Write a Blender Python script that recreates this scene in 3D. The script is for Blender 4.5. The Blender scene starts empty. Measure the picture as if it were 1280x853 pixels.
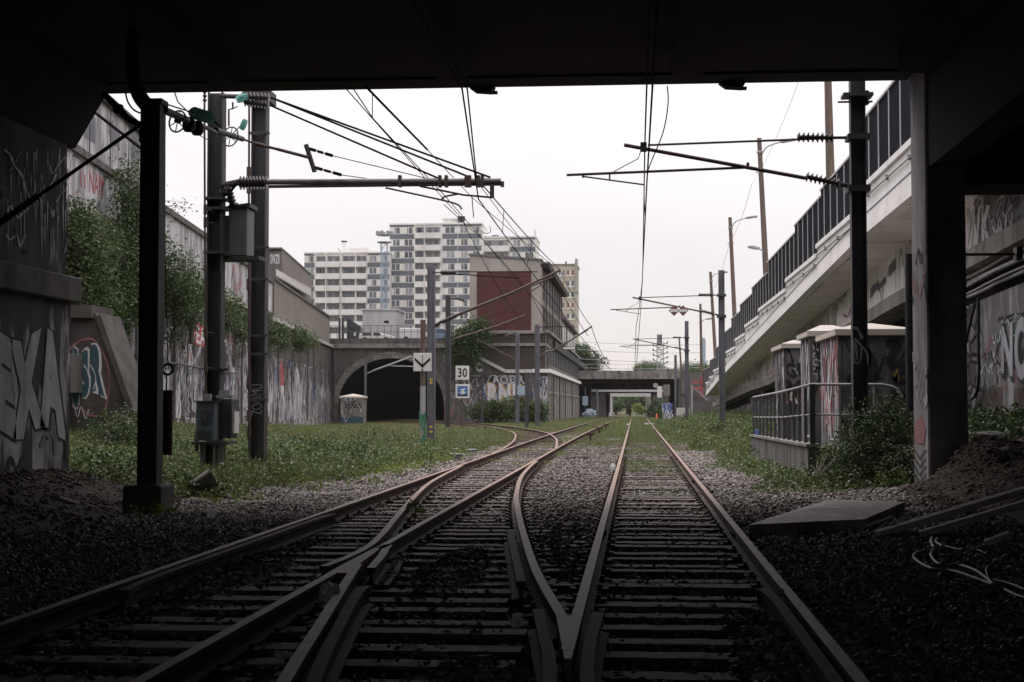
import bpy, bmesh, math, random
import numpy as np
from mathutils import Vector, Matrix, Euler

random.seed(7)
rng = np.random.default_rng(11)
SC = bpy.context.scene
COL = SC.collection

# ------------------------------------------------------------------ camera
F = 1900.0                       # focal length in photo pixels (photo 1280 x 853)
VX, VY = 794.0, 506.0            # vanishing point of the straight tracks
TH = math.atan((VY - 426.5) / F)
PSI = math.atan((VX - 640.0) / F * math.cos(TH))
CAMZ = 1.55
cam_d = bpy.data.cameras.new('camera')
cam_d.sensor_width = 36.0
cam_d.lens = 36.0 * F / 1280.0
cam_d.clip_start = 0.1
cam_d.clip_end = 8000
cam = bpy.data.objects.new('camera', cam_d)
cam.location = (0, 0, CAMZ)
cam.rotation_euler = (math.pi / 2 + TH, 0, PSI)
COL.objects.link(cam)
SC.camera = cam

# ------------------------------------------------------------------ sky, sun, exposure
SUN_EL, SUN_AZ = math.radians(58), math.radians(-25)     # azimuth from +Y, negative = to the left
world = bpy.data.worlds.new('World')
SC.world = world
world.use_nodes = True
wn, wl = world.node_tree.nodes, world.node_tree.links
wn.clear()
w_out = wn.new('ShaderNodeOutputWorld')
w_bg = wn.new('ShaderNodeBackground')
w_bg.inputs['Strength'].default_value = 0.10
w_sky = wn.new('ShaderNodeTexSky')
w_sky.sky_type = 'NISHITA'
w_sky.sun_disc = False
w_sky.sun_elevation = SUN_EL
w_sky.sun_rotation = SUN_AZ
w_tc = wn.new('ShaderNodeTexCoord')
w_map = wn.new('ShaderNodeMapping')
w_map.inputs['Scale'].default_value = (1.0, 1.0, 2.6)
w_noise = wn.new('ShaderNodeTexNoise')
w_noise.inputs['Scale'].default_value = 3.0
w_noise.inputs['Detail'].default_value = 5.0
w_ramp = wn.new('ShaderNodeValToRGB')                    # the overcast layer
w_ramp.color_ramp.elements[0].position = 0.35
w_ramp.color_ramp.elements[0].color = (0.490, 0.458, 0.466, 1)
w_ramp.color_ramp.elements[1].position = 0.65
w_ramp.color_ramp.elements[1].color = (0.560, 0.519, 0.513, 1)
w_gain = wn.new('ShaderNodeVectorMath')
w_gain.operation = 'SCALE'
w_gain.inputs['Scale'].default_value = 10.0
w_mix = wn.new('ShaderNodeMix')
w_mix.data_type = 'RGBA'
w_mix.inputs['Factor'].default_value = 0.88
wl.new(w_tc.outputs['Generated'], w_map.inputs['Vector'])
wl.new(w_map.outputs['Vector'], w_noise.inputs['Vector'])
wl.new(w_noise.outputs['Fac'], w_ramp.inputs['Fac'])
# an overcast sky is brighter overhead than at the horizon
w_sep = wn.new('ShaderNodeSeparateXYZ')
w_max = wn.new('ShaderNodeMath'); w_max.operation = 'MAXIMUM'; w_max.inputs[1].default_value = 0.0
w_mad = wn.new('ShaderNodeMath'); w_mad.operation = 'MULTIPLY_ADD'
w_mad.inputs[1].default_value = 2.0 * 10.0; w_mad.inputs[2].default_value = 10.0
wl.new(w_tc.outputs['Generated'], w_sep.inputs[0]); wl.new(w_sep.outputs['Z'], w_max.inputs[0])
wl.new(w_max.outputs[0], w_mad.inputs[0]); wl.new(w_mad.outputs[0], w_gain.inputs['Scale'])
wl.new(w_ramp.outputs['Color'], w_gain.inputs[0])
wl.new(w_sky.outputs['Color'], w_mix.inputs['A'])
wl.new(w_gain.outputs['Vector'], w_mix.inputs['B'])
wl.new(w_mix.outputs['Result'], w_bg.inputs['Color'])
wl.new(w_bg.outputs['Background'], w_out.inputs['Surface'])

sun_d = bpy.data.lights.new('sun', 'SUN')
sun_d.energy = 1.4
sun_d.angle = math.radians(35)
sun_d.color = (1.0, 0.97, 0.94)
sun = bpy.data.objects.new('sun', sun_d)
sdir = Vector((math.sin(SUN_AZ) * math.cos(SUN_EL), math.cos(SUN_AZ) * math.cos(SUN_EL), math.sin(SUN_EL)))
sun.rotation_euler = (-sdir).to_track_quat('-Z', 'Y').to_euler()
sun.location = (0, 60, 60)
COL.objects.link(sun)

SC.view_settings.view_transform = 'Standard'
SC.view_settings.look = 'None'
SC.view_settings.exposure = 0.62
SC.view_settings.gamma = 1.0
SC.view_settings.use_curve_mapping = False
SC.render.engine = 'CYCLES'
SC.cycles.max_bounces = 6
SC.cycles.diffuse_bounces = 4
SC.cycles.glossy_bounces = 3
SC.cycles.use_denoising = True

# ------------------------------------------------------------------ photo pixel -> place
RC = Euler((math.pi / 2 + TH, 0, PSI)).to_matrix()
CAMP = Vector((0, 0, CAMZ))
def ray(px, py):
    return RC @ Vector(((px - 640) / F, -(py - 426.5) / F, -1.0))
def at(px, py, Y):                  # the point at track distance Y
    d = ray(px, py); return CAMP + d * (Y / d.y)
def gp(px, py, z=0.0):              # the point at height z
    d = ray(px, py); return CAMP + d * ((z - CAMZ) / d.z)
class Wall:                         # a vertical plane seen from the track
    def __init__(s, p, u):
        s.p = Vector(p); s.u = Vector(u).normalized(); s.n = s.u.cross(Vector((0, 0, 1)))
    def on(s, px, py, off=0.0):
        d = ray(px, py); return CAMP + d * ((s.p - CAMP).dot(s.n) / d.dot(s.n)) + s.n * off

# ------------------------------------------------------------------ materials
def _nodes(name):
    m = bpy.data.materials.new(name); m.use_nodes = True
    n = m.node_tree.nodes; l = m.node_tree.links
    return m, n, l, n['Principled BSDF']
def _ramp(n, cols, lo=0.3, hi=0.7):
    r = n.new('ShaderNodeValToRGB'); e = r.color_ramp.elements
    k = len(cols)
    while len(e) < k: e.new(0.5)
    for i, c in enumerate(cols):
        e[i].position = lo + (hi - lo) * i / max(1, k - 1); e[i].color = (*c, 1)
    return r
def _pos(n, l, scale):
    g = n.new('ShaderNodeNewGeometry'); v = n.new('ShaderNodeVectorMath'); v.operation = 'MULTIPLY'
    v.inputs[1].default_value = scale; l.new(g.outputs['Position'], v.inputs[0]); return v.outputs[0]
def _noise(n, l, vec, scale, detail=6, rough=0.6):
    t = n.new('ShaderNodeTexNoise'); t.inputs['Scale'].default_value = scale
    t.inputs['Detail'].default_value = detail; t.inputs['Roughness'].default_value = rough
    l.new(vec, t.inputs['Vector']); return t.outputs['Fac']
def _math(n, l, op, a, b=None, c=None):
    m = n.new('ShaderNodeMath'); m.operation = op
    for i, v in enumerate((a, b, c)):
        if v is None: continue
        if isinstance(v, (int, float)): m.inputs[i].default_value = v
        else: l.new(v, m.inputs[i])
    return m.outputs[0]
def _mixc(n, l, fac, a, b, blend='MIX'):
    m = n.new('ShaderNodeMix'); m.data_type = 'RGBA'; m.blend_type = blend
    for key, v in (('Factor', fac), ('A', a), ('B', b)):
        if isinstance(v, (int, float)): m.inputs[key].default_value = v
        elif isinstance(v, tuple): m.inputs[key].default_value = (*v, 1)
        else: l.new(v, m.inputs[key])
    return m.outputs['Result']
def mk(name, cols, scale=2.0, stretch=(1, 1, 1), rough=0.85, bump=0.25, bscale=14.0, metal=0.0,
       island=0.0, dirt=None, dscale=0.8, dlo=0.5, dhi=0.75, dstretch=(1, 1, 0.22), trans=0.0, spec=0.3, bdist=0.02):
    """noise-mixed colours + streaky dirt of a second colour + fine bump"""
    m, n, l, b = _nodes(name)
    v = _pos(n, l, stretch)
    r = _ramp(n, cols); l.new(_noise(n, l, v, scale), r.inputs['Fac'])
    col = r.outputs['Color']
    if dirt is not None:
        v2 = _pos(n, l, dstretch)
        d = _ramp(n, [(0, 0, 0), (1, 1, 1)], dlo, dhi); l.new(_noise(n, l, v2, dscale, 8, 0.65), d.inputs['Fac'])
        col = _mixc(n, l, d.outputs['Color'], col, dirt)
    if island != 0:
        g = n.new('ShaderNodeNewGeometry' if island > 0 else 'ShaderNodeObjectInfo'); hv = n.new('ShaderNodeHueSaturation')
        rk = 'Random Per Island' if island > 0 else 'Random'
        val = _math(n, l, 'MULTIPLY_ADD', g.outputs[rk], 2 * abs(island), 1 - abs(island))
        l.new(val, hv.inputs['Value'])
        hue = _math(n, l, 'MULTIPLY_ADD', g.outputs[rk], 0.05 if island > 0 else 0.01, 0.475 if island > 0 else 0.495)
        l.new(hue, hv.inputs['Hue']); l.new(col, hv.inputs['Color']); col = hv.outputs['Color']
    l.new(col, b.inputs['Base Color'])
    b.inputs['Roughness'].default_value = rough; b.inputs['Metallic'].default_value = metal
    b.inputs['Specular IOR Level'].default_value = spec
    if bump > 0:
        bp = n.new('ShaderNodeBump'); bp.inputs['Strength'].default_value = bump; bp.inputs['Distance'].default_value = bdist
        l.new(_noise(n, l, _pos(n, l, (1, 1, 1)), bscale, 8, 0.65), bp.inputs['Height']); l.new(bp.outputs['Normal'], b.inputs['Normal'])
    if trans > 0:
        t = n.new('ShaderNodeBsdfTranslucent'); l.new(col, t.inputs['Color'])
        mx = n.new('ShaderNodeMixShader'); mx.inputs[0].default_value = trans
        l.new(b.outputs[0], mx.inputs[1]); l.new(t.outputs[0], mx.inputs[2])
        l.new(mx.outputs[0], n['Material Output'].inputs['Surface'])
    return m
def painted_wall(name, base, paints, cover=0.5, ztop=5.0, scale=0.5, dark=(0.05, 0.045, 0.045), zsoft=1.5, vs=0.3, seed=0.0, rg=0.62):
    """old wall with layers of flaking, overpainted house paint below height ztop, and dark run-off streaks"""
    m, n, l, b = _nodes(name)
    r = _ramp(n, base, 0.35, 0.65); l.new(_noise(n, l, _pos(n, l, (1, 1, 0.6)), 1.1, 8), r.inputs['Fac'])
    pr = _ramp(n, paints, 0.36, 0.64)
    l.new(_noise(n, l, _pos(n, l, (1, 1, 0.45)), 0.75, 7, 0.7), pr.inputs['Fac'])
    g = n.new('ShaderNodeNewGeometry'); sx = n.new('ShaderNodeSeparateXYZ'); l.new(g.outputs['Position'], sx.inputs[0])
    hz = _math(n, l, 'DIVIDE', _math(n, l, 'SUBTRACT', ztop, sx.outputs['Z']), zsoft)
    hz = _math(n, l, 'MINIMUM', hz, 1.0)
    v = n.new('ShaderNodeVectorMath'); v.operation = 'ADD'; v.inputs[1].default_value = (seed, seed * 2, seed)
    l.new(_pos(n, l, (1, 1, vs)), v.inputs[0])
    nz = _noise(n, l, v.outputs[0], scale * 3, 10, rg)
    msk = _math(n, l, 'ADD', _math(n, l, 'ADD', nz, cover - 0.80), _math(n, l, 'MULTIPLY', hz, 0.30))
    mr = _ramp(n, [(0, 0, 0), (1, 1, 1)], 0.47, 0.54); l.new(msk, mr.inputs['Fac'])
    col = _mixc(n, l, mr.outputs['Color'], r.outputs['Color'], pr.outputs['Color'])
    st = _ramp(n, [(0, 0, 0), (1, 1, 1)], 0.55, 0.78)
    l.new(_noise(n, l, _pos(n, l, (1, 1, 0.06)), 2.2, 6, 0.7), st.inputs['Fac'])
    col = _mixc(n, l, _math(n, l, 'MULTIPLY', st.outputs['Color'], 0.65), col, dark)
    l.new(col, b.inputs['Base Color']); b.inputs['Roughness'].default_value = 0.9; b.inputs['Specular IOR Level'].default_value = 0.2
    bp = n.new('ShaderNodeBump'); bp.inputs['Strength'].default_value = 0.4; bp.inputs['Distance'].default_value = 0.03
    l.new(_noise(n, l, _pos(n, l, (1, 1, 1)), 9, 8, 0.65), bp.inputs['Height']); l.new(bp.outputs['Normal'], b.inputs['Normal'])
    return m
def brick(name, c1, c2, mortar, bw=0.45, rh=0.16, axis='x', dirt=(0.05, 0.045, 0.04), damt=0.6, msize=0.02):
    m, n, l, b = _nodes(name)
    g = n.new('ShaderNodeNewGeometry'); sx = n.new('ShaderNodeSeparateXYZ'); l.new(g.outputs['Position'], sx.inputs[0])
    cx = n.new('ShaderNodeCombineXYZ')
    l.new(_math(n, l, 'ADD', sx.outputs['X'], sx.outputs['Y']), cx.inputs[0]); l.new(sx.outputs['Z'], cx.inputs[1])
    t = n.new('ShaderNodeTexBrick'); l.new(cx.outputs[0], t.inputs['Vector']); t.inputs['Scale'].default_value = 1.0
    t.inputs['Brick Width'].default_value = bw; t.inputs['Row Height'].default_value = rh; t.inputs['Mortar Size'].default_value = msize
    t.inputs['Color1'].default_value = (*c1, 1); t.inputs['Color2'].default_value = (*c2, 1); t.inputs['Mortar'].default_value = (*mortar, 1)
    d = _ramp(n, [(0, 0, 0), (1, 1, 1)], 0.45, 0.75); l.new(_noise(n, l, _pos(n, l, (1, 1, 0.3)), 0.9, 8, 0.65), d.inputs['Fac'])
    col = _mixc(n, l, _math(n, l, 'MULTIPLY', d.outputs['Color'], damt), t.outputs['Color'], dirt)
    l.new(col, b.inputs['Base Color']); b.inputs['Roughness'].default_value = 0.9; b.inputs['Specular IOR Level'].default_value = 0.2
    bp = n.new('ShaderNodeBump'); bp.inputs['Strength'].default_value = 0.5; bp.inputs['Distance'].default_value = 0.03
    l.new(_math(n, l, 'SUBTRACT', 1.0, t.outputs['Fac']), bp.inputs['Height']); l.new(bp.outputs['Normal'], b.inputs['Normal'])
    return m
def rubble(name, cols, joint, scale=1.6):
    """rough squared stone with dark joints"""
    m, n, l, b = _nodes(name)
    v = _pos(n, l, (1, 1, 1.6))
    t = n.new('ShaderNodeTexVoronoi'); t.inputs['Scale'].default_value = scale; l.new(v, t.inputs['Vector'])
    e = n.new('ShaderNodeTexVoronoi'); e.feature = 'DISTANCE_TO_EDGE'; e.inputs['Scale'].default_value = scale; l.new(v, e.inputs['Vector'])
    sp = n.new('ShaderNodeSeparateColor'); l.new(t.outputs['Color'], sp.inputs[0])
    r = _ramp(n, cols, 0.1, 0.9); l.new(sp.outputs[0], r.inputs['Fac'])
    er = _ramp(n, [(0, 0, 0), (1, 1, 1)], 0.03, 0.12); l.new(e.outputs['Distance'], er.inputs['Fac'])
    col = _mixc(n, l, er.outputs['Color'], joint, r.outputs['Color'])
    nz = _noise(n, l, _pos(n, l, (1, 1, 1)), 7, 8, 0.7)
    col = _mixc(n, l, _math(n, l, 'MULTIPLY', nz, 0.5), col, (0.03, 0.028, 0.028))
    l.new(col, b.inputs['Base Color']); b.inputs['Roughness'].default_value = 0.95
    bp = n.new('ShaderNodeBump'); bp.inputs['Strength'].default_value = 0.8; bp.inputs['Distance'].default_value = 0.08
    l.new(_math(n, l, 'ADD', er.outputs['Color'], nz), bp.inputs['Height']); l.new(bp.outputs['Normal'], b.inputs['Normal'])
    return m

M = {}
M['soot_shade'] = mk('sooty and shade-dark concrete', [(0.014, 0.010, 0.012), (0.026, 0.020, 0.022)], 1.2, rough=0.95)  # soot on the bridge and tunnel; stands for shade behind the ramp ledge
M['bridge_wall'] = painted_wall('underpass wall', [(0.045, 0.040, 0.043), (0.09, 0.082, 0.088)], [(0.15, 0.145, 0.16), (0.40, 0.39, 0.42), (0.68, 0.67, 0.70)], 0.47, 7.5, 0.55, (0.022, 0.02, 0.022), 4, 0.25)
M['pillar'] = mk('pillar concrete', [(0.20, 0.19, 0.20), (0.34, 0.32, 0.33)], 1.6, rough=0.9, dirt=(0.09, 0.08, 0.085), dlo=0.45, dhi=0.7, dscale=1.6)
M['concrete'] = mk('grey concrete', [(0.19, 0.18, 0.17), (0.30, 0.285, 0.27)], 1.2, rough=0.9, dirt=(0.06, 0.055, 0.052), dlo=0.48, dhi=0.72, dscale=1.5)
M['concrete_dark'] = mk('dark weathered concrete', [(0.085, 0.08, 0.078), (0.16, 0.15, 0.145)], 1.4, rough=0.95, dirt=(0.035, 0.032, 0.03), dscale=1.6)
M['concrete_pale'] = mk('pale concrete', [(0.42, 0.41, 0.41), (0.55, 0.535, 0.53)], 0.8, rough=0.85, dirt=(0.30, 0.285, 0.28), dlo=0.5, dhi=0.78, dscale=1.3, bump=0.15)
M['white_paint'] = mk('white painted concrete', [(0.70, 0.685, 0.685), (0.80, 0.785, 0.78)], 0.8, rough=0.75, dirt=(0.42, 0.40, 0.39), dlo=0.55, dhi=0.8, dscale=1.6, bump=0.1)
M['soffit'] = mk('pale soffit concrete', [(0.74, 0.69, 0.69), (0.82, 0.78, 0.78)], 0.7, rough=0.85, dirt=(0.60, 0.52, 0.50), dscale=0.9, dstretch=(1, 1, 1), bump=0.1)
M['left_wall'] = painted_wall('painted retaining wall', [(0.060, 0.053, 0.050), (0.14, 0.128, 0.122)], [(0.19, 0.195, 0.225), (0.48, 0.475, 0.50), (0.62, 0.605, 0.60), (0.28, 0.285, 0.33)], 0.50, 5.4, 0.45, (0.05, 0.043, 0.04), 2.5, 0.5, 0.0, 0.8)
M['upper_wall'] = painted_wall('upper wall panels', [(0.24, 0.235, 0.25), (0.36, 0.35, 0.37)], [(0.44, 0.435, 0.45), (0.58, 0.57, 0.58)], 0.50, 20, 0.4, (0.10, 0.095, 0.10), 3, 0.3, 3.0)
M['right_wall'] = painted_wall('right wall paint', [(0.36, 0.345, 0.34), (0.50, 0.485, 0.48)], [(0.62, 0.62, 0.64), (0.74, 0.73, 0.73)], 0.46, 12, 0.5, (0.07, 0.06, 0.06), 6, 0.3, 5.0)
M['near_wall'] = painted_wall('near right wall', [(0.13, 0.125, 0.13), (0.24, 0.235, 0.24)], [(0.26, 0.26, 0.28), (0.46, 0.455, 0.47)], 0.42, 12, 0.6, (0.05, 0.045, 0.045), 6, 0.3, 5.0)
M['rubble'] = rubble('rubble masonry', [(0.05, 0.045, 0.045), (0.13, 0.12, 0.118), (0.22, 0.205, 0.20), (0.30, 0.29, 0.30)], (0.02, 0.018, 0.018), 1.5)
M['portal_stone'] = painted_wall('portal masonry', [(0.075, 0.069, 0.066), (0.15, 0.14, 0.135)], [(0.20, 0.185, 0.18), (0.33, 0.31, 0.305)], 0.30, 9, 0.5, (0.035, 0.031, 0.03), 5, 0.5, 7.0, 0.75)
M['voussoir'] = brick('voussoir stones', (0.30, 0.285, 0.27), (0.17, 0.16, 0.15), (0.06, 0.055, 0.05), 0.9, 0.6, damt=0.5)
M['brick_pale'] = brick('pale brick', (0.30, 0.27, 0.24), (0.24, 0.215, 0.19), (0.16, 0.145, 0.13), 0.5, 0.22, damt=0.45, dirt=(0.10, 0.09, 0.08))
M['brick_red'] = brick('red brick', (0.115, 0.036, 0.037), (0.082, 0.027, 0.029), (0.11, 0.06, 0.057), 0.5, 0.2, damt=0.8, dirt=(0.062, 0.034, 0.034))
M['brick_dark'] = brick('dark brown brick', (0.075, 0.060, 0.055), (0.055, 0.045, 0.042), (0.05, 0.043, 0.04), 0.5, 0.2, damt=0.5, dirt=(0.035, 0.03, 0.03))
M['beige'] = mk('beige render', [(0.31, 0.285, 0.265), (0.39, 0.36, 0.335)], 0.35, rough=0.9, dirt=(0.21, 0.19, 0.18), dlo=0.55, dhi=0.8)
M['warehouse'] = mk('grey warehouse render', [(0.15, 0.138, 0.134), (0.27, 0.25, 0.24)], 0.5, rough=0.9, dirt=(0.10, 0.092, 0.09), dlo=0.45, dhi=0.75)
M['ballast_ground'] = mk('ballast bed', [(0.05, 0.045, 0.043), (0.13, 0.118, 0.113), (0.20, 0.18, 0.172)], 9.0, rough=1.0, bump=1.0, bscale=16, bdist=0.06, dirt=(0.055, 0.048, 0.043), dscale=0.5, dstretch=(1, 1, 1))
M['stone'] = mk('ballast stone', [(0.14, 0.120, 0.114), (0.25, 0.22, 0.21)], 6.0, rough=0.7, island=0.75, bump=0)
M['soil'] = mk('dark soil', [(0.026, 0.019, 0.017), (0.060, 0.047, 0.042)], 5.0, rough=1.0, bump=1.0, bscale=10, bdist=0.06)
M['slab'] = mk('rusty slab', [(0.20, 0.155, 0.145), (0.31, 0.26, 0.245)], 2.2, rough=0.6, bump=0.3, dirt=(0.52, 0.49, 0.47), dlo=0.52, dhi=0.66, dscale=1.6, dstretch=(1, 1, 1))
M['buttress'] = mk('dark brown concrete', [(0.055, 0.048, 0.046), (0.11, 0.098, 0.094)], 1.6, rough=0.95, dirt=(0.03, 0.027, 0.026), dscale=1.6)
M['low_wall'] = mk('stained low wall', [(0.13, 0.12, 0.118), (0.24, 0.225, 0.22)], 1.8, rough=0.9, dirt=(0.045, 0.04, 0.04), dlo=0.42, dhi=0.62, dscale=2.6, dstretch=(1, 1.5, 0.25))
M['clod'] = mk('soil clods', [(0.045, 0.034, 0.031), (0.13, 0.105, 0.097)], 6.0, rough=1.0, island=0.6, bump=0)
M['sleeper'] = mk('old sleeper timber', [(0.085, 0.064, 0.058), (0.175, 0.14, 0.128)], 5.0, (0.6, 7, 4), rough=0.75, bump=0.9, bscale=22, island=-0.45, dirt=(0.03, 0.025, 0.022), dscale=2.5, dstretch=(1, 1, 1), bdist=0.01)
M['rust'] = mk('shade-dark rusty rail steel', [(0.040, 0.024, 0.019), (0.085, 0.050, 0.038)], 9.0, rough=0.8, bump=0.2, bscale=40, spec=0.4)  # rust, darkened further so the colour carries the shade on rail sides
M['railtop'] = mk('worn rail head', [(0.185, 0.108, 0.080), (0.30, 0.20, 0.158)], 7.0, (1, 0.3, 1), rough=0.6, bump=0.05, spec=0.3, metal=0.0)
M['railtop_dull'] = mk('dull rust rail head', [(0.075, 0.050, 0.040), (0.12, 0.085, 0.072)], 7.0, (1, .5, 1), rough=0.8, bump=0.15, spec=0.2)
M['plate'] = mk('rusted steel plate', [(0.09, 0.06, 0.05), (0.17, 0.135, 0.12)], 3.0, rough=0.65, bump=0.2, dirt=(0.05, 0.035, 0.03), dstretch=(1, 1, 1))
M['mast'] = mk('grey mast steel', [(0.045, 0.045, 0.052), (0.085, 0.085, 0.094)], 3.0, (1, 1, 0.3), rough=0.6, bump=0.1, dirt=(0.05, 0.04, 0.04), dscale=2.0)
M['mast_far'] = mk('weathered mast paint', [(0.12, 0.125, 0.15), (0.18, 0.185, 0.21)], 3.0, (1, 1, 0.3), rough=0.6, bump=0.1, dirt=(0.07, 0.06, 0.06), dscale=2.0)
M['tube'] = mk('galvanised tube', [(0.17, 0.165, 0.17), (0.25, 0.245, 0.25)], 6.0, rough=0.45, bump=0.05, metal=0.3)
M['tube_rust'] = mk('rusty tube', [(0.07, 0.05, 0.045), (0.13, 0.10, 0.09)], 6.0, rough=0.6, bump=0.1)
M['wire'] = mk('dark copper wire', [(0.012, 0.010, 0.010), (0.022, 0.019, 0.018)], 8.0, rough=0.9, bump=0, spec=0.05)
M['insul'] = mk('brown glazed insulator', [(0.035, 0.028, 0.028), (0.06, 0.048, 0.046)], 5.0, rough=0.3, bump=0)
M['glass_green'] = mk('green glass insulator', [(0.30, 0.52, 0.49), (0.42, 0.64, 0.60)], 9.0, rough=0.15, bump=0, spec=0.7, trans=0.85)
M['box_blue'] = mk('blue grey cabinet paint', [(0.085, 0.105, 0.13), (0.13, 0.155, 0.185)], 3.0, rough=0.6, bump=0.1, dirt=(0.045, 0.045, 0.05), dscale=2.5)
M['box_dark'] = mk('dark cabinet paint', [(0.04, 0.045, 0.055), (0.07, 0.078, 0.09)], 3.0, rough=0.6, bump=0.1)
M['box_grey'] = mk('grey transformer paint', [(0.12, 0.125, 0.13), (0.17, 0.175, 0.18)], 2.0, rough=0.6, bump=0.1, dirt=(0.07, 0.065, 0.06), dscale=2.5)
M['hut'] = painted_wall('hut concrete', [(0.10, 0.096, 0.10), (0.19, 0.185, 0.195)], [(0.24, 0.24, 0.27), (0.36, 0.355, 0.375)], 0.38, 6, 0.7, (0.055, 0.05, 0.05), 4, 0.3, 9.0)
M['hut_roof'] = mk('hut roof slab', [(0.46, 0.42, 0.38), (0.58, 0.535, 0.49)], 1.0, rough=0.85, dirt=(0.30, 0.20, 0.16), dlo=0.6, dhi=0.8, dstretch=(1, 1, 1))
M['white'] = mk('white enamel', [(0.62, 0.62, 0.62), (0.74, 0.74, 0.73)], 3.0, rough=0.5, bump=0.05, dirt=(0.40, 0.38, 0.36), dlo=0.58, dhi=0.8)
M['black'] = mk('black paint', [(0.012, 0.012, 0.013), (0.025, 0.024, 0.025)], 4.0, rough=0.7, bump=0)
M['g_black'] = mk('black spray paint', [(0.02, 0.018, 0.022), (0.04, 0.037, 0.042)], 5.0, rough=0.8, bump=0)
M['g_white'] = mk('white spray paint', [(0.52, 0.52, 0.54), (0.68, 0.68, 0.70)], 3.0, rough=0.8, bump=0, dirt=(0.36, 0.35, 0.37), dscale=2, dlo=0.5, dhi=0.8)
M['g_silver'] = mk('silver spray paint', [(0.32, 0.32, 0.36), (0.50, 0.50, 0.54)], 2.0, rough=0.7, bump=0, dirt=(0.18, 0.18, 0.20), dscale=2, dlo=0.45, dhi=0.75)
M['g_red'] = mk('red spray paint', [(0.34, 0.05, 0.06), (0.45, 0.10, 0.10)], 3.0, rough=0.8, bump=0)
M['g_pink'] = mk('faded red spray paint', [(0.28, 0.12, 0.13), (0.36, 0.18, 0.18)], 3.0, rough=0.8, bump=0)
M['g_teal'] = mk('teal spray paint', [(0.035, 0.075, 0.095), (0.055, 0.105, 0.125)], 2.0, rough=0.8, bump=0)
M['g_blue'] = mk('blue spray paint', [(0.05, 0.10, 0.36), (0.10, 0.17, 0.46)], 2.0, rough=0.8, bump=0)
M['g_violet'] = mk('violet spray paint', [(0.17, 0.13, 0.30), (0.25, 0.20, 0.38)], 2.0, rough=0.8, bump=0)
M['g_yellow'] = mk('ochre spray paint', [(0.50, 0.33, 0.05), (0.62, 0.44, 0.10)], 2.0, rough=0.8, bump=0)
M['g_grey'] = mk('grey buff paint', [(0.13, 0.13, 0.15), (0.19, 0.19, 0.215)], 1.0, rough=0.85, bump=0)
M['g_green'] = mk('green spray paint', [(0.05, 0.17, 0.10), (0.10, 0.25, 0.16)], 2.0, rough=0.8, bump=0)
M['g_orange'] = mk('orange spray paint', [(0.45, 0.13, 0.05), (0.55, 0.2, 0.08)], 2.0, rough=0.8, bump=0)
M['fence'] = mk('dark fence panel', [(0.009, 0.009, 0.014), (0.016, 0.017, 0.024)], 1.5, rough=0.95, bump=0.05, spec=0.03)
M['fence_post'] = mk('pale fence post', [(0.42, 0.41, 0.42), (0.52, 0.51, 0.52)], 2.0, rough=0.5, bump=0)
M['wood_pole'] = mk('brown timber pole', [(0.10, 0.075, 0.062), (0.17, 0.135, 0.115)], 5.0, (3, 3, 0.3), rough=0.9, bump=0.4, bscale=30)
M['plank'] = mk('old plank', [(0.38, 0.35, 0.335), (0.52, 0.485, 0.465)], 6.0, (0.5, 4, 4), rough=0.9, bump=0.4, bscale=30)
M['lamp_grey'] = mk('lamp grey', [(0.26, 0.27, 0.28), (0.34, 0.35, 0.36)], 3.0, rough=0.5, bump=0)
M['rail_white'] = mk('flaking white handrail', [(0.30, 0.30, 0.315), (0.44, 0.44, 0.45)], 4.0, rough=0.6, bump=0.1, dirt=(0.2, 0.17, 0.16), dstretch=(1, 1, 1), dscale=4)
M['rail_dark'] = mk('dark baluster', [(0.06, 0.06, 0.07), (0.10, 0.10, 0.11)], 4.0, rough=0.6, bump=0.1)
M['leaf'] = mk('green leaves', [(0.080, 0.118, 0.038), (0.142, 0.182, 0.064)], 1.2, rough=0.55, bump=0, island=0.40, trans=0.25, spec=0.35)
M['leaf_dark'] = mk('dark green leaves', [(0.040, 0.068, 0.024), (0.078, 0.110, 0.040)], 1.0, rough=0.55, bump=0, island=0.40, trans=0.2, spec=0.35)
M['leaf_light'] = mk('fresh light leaves', [(0.14, 0.185, 0.035), (0.21, 0.25, 0.06)], 1.0, rough=0.6, bump=0, island=0.35, trans=0.25)
M['leaf_tree'] = mk('grey green tree leaves', [(0.062, 0.092, 0.038), (0.115, 0.150, 0.062)], 0.9, rough=0.6, bump=0, island=0.40, trans=0.25)
M['grass'] = mk('meadow grass', [(0.108, 0.145, 0.052), (0.168, 0.200, 0.080), (0.225, 0.222, 0.115)], 0.5, rough=0.7, bump=0, island=0.35, trans=0.25)
M['dry_grass'] = mk('dry grass', [(0.17, 0.15, 0.075), (0.25, 0.22, 0.12)], 0.7, rough=0.8, bump=0, island=0.35, trans=0.2)
M['turf'] = mk('weedy ground', [(0.045, 0.045, 0.022), (0.075, 0.078, 0.034), (0.10, 0.09, 0.055)], 0.7, rough=1.0, bump=0.8, bscale=8, bdist=0.08)
M['bark'] = mk('bark', [(0.06, 0.05, 0.04), (0.12, 0.10, 0.085)], 6.0, (2, 2, 0.4), rough=0.95, bump=0.6)
M['white_tower'] = mk('white tower panel', [(0.72, 0.71, 0.69), (0.80, 0.79, 0.77)], 0.12, rough=0.8, bump=0, dirt=(0.52, 0.51, 0.49), dscale=0.3)
M['cream_panel'] = mk('cream tower panel', [(0.66, 0.645, 0.57), (0.74, 0.725, 0.65)], 0.12, rough=0.8, bump=0)
M['slate_band'] = mk('slate blue tower band', [(0.125, 0.14, 0.165), (0.16, 0.175, 0.20)], 0.2, rough=0.8, bump=0)
M['pane'] = mk('dark window glass', [(0.05, 0.055, 0.065), (0.16, 0.17, 0.19)], 0.5, rough=0.15, bump=0, spec=0.6)
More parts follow.
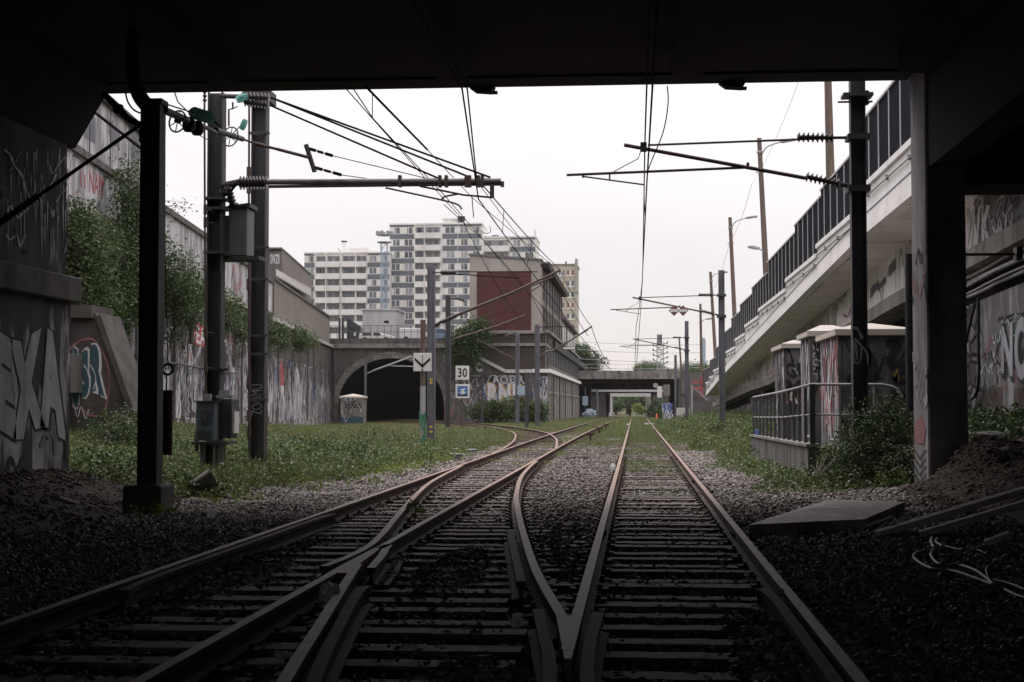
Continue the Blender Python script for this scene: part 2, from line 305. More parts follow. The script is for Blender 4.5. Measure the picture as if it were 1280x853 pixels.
M['pane_grey'] = mk('curtained window glass', [(0.20, 0.21, 0.23), (0.38, 0.39, 0.41)], 0.5, rough=0.25, bump=0, spec=0.5)
M['recess'] = mk('loggia shade grey', [(0.20, 0.20, 0.205), (0.38, 0.37, 0.365)], 0.45, rough=0.9, bump=0)  # grey carries the shade inside the loggias; the panels lie flat
M['yellow_tower'] = mk('ochre render', [(0.40, 0.37, 0.31), (0.47, 0.44, 0.37)], 0.2, rough=0.9, bump=0)
M['shutter'] = mk('brown shutter', [(0.20, 0.12, 0.10), (0.27, 0.17, 0.14)], 0.6, rough=0.8, bump=0)
M['shed'] = mk('pale grey render', [(0.42, 0.42, 0.425), (0.50, 0.50, 0.50)], 0.5, rough=0.85, bump=0.05, dirt=(0.33, 0.33, 0.33))
M['taupe'] = mk('taupe cladding', [(0.165, 0.145, 0.135), (0.22, 0.195, 0.18)], 0.4, rough=0.85, bump=0.05)
M['bag'] = mk('white plastic', [(0.72, 0.72, 0.73), (0.82, 0.82, 0.82)], 8.0, rough=0.4, bump=0.4, bscale=25, trans=0.6)
M['rag'] = mk('pale blue cloth', [(0.22, 0.28, 0.34), (0.32, 0.38, 0.44)], 8.0, rough=0.9, bump=0.4)
M['barrier_red'] = mk('faded red barrier paint', [(0.38, 0.10, 0.11), (0.48, 0.15, 0.15)], 3.0, rough=0.6, bump=0)
M['cone'] = mk('orange plastic', [(0.60, 0.12, 0.04), (0.72, 0.18, 0.07)], 3.0, rough=0.6, bump=0)
M['sign_blue'] = mk('blue sign enamel', [(0.05, 0.14, 0.36), (0.08, 0.19, 0.44)], 3.0, rough=0.5, bump=0)
M['plate_blue'] = mk('pale blue plate', [(0.26, 0.34, 0.44), (0.34, 0.42, 0.52)], 3.0, rough=0.5, bump=0)
M['purple_red'] = mk('dull purple red enamel', [(0.16, 0.07, 0.09), (0.20, 0.10, 0.12)], 3.0, rough=0.6, bump=0)
M['pipe_teal'] = mk('turquoise pipe', [(0.16, 0.34, 0.34), (0.24, 0.43, 0.43)], 4.0, rough=0.5, bump=0.1)
M['cable'] = mk('grey cable sheath', [(0.20, 0.195, 0.20), (0.32, 0.315, 0.325)], 6.0, rough=0.5, bump=0.1)
M['blacktube'] = mk('black cable', [(0.02, 0.02, 0.022), (0.035, 0.035, 0.038)], 6.0, rough=0.5, bump=0)
M['skin'] = mk('skin', [(0.45, 0.28, 0.21), (0.5, 0.32, 0.25)], 8, rough=0.6, bump=0)
M['cloth_dark'] = mk('dark clothing', [(0.022, 0.02, 0.024), (0.04, 0.037, 0.042)], 5, rough=0.9, bump=0.2)
M['hair'] = mk('dark hair', [(0.02, 0.015, 0.012), (0.03, 0.024, 0.02)], 20, rough=0.7, bump=0.3)
M['car_blue'] = mk('pale blue car paint', [(0.20, 0.29, 0.40), (0.24, 0.33, 0.44)], 1, rough=0.3, bump=0)
M['tyre'] = mk('tyre rubber', [(0.02, 0.02, 0.02), (0.03, 0.03, 0.03)], 9, rough=0.9, bump=0)
M['lead_roof'] = mk('grey roofing', [(0.12, 0.118, 0.122), (0.18, 0.175, 0.18)], 1.2, rough=0.8, bump=0.1)
M['asphalt'] = mk('asphalt', [(0.045, 0.045, 0.046), (0.06, 0.06, 0.06)], 3, rough=0.95, bump=0.2)

# ------------------------------------------------------------------ mesh helpers
WL = {}                                       # object name -> world location
class MB:
    def __init__(s): s.v = []; s.f = []; s.mi = []; s.sm = []
    def add(s, verts, faces, mi=0, smooth=False):
        b = len(s.v); s.v += [tuple(v) for v in verts]
        for f in faces: s.f.append([b + i for i in f]); s.mi.append(mi); s.sm.append(smooth)
        return s
    def box(s, c, size, mi=0, ax=None):
        c = Vector(c); hx, hy, hz = size[0] / 2, size[1] / 2, size[2] / 2
        X, Y, Z = ax if ax else (Vector((1, 0, 0)), Vector((0, 1, 0)), Vector((0, 0, 1)))
        vs = [c + X * (hx * i) + Y * (hy * j) + Z * (hz * k) for i in (-1, 1) for j in (-1, 1) for k in (-1, 1)]
        return s.add(vs, [(0, 1, 3, 2), (4, 6, 7, 5), (0, 4, 5, 1), (2, 3, 7, 6), (0, 2, 6, 4), (1, 5, 7, 3)], mi)
    def bb(s, x0, x1, y0, y1, z0, z1, mi=0):
        return s.box(((x0 + x1) / 2, (y0 + y1) / 2, (z0 + z1) / 2), (abs(x1 - x0), abs(y1 - y0), abs(z1 - z0)), mi)
    def hexa(s, lo, hi, mi=0):                 # two quads (same winding), any shape
        vs = list(lo) + list(hi); n = len(lo)
        fs = [tuple(range(n - 1, -1, -1)), tuple(range(n, 2 * n))] + [(i, (i + 1) % n, n + (i + 1) % n, n + i) for i in range(n)]
        return s.add(vs, fs, mi)
    def prism(s, poly, d, mi=0):               # polygon (3-D points) pushed along vector d
        d = Vector(d); return s.hexa([Vector(p) for p in poly], [Vector(p) + d for p in poly], mi)
    def tube(s, pts, r, n=8, mi=0, caps=True, smooth=True):
        pts = [Vector(p) for p in pts]; rs = r if isinstance(r, (list, tuple)) else [r] * len(pts)
        rings = []; up = None
        for i, p in enumerate(pts):
            t = (pts[min(i + 1, len(pts) - 1)] - pts[max(i - 1, 0)])
            if t.length < 1e-9: t = Vector((0, 0, 1))
            t.normalize()
            if up is None:
                up = Vector((0, 0, 1)) if abs(t.z) < 0.9 else Vector((1, 0, 0))
            a = t.cross(up).normalized(); b = a.cross(t).normalized(); up = b
            rings.append([p + (a * math.cos(2 * math.pi * k / n) + b * math.sin(2 * math.pi * k / n)) * rs[i] for k in range(n)])
        vs = [v for rg in rings for v in rg]; fs = []
        for i in range(len(pts) - 1):
            for k in range(n):
                fs.append((i * n + k, i * n + (k + 1) % n, (i + 1) * n + (k + 1) % n, (i + 1) * n + k))
        s.add(vs, fs, mi, smooth)
        if caps:
            s.add(rings[0], [tuple(range(n))[::-1]], mi); s.add(rings[-1], [tuple(range(n))], mi)
        return s
    def insul(s, p0, p1, r, k, mi=0, n=10, core=0.4):   # a ribbed insulator string
        p0, p1 = Vector(p0), Vector(p1); pts = []; rs = []
        for i in range(k):
            a, b, c = (i + 0.05) / k, (i + 0.5) / k, (i + 0.6) / k
            for t, q in ((a, core), (b, 1.0), (c, 0.9), ((i + 0.66) / k, core)):
                pts.append(p0.lerp(p1, t)); rs.append(r * q)
        return s.tube(pts, rs, n, mi, smooth=False)
    def torus(s, c, R, r, axis, n=20, m=6, mi=0):
        axis = Vector(axis).normalized(); a = axis.orthogonal().normalized(); b = axis.cross(a); c = Vector(c)
        vs = []
        for i in range(n):
            t = 2 * math.pi * i / n; d = a * math.cos(t) + b * math.sin(t)
            for j in range(m):
                q = 2 * math.pi * j / m; vs.append(c + d * (R + r * math.cos(q)) + axis * (r * math.sin(q)))
        fs = [(i * m + j, ((i + 1) % n) * m + j, ((i + 1) % n) * m + (j + 1) % m, i * m + (j + 1) % m) for i in range(n) for j in range(m)]
        return s.add(vs, fs, mi, True)
    def sweep(s, pts, prof, mis, caps=True):   # sweep an (x across, z up) profile along a ground polyline
        pts = [Vector(p) for p in pts]; n = len(prof); vs = []
        for i, p in enumerate(pts):
            t = pts[min(i + 1, len(pts) - 1)] - pts[max(i - 1, 0)]; t.normalize()
            a = Vector((t.y, -t.x, 0)).normalized()
            vs += [p + a * x + Vector((0, 0, z)) for x, z in prof]
        b = len(s.v); s.v += [tuple(v) for v in vs]
        for i in range(len(pts) - 1):
            for k in range(n):
                s.f.append([b + i * n + k, b + (i + 1) * n + k, b + (i + 1) * n + (k + 1) % n, b + i * n + (k + 1) % n]); s.mi.append(mis[k]); s.sm.append(False)
        if caps:
            s.f.append([b + k for k in range(n)]); s.mi.append(mis[0]); s.sm.append(False)
            e = b + (len(pts) - 1) * n; s.f.append([e + k for k in range(n)][::-1]); s.mi.append(mis[0]); s.sm.append(False)
        return s
    def lathe(s, c, prof, n=16, mi=0):          # prof = [(r, z)] about the vertical through c
        c = Vector(c); vs = []
        for r, z in prof:
            vs += [c + Vector((r * math.cos(2 * math.pi * k / n), r * math.sin(2 * math.pi * k / n), z)) for k in range(n)]
        fs = [(i * n + k, i * n + (k + 1) % n, (i + 1) * n + (k + 1) % n, (i + 1) * n + k) for i in range(len(prof) - 1) for k in range(n)]
        return s.add(vs, fs, mi, True)
    def build(s, name, mats, parent=None, bevel=0.0):
        if not isinstance(mats, (list, tuple)): mats = [mats]
        off = WL.get(parent.name, Vector()) if parent else Vector()
        me = bpy.data.meshes.new(name)
        me.from_pydata([(v[0] - off.x, v[1] - off.y, v[2] - off.z) for v in s.v], [], s.f)
        for m in mats: me.materials.append(m)
        me.polygons.foreach_set('material_index', s.mi); me.polygons.foreach_set('use_smooth', s.sm)
        bm = bmesh.new(); bm.from_mesh(me)
        bmesh.ops.recalc_face_normals(bm, faces=bm.faces[:])
        if bevel > 0:
            bmesh.ops.remove_doubles(bm, verts=bm.verts[:], dist=1e-5)
            es = [e for e in bm.edges if len(e.link_faces) == 2 and e.calc_face_angle(0) > 0.6]
            bmesh.ops.bevel(bm, geom=es, offset=bevel, segments=1, affect='EDGES', profile=0.5)
        bm.to_mesh(me); bm.free()
        return link(name, me, parent)
def link(name, me, parent=None):
    o = bpy.data.objects.new(name, me); COL.objects.link(o)
    if parent: o.parent = parent; WL[o.name] = WL.get(parent.name, Vector())
    else: WL[o.name] = Vector()
    return o
def tag(o, label=None, cat=None, group=None, kind=None):
    if label: o['label'] = label
    if cat: o['category'] = cat
    if group: o['group'] = group
    if kind: o['kind'] = kind
    return o
def thing(name, label, cat, loc=(0, 0, 0), group=None):
    o = bpy.data.objects.new(name, None); o.empty_display_size = 0.2; COL.objects.link(o)
    o.location = loc; WL[o.name] = Vector(loc)
    return tag(o, label, cat, group)
def struct(o): o['kind'] = 'structure'; return o
def copy_tree(o, loc, label, group=None):
    def rec(a, par):
        c = a.copy(); COL.objects.link(c)
        if par: c.parent = par
        for ch in list(a.children): rec(ch, c)
        return c
    r = rec(o, None); r.location = loc; WL[r.name] = Vector(loc); tag(r, label, None, group)
    return r
def np_mesh(name, V, faces_n, mat, parent=None, quads=4):
    """V: (n*quads, 3) verts, one polygon per 'quads' verts"""
    off = WL.get(parent.name, Vector()) if parent else Vector()
    V = np.asarray(V, dtype=np.float32) - np.array(off, dtype=np.float32)
    me = bpy.data.meshes.new(name); nv = len(V); nf = nv // quads
    me.vertices.add(nv); me.loops.add(nv); me.polygons.add(nf)
    me.vertices.foreach_set('co', V.ravel()); me.loops.foreach_set('vertex_index', np.arange(nv, dtype=np.int32))
    me.polygons.foreach_set('loop_start', np.arange(0, nv, quads, dtype=np.int32))
    me.update(calc_edges=True); me.materials.append(mat)
    return link(name, me, parent)
def _unit(a): return a / np.maximum(np.linalg.norm(a, axis=1, keepdims=True), 1e-9)
def leaf_verts(P, size, aspect=0.55, flat=0.5):
    """diamond leaves at points P, half random, half facing up"""
    n = len(P); size = np.broadcast_to(np.asarray(size, dtype=float), (n,))[:, None]
    nr = _unit(rng.normal(size=(n, 3)) + np.array([0, 0, 1.0]) * flat * 2)
    t = _unit(np.cross(nr, rng.normal(size=(n, 3)))); b = np.cross(nr, t)
    L = size * t; W = size * aspect * b * 0.5
    V = np.empty((n, 4, 3)); V[:, 0] = P - L * 0.5; V[:, 1] = P + W + nr * size * 0.08; V[:, 2] = P + L * 0.5; V[:, 3] = P - W + nr * size * 0.08
    return V.reshape(-1, 3)
def blade_verts(P, h, w):
    """grass blades (triangles) standing at P"""
    n = len(P); h = np.broadcast_to(np.asarray(h, dtype=float), (n,))[:, None]
    a = rng.uniform(0, 2 * np.pi, n); side = np.stack([np.cos(a), np.sin(a), np.zeros(n)], 1) * w
    lean = np.stack([rng.normal(0, .35, n), rng.normal(0, .35, n), np.ones(n)], 1)
    V = np.empty((n, 3, 3)); V[:, 0] = P - side; V[:, 1] = P + side; V[:, 2] = P + lean * h
    return V.reshape(-1, 3)
def blob_points(lobes, n_clumps, per, spread):
    """points gathered in small clumps inside ellipsoid lobes (cx,cy,cz,rx,ry,rz)"""
    L = np.array(lobes, dtype=float); vol = L[:, 3] * L[:, 4] * L[:, 5]; k = rng.choice(len(L), n_clumps, p=vol / vol.sum())
    d = _unit(rng.normal(size=(n_clumps, 3))) * (rng.uniform(0.25, 1.0, (n_clumps, 1)) ** 0.45)
    C = L[k, :3] + d * L[k, 3:] * rng.uniform(0.8, 1.15, (n_clumps, 1))
    P = np.repeat(C, per, 0) + rng.normal(0, 1, (n_clumps * per, 3)) * np.repeat(rng.uniform(0.6, 1.3, (n_clumps, 1)), per, 0) * spread
    return P, C
def tree(name, label, cat, base, trunk_h, trunk_r, lobes, clumps, per, spread, leaf, mat, group=None, wide='crown'):
    t = thing(name, label, cat, base, group)
    P, C = blob_points(lobes, clumps, per, spread)
    np_mesh(wide, leaf_verts(P, rng.uniform(leaf * .7, leaf * 1.3, len(P))), None, mat, t)
    m = MB(); b = Vector(base); top = b + Vector((0, 0, trunk_h))
    m.tube([b + Vector((0, 0, -0.2)), b.lerp(top, .5) + Vector((random.uniform(-.1, .1), 0, 0)), top], [trunk_r * 1.25, trunk_r, trunk_r * .7], 7)
    for i in range(min(44, len(C))):
        c = Vector(C[i * (len(C) // min(44, len(C)))]); mid = top.lerp(c, .5) + Vector((random.uniform(-.2, .2), random.uniform(-.2, .2), .1))
        m.tube([top.lerp(b, random.uniform(0, .3)), mid, c], [trunk_r * .5, trunk_r * .3, trunk_r * .08], 5)
    m.build('trunk' if cat == 'tree' else 'stem', M['bark'], t)
    return t
# ---- writing and spray paint laid on a wall: unit square -> four corner points
def quad_map(c00, c10, c11, c01, off):
    c00, c10, c11, c01 = map(Vector, (c00, c10, c11, c01))
    n = (c10 - c00).cross(c01 - c00).normalized()
    return lambda u, v, k=0.0: (c00 * (1 - u) + c10 * u) * (1 - v) + (c01 * (1 - u) + c11 * u) * v + n * (off + k)
def px_map(wall, x0, y0, x1, y1, off=0.012, tl=None):     # photo rectangle on a wall
    return quad_map(wall.on(x0, y1), wall.on(x1, y1), wall.on(x1, y0), wall.on(x0, y0), off)
_tcache = {}
def text_geo(txt, bold=0.0, res=3):
    key = (txt, bold)
    if key in _tcache: return _tcache[key]
    cu = bpy.data.curves.new('t', 'FONT'); cu.body = txt; cu.offset = bold; cu.resolution_u = res; cu.space_character = 1.0 + bold * 3
    ob = bpy.data.objects.new('t', cu); COL.objects.link(ob)
    dg = bpy.context.evaluated_depsgraph_get(); me = ob.evaluated_get(dg).to_mesh()
    vs = [tuple(v.co) for v in me.vertices]; fs = [tuple(p.vertices) for p in me.polygons]
    ob.evaluated_get(dg).to_mesh_clear(); bpy.data.objects.remove(ob); bpy.data.curves.remove(cu)
    _tcache[key] = (vs, fs); return vs, fs
def letters(mb, txt, mp, mi=0, bold=0.0, wob=0.0, k=0.0, box=None, seed=1):
    vs, fs = text_geo(txt, bold)
    bx = box or (min(v[0] for v in vs), max(v[0] for v in vs), min(v[1] for v in vs), max(v[1] for v in vs))
    out = []
    for x, y, z in vs:
        u = (x - bx[0]) / (bx[1] - bx[0]); w = (y - bx[2]) / (bx[3] - bx[2])
        u += wob * math.sin(5 * w + seed) * 0.5; w += wob * math.sin(9 * u + seed * 2)
        out.append(mp(u, w, k))
    mb.add(out, fs, mi); return bx
def stroke(mb, pts, mp, w, mi=0, k=0.0, aspect=1.0):       # a sprayed line in unit coordinates
    n = len(pts)
    if n < 2: return
    L = []; R = []
    for i in range(n):
        a = pts[max(0, i - 1)]; b = pts[min(n - 1, i + 1)]; dx, dy = (b[0] - a[0]) * aspect, b[1] - a[1]
        q = math.hypot(dx, dy) or 1; nx, ny = -dy / q / aspect, dx / q
        ww = w * (0.75 + 0.25 * math.sin(i * 1.3))
        L.append(mp(pts[i][0] + nx * ww, pts[i][1] + ny * ww, k)); R.append(mp(pts[i][0] - nx * ww, pts[i][1] - ny * ww, k))
    mb.add(L + R, [(i, i + 1, n + i + 1, n + i) for i in range(n - 1)], mi)
def smooth2(pts, sub=5):
    out = []
    for i in range(len(pts) - 1):
        p0 = pts[max(0, i - 1)]; p1 = pts[i]; p2 = pts[i + 1]; p3 = pts[min(len(pts) - 1, i + 2)]
        for s in range(sub):
            t = s / sub
            out.append(tuple(0.5 * ((2 * p1[j]) + (-p0[j] + p2[j]) * t + (2 * p0[j] - 5 * p1[j] + 4 * p2[j] - p3[j]) * t * t + (-p0[j] + 3 * p1[j] - 3 * p2[j] + p3[j]) * t ** 3) for j in range(len(p1))))
    out.append(tuple(pts[-1])); return out
def scribble(mb, mp, n, mis, w=0.02, rnd=None, size=(0.06, 0.25), aspect=1.0, vmax=1.0):
    rnd = rnd or random
    for _ in range(n):
        cx, cy = rnd.random(), rnd.random() * vmax; s = rnd.uniform(*size); pts = []
        x, y = cx, cy; k = rnd.randint(4, 8); d = rnd.uniform(-1, 1)
        for i in range(k):
            pts.append((min(1, max(0, x)), min(1, max(0, y)))); x += rnd.uniform(0.1, .5) * s / aspect * (1 if d > -.5 else -.6); y += rnd.choice((-1, 1)) * rnd.uniform(.3, 1) * s
        stroke(mb, smooth2(pts, 4), mp, w * rnd.uniform(.5, 1.3), rnd.choice(mis), rnd.uniform(0.001, 0.006), aspect)
def resample(pts, step):
    pts = [Vector(p) for p in pts]; out = [pts[0]]
    for a, b in zip(pts, pts[1:]):
        n = max(1, int((b - a).length / step))
        for i in range(1, n + 1): out.append(a.lerp(b, i / n))
    return out
def hbeam(mb, x, y, z0, z1, w, d, t=0.025, mi=0):           # H section, flanges facing left and right
    mb.bb(x - w / 2, x - w / 2 + t, y - d / 2, y + d / 2, z0, z1, mi); mb.bb(x + w / 2 - t, x + w / 2, y - d / 2, y + d / 2, z0, z1, mi)
    mb.bb(x - w / 2 + t, x + w / 2 - t, y - t / 2, y + t / 2, z0, z1, mi)
def sag(a, b, s, n=14):
    a, b = Vector(a), Vector(b); return [a.lerp(b, i / n) - Vector((0, 0, s * 4 * (i / n) * (1 - i / n))) for i in range(n + 1)]

# ================================================================== GROUND
def sst(a, b, x):
    t = np.clip((x - a) / (b - a), 0, 1); return t * t * (3 - 2 * t)
def gzn(x, y):
    x = np.asarray(x, float); y = np.asarray(y, float)
    z = np.where((x > -4.2) & (x < 1.3), -0.09, 0.015 - 0.08 * sst(30, 60, y))
    far = np.clip((y - 140) / 260, 0, 1) * -1.35
    # left bank
    hw = np.interp(y, [20, 45, 70, 105, 150], [0.5, 0.85, 0.50, 0.0, -0.05])
    zl = sst(-5.0, -9.0, x) * np.interp(y, [60, 105], [0.15, -0.06]) + sst(-9.0, -18.5, x) * (hw - 0.15)
    zl = np.where(y < 24, sst(-6.8, -9.8, x) * 0.42, zl)
    # right bank
    a = sst(3.0, 4.6, x) * 0.15 + sst(4.6, 5.6, x) * 0.45 + sst(5.6, 7.2, x) * 0.6           # under and just past the bridge
    b = sst(3.3, 3.5, x) * 0.55 + sst(4, 7.3, x) * 0.5                                       # platform behind the low wall
    c = sst(2.0, 5.0, x) * 0.45 + sst(5, 7.4, x) * 0.3
    t1 = sst(27, 29.5, y); t2 = sst(43.8, 46, y)
    zr = (a * (1 - t1) + b * t1) * (1 - t2) + c * t2
    fade = 1 - sst(120, 170, y)
    z = z + zl * np.where(y > 150, fade, 1) + zr * fade + far
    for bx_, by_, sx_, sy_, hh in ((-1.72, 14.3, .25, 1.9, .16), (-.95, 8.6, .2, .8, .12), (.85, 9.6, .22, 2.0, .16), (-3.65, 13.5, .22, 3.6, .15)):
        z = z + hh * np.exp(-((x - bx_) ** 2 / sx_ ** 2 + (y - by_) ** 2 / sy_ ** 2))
    z = z + 0.5 * np.exp(-((x - 5.35) ** 2 / 0.55 + (y - 24.3) ** 2 / 0.7)) + 0.12 * np.exp(-((x + 9.0) ** 2 / 0.6 + (y - 23.5) ** 2 / 4))
    z = z + 0.03 * np.sin(x * 2.3 + y * 0.9) * np.cos(y * 1.7 - x) * np.where((x < -4.8) | (x > 2.2), 1, 0.25)
    return z
def gz(x, y): return float(gzn(x, y))
xs = np.concatenate([[-4000, -1500, -500, -150, -60], np.arange(-40, 3, 0.5), np.arange(3, 8, .2), np.arange(8, 16, 0.5), [20, 40, 100, 400, 1500, 4000]])
ys = np.concatenate([[-400, -100, -45], np.arange(-30, 18, 0.5), np.arange(18, 30, .2), np.arange(30, 160, 0.5), np.arange(160, 460, 6), [600, 1000, 2500, 6000]])
XX, YY = np.meshgrid(xs, ys); ZZ = gzn(XX, YY)
ny, nx = XX.shape
idx = np.arange(nx * ny).reshape(ny, nx)
quads = np.stack([idx[:-1, :-1], idx[:-1, 1:], idx[1:, 1:], idx[1:, :-1]], -1).reshape(-1, 4)
gme = bpy.data.meshes.new('ground')
gme.from_pydata(np.stack([XX, YY, ZZ], -1).reshape(-1, 3).tolist(), [], quads.tolist())
cx = XX.reshape(-1)[quads].mean(1) + rng.normal(0, .35, len(quads)); cy = YY.reshape(-1)[quads].mean(1) + rng.normal(0, .5, len(quads))
gm_i = np.ones(len(quads), dtype=np.int32)
gm_i[(cx > -5.4) & (cx < 2.6) & (cy < 140)] = 0
gm_i[(cx < -6.6) & (cy < 26.5)] = 2
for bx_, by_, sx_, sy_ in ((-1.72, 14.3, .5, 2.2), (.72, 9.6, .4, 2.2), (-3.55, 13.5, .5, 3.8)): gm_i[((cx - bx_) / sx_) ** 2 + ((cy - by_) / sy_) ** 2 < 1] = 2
gm_i[(cx > 3.0) & (cy < 28.5)] = 2
gm_i[(cx > 5.2) & (cy < 34)] = 2
gm_i[(cx < -5.4) & (cy > 26.5) & (cy < 36) & (cx > -6.6)] = 0
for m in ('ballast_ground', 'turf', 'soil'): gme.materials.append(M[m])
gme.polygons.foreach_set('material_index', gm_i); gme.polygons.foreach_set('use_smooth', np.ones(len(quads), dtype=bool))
ground = bpy.data.objects.new('ground', gme); COL.objects.link(ground); struct(ground)

# ================================================================== BRIDGE OVERHEAD (the dark frame of the view)
BZ = at(640, 109, 26.5).z + 0.04
AX = at(87, 500, 25.3).x                       # abutment face
PX0, PX1 = at(1160, 500, 25.0).x, at(1210, 500, 25.0).x
HZ = at(84, 186, 25.6).z; HX = at(136, 120, 25.6).x
br = thing('road_bridge', 'sooty dark concrete bridge overhead that frames the view', 'bridge', (0, 0, 0))
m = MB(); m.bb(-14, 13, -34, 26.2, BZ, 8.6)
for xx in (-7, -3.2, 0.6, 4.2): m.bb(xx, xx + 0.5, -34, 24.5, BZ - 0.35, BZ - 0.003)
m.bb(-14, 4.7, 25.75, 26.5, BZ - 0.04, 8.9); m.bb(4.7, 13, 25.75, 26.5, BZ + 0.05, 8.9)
m.build('deck', M['soot_shade'], br)
m = MB()
m.bb(-13.5, AX, -34, 25.3, -0.6, 3.3); m.bb(-13.5, AX - .08, -34, 25.26, 3.3, BZ - 0.003)
m.build('abutment', M['bridge_wall'], br)
m = MB(); m.bb(AX - .15, AX + .15, -34, 25.42, 3.3, 3.72); m.build('string_course', M['concrete_dark'], br, 0.02)
m = MB(); m.prism([(AX - .25, -34, HZ), (AX - .07, -34, HZ), (HX, -34, BZ - .17), (HX, -34, BZ - 0.002), (AX - .25, -34, BZ - 0.002)], (0, 59.6, 0)); m.build('haunch', M['soot_shade'], br)
m = MB(); m.bb(PX0, PX1, 25.0, 26.3, -0.4, BZ - 0.003)
m.build('pillar', M['pillar'], br, 0.03)
PWL = Wall((PX0, 0, 0), (0, -1, 0)); m = MB(); rr = random.Random(31); mp = px_map(PWL, 1142, 520, 1159, 556, .01)
m.add([mp(.1, .1), mp(.8, .0), mp(.95, .6), mp(.6, 1), mp(.2, .8)], [(0, 1, 2, 3, 4)], 0); mp = px_map(PWL, 1143, 560, 1159, 606, .012)
for k in range(4): stroke(m, [(.05, .95 - .22 * k), (.5, .7 - .22 * k), (.95, .95 - .22 * k)], mp, .03, 1)
scribble(m, px_map(PWL, 1142, 300, 1159, 380, .01), 6, [0, 1], .02, rr, (.1, .3), .5); scribble(m, px_map(PWL, 1142, 440, 1159, 520, .01), 6, [1, 2], .02, rr, (.1, .3), .5)
m.build('graffiti', [M['g_pink'], M['g_black'], M['g_silver']], br)
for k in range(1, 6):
    m = MB(); m.bb(PX0, PX1, 25.0 - 9 * k, 26.4 - 9 * k, -0.4, BZ - 0.003); m.build('pillar', M['soot_shade'], br, 0.03)
m = MB(); m.bb(PX1 + .003, 9.5, 24.8, 26.1, at(1240, 244, 26.1).z, BZ - 0.002); m.bb(PX0 + .05, PX1 - .05, -34, 24.98, 5.4, BZ - 0.002); m.build('beam', M['soot_shade'], br)
m = MB(); m.bb(7.9, 10, -34, 25.9, -0.5, BZ - 0.003); m.build('side_wall', M['soot_shade'], br)
for px in (603, 916):
    p = at(px, 108, 26.4); m = MB()
    m.hexa([(p.x - .12, 26.3, BZ - .13), (p.x + .15, 26.3, BZ - .15), (p.x + .15, 26.6, BZ - .15), (p.x - .12, 26.6, BZ - .13)], [(p.x - .24, 26.3, BZ - .043), (p.x + .22, 26.3, BZ - .043), (p.x + .22, 26.6, BZ - .043), (p.x - .24, 26.6, BZ - .043)]); m.bb(p.x + 0.1, p.x + 0.25, 26.5, 26.64, BZ - 0.14, BZ - 0.10)
    m.build('soffit_bracket', M['soot_shade'], br)
# silver bubble letters and paint drips on the abutment
AW = Wall((AX, 0, 0), (0, 1, 0))
def px_wall_map(w, x0, y0, x1, y1, off=0.012): return px_map(w, x0, y0, x1, y1, off)
mp = px_wall_map(AW, -8, 415, 82, 545)
m = MB()
bx = letters(m, 'EXA', mp, 1, 0.105, 0.07, 0.0)
letters(m, 'EXA', mp, 0, 0.085, 0.07, 0.004, bx)
m.build('graffiti', [M['g_silver'], M['g_black']], br)
m = MB(); mp = px_wall_map(AW, -30, 180, 84, 330, 0.0); rr = random.Random(3)
mp2 = px_wall_map(Wall((AX - .08, 0, 0), (0, 1, 0)), -30, 180, 84, 318)
for i in range(150):
    u, v = rr.random(), rr.uniform(.2, 1); h = rr.uniform(.05, .4); w = rr.uniform(.004, .02); m.add([mp2(u, v, i * 2e-5), mp2(u + w, v, i * 2e-5), mp2(u + w * .6, v - h, i * 2e-5)], [(0, 1, 2)], rr.choice((0, 2, 2, 1)))
scribble(m, mp2, 14, [0, 2, 1], 0.008, rr, (0.05, 0.14), 0.7)
mp3 = px_wall_map(AW, -30, 545, 82, 600); scribble(m, mp3, 6, [0, 1], 0.03, rr, (0.2, 0.5), 2)
m.build('graffiti', [M['g_grey'], M['g_black'], M['g_silver']], br)

# ================================================================== TRACKS
PROF = [(-.07, 0), (.07, 0), (.07, .015), (.014, .03), (.014, .112), (.037, .122), (.037, .160), (-.037, .160), (-.037, .122), (-.014, .112), (-.014, .03), (-.07, .015)]
PM = [0] * 6 + [1] + [0] * 5
def curve(kn):                                # (Y, X) knots -> smooth ground polyline
    P = smooth2([(x, y) for y, x in kn], 6); return [(x, y, float(np.interp(y, [0, 140, 400], [0, 0, -1.2])) - (.004 if kn[0][0] > 43 else 0)) for x, y in P]
def rail(name, kn, parent, chairs=True, dull=False):
    pts = resample(curve(kn), 1.5); m = MB(); m.sweep(pts, PROF, PM)
    if chairs:
        for p in resample(pts, 0.6):
            if p.y < 45 and not (p.y < 10.7 and -.8 < p.x < 0): m.bb(p.x - .16, p.x + .16, p.y - .07, p.y + .07, -0.002, 0.022, 0); m.bb(p.x + .075, p.x + .11, p.y - .03, p.y + .03, 0.02, 0.05, 0); m.bb(p.x - .11, p.x - .075, p.y - .03, p.y + .03, 0.02, 0.05, 0)
    return m.build(name, [M['rust'], M['railtop_dull' if not chairs and kn[0][0] < 20 else 'railtop']], parent)
def CX(y): return float(np.interp(y, [7.6, 9.27, 12.6, 15.6, 19.65, 23.7, 29.6, 35.1, 42], [-.15, -.386, -.81, -1.124, -1.51, -1.85, -2.21, -2.40, -2.47]))
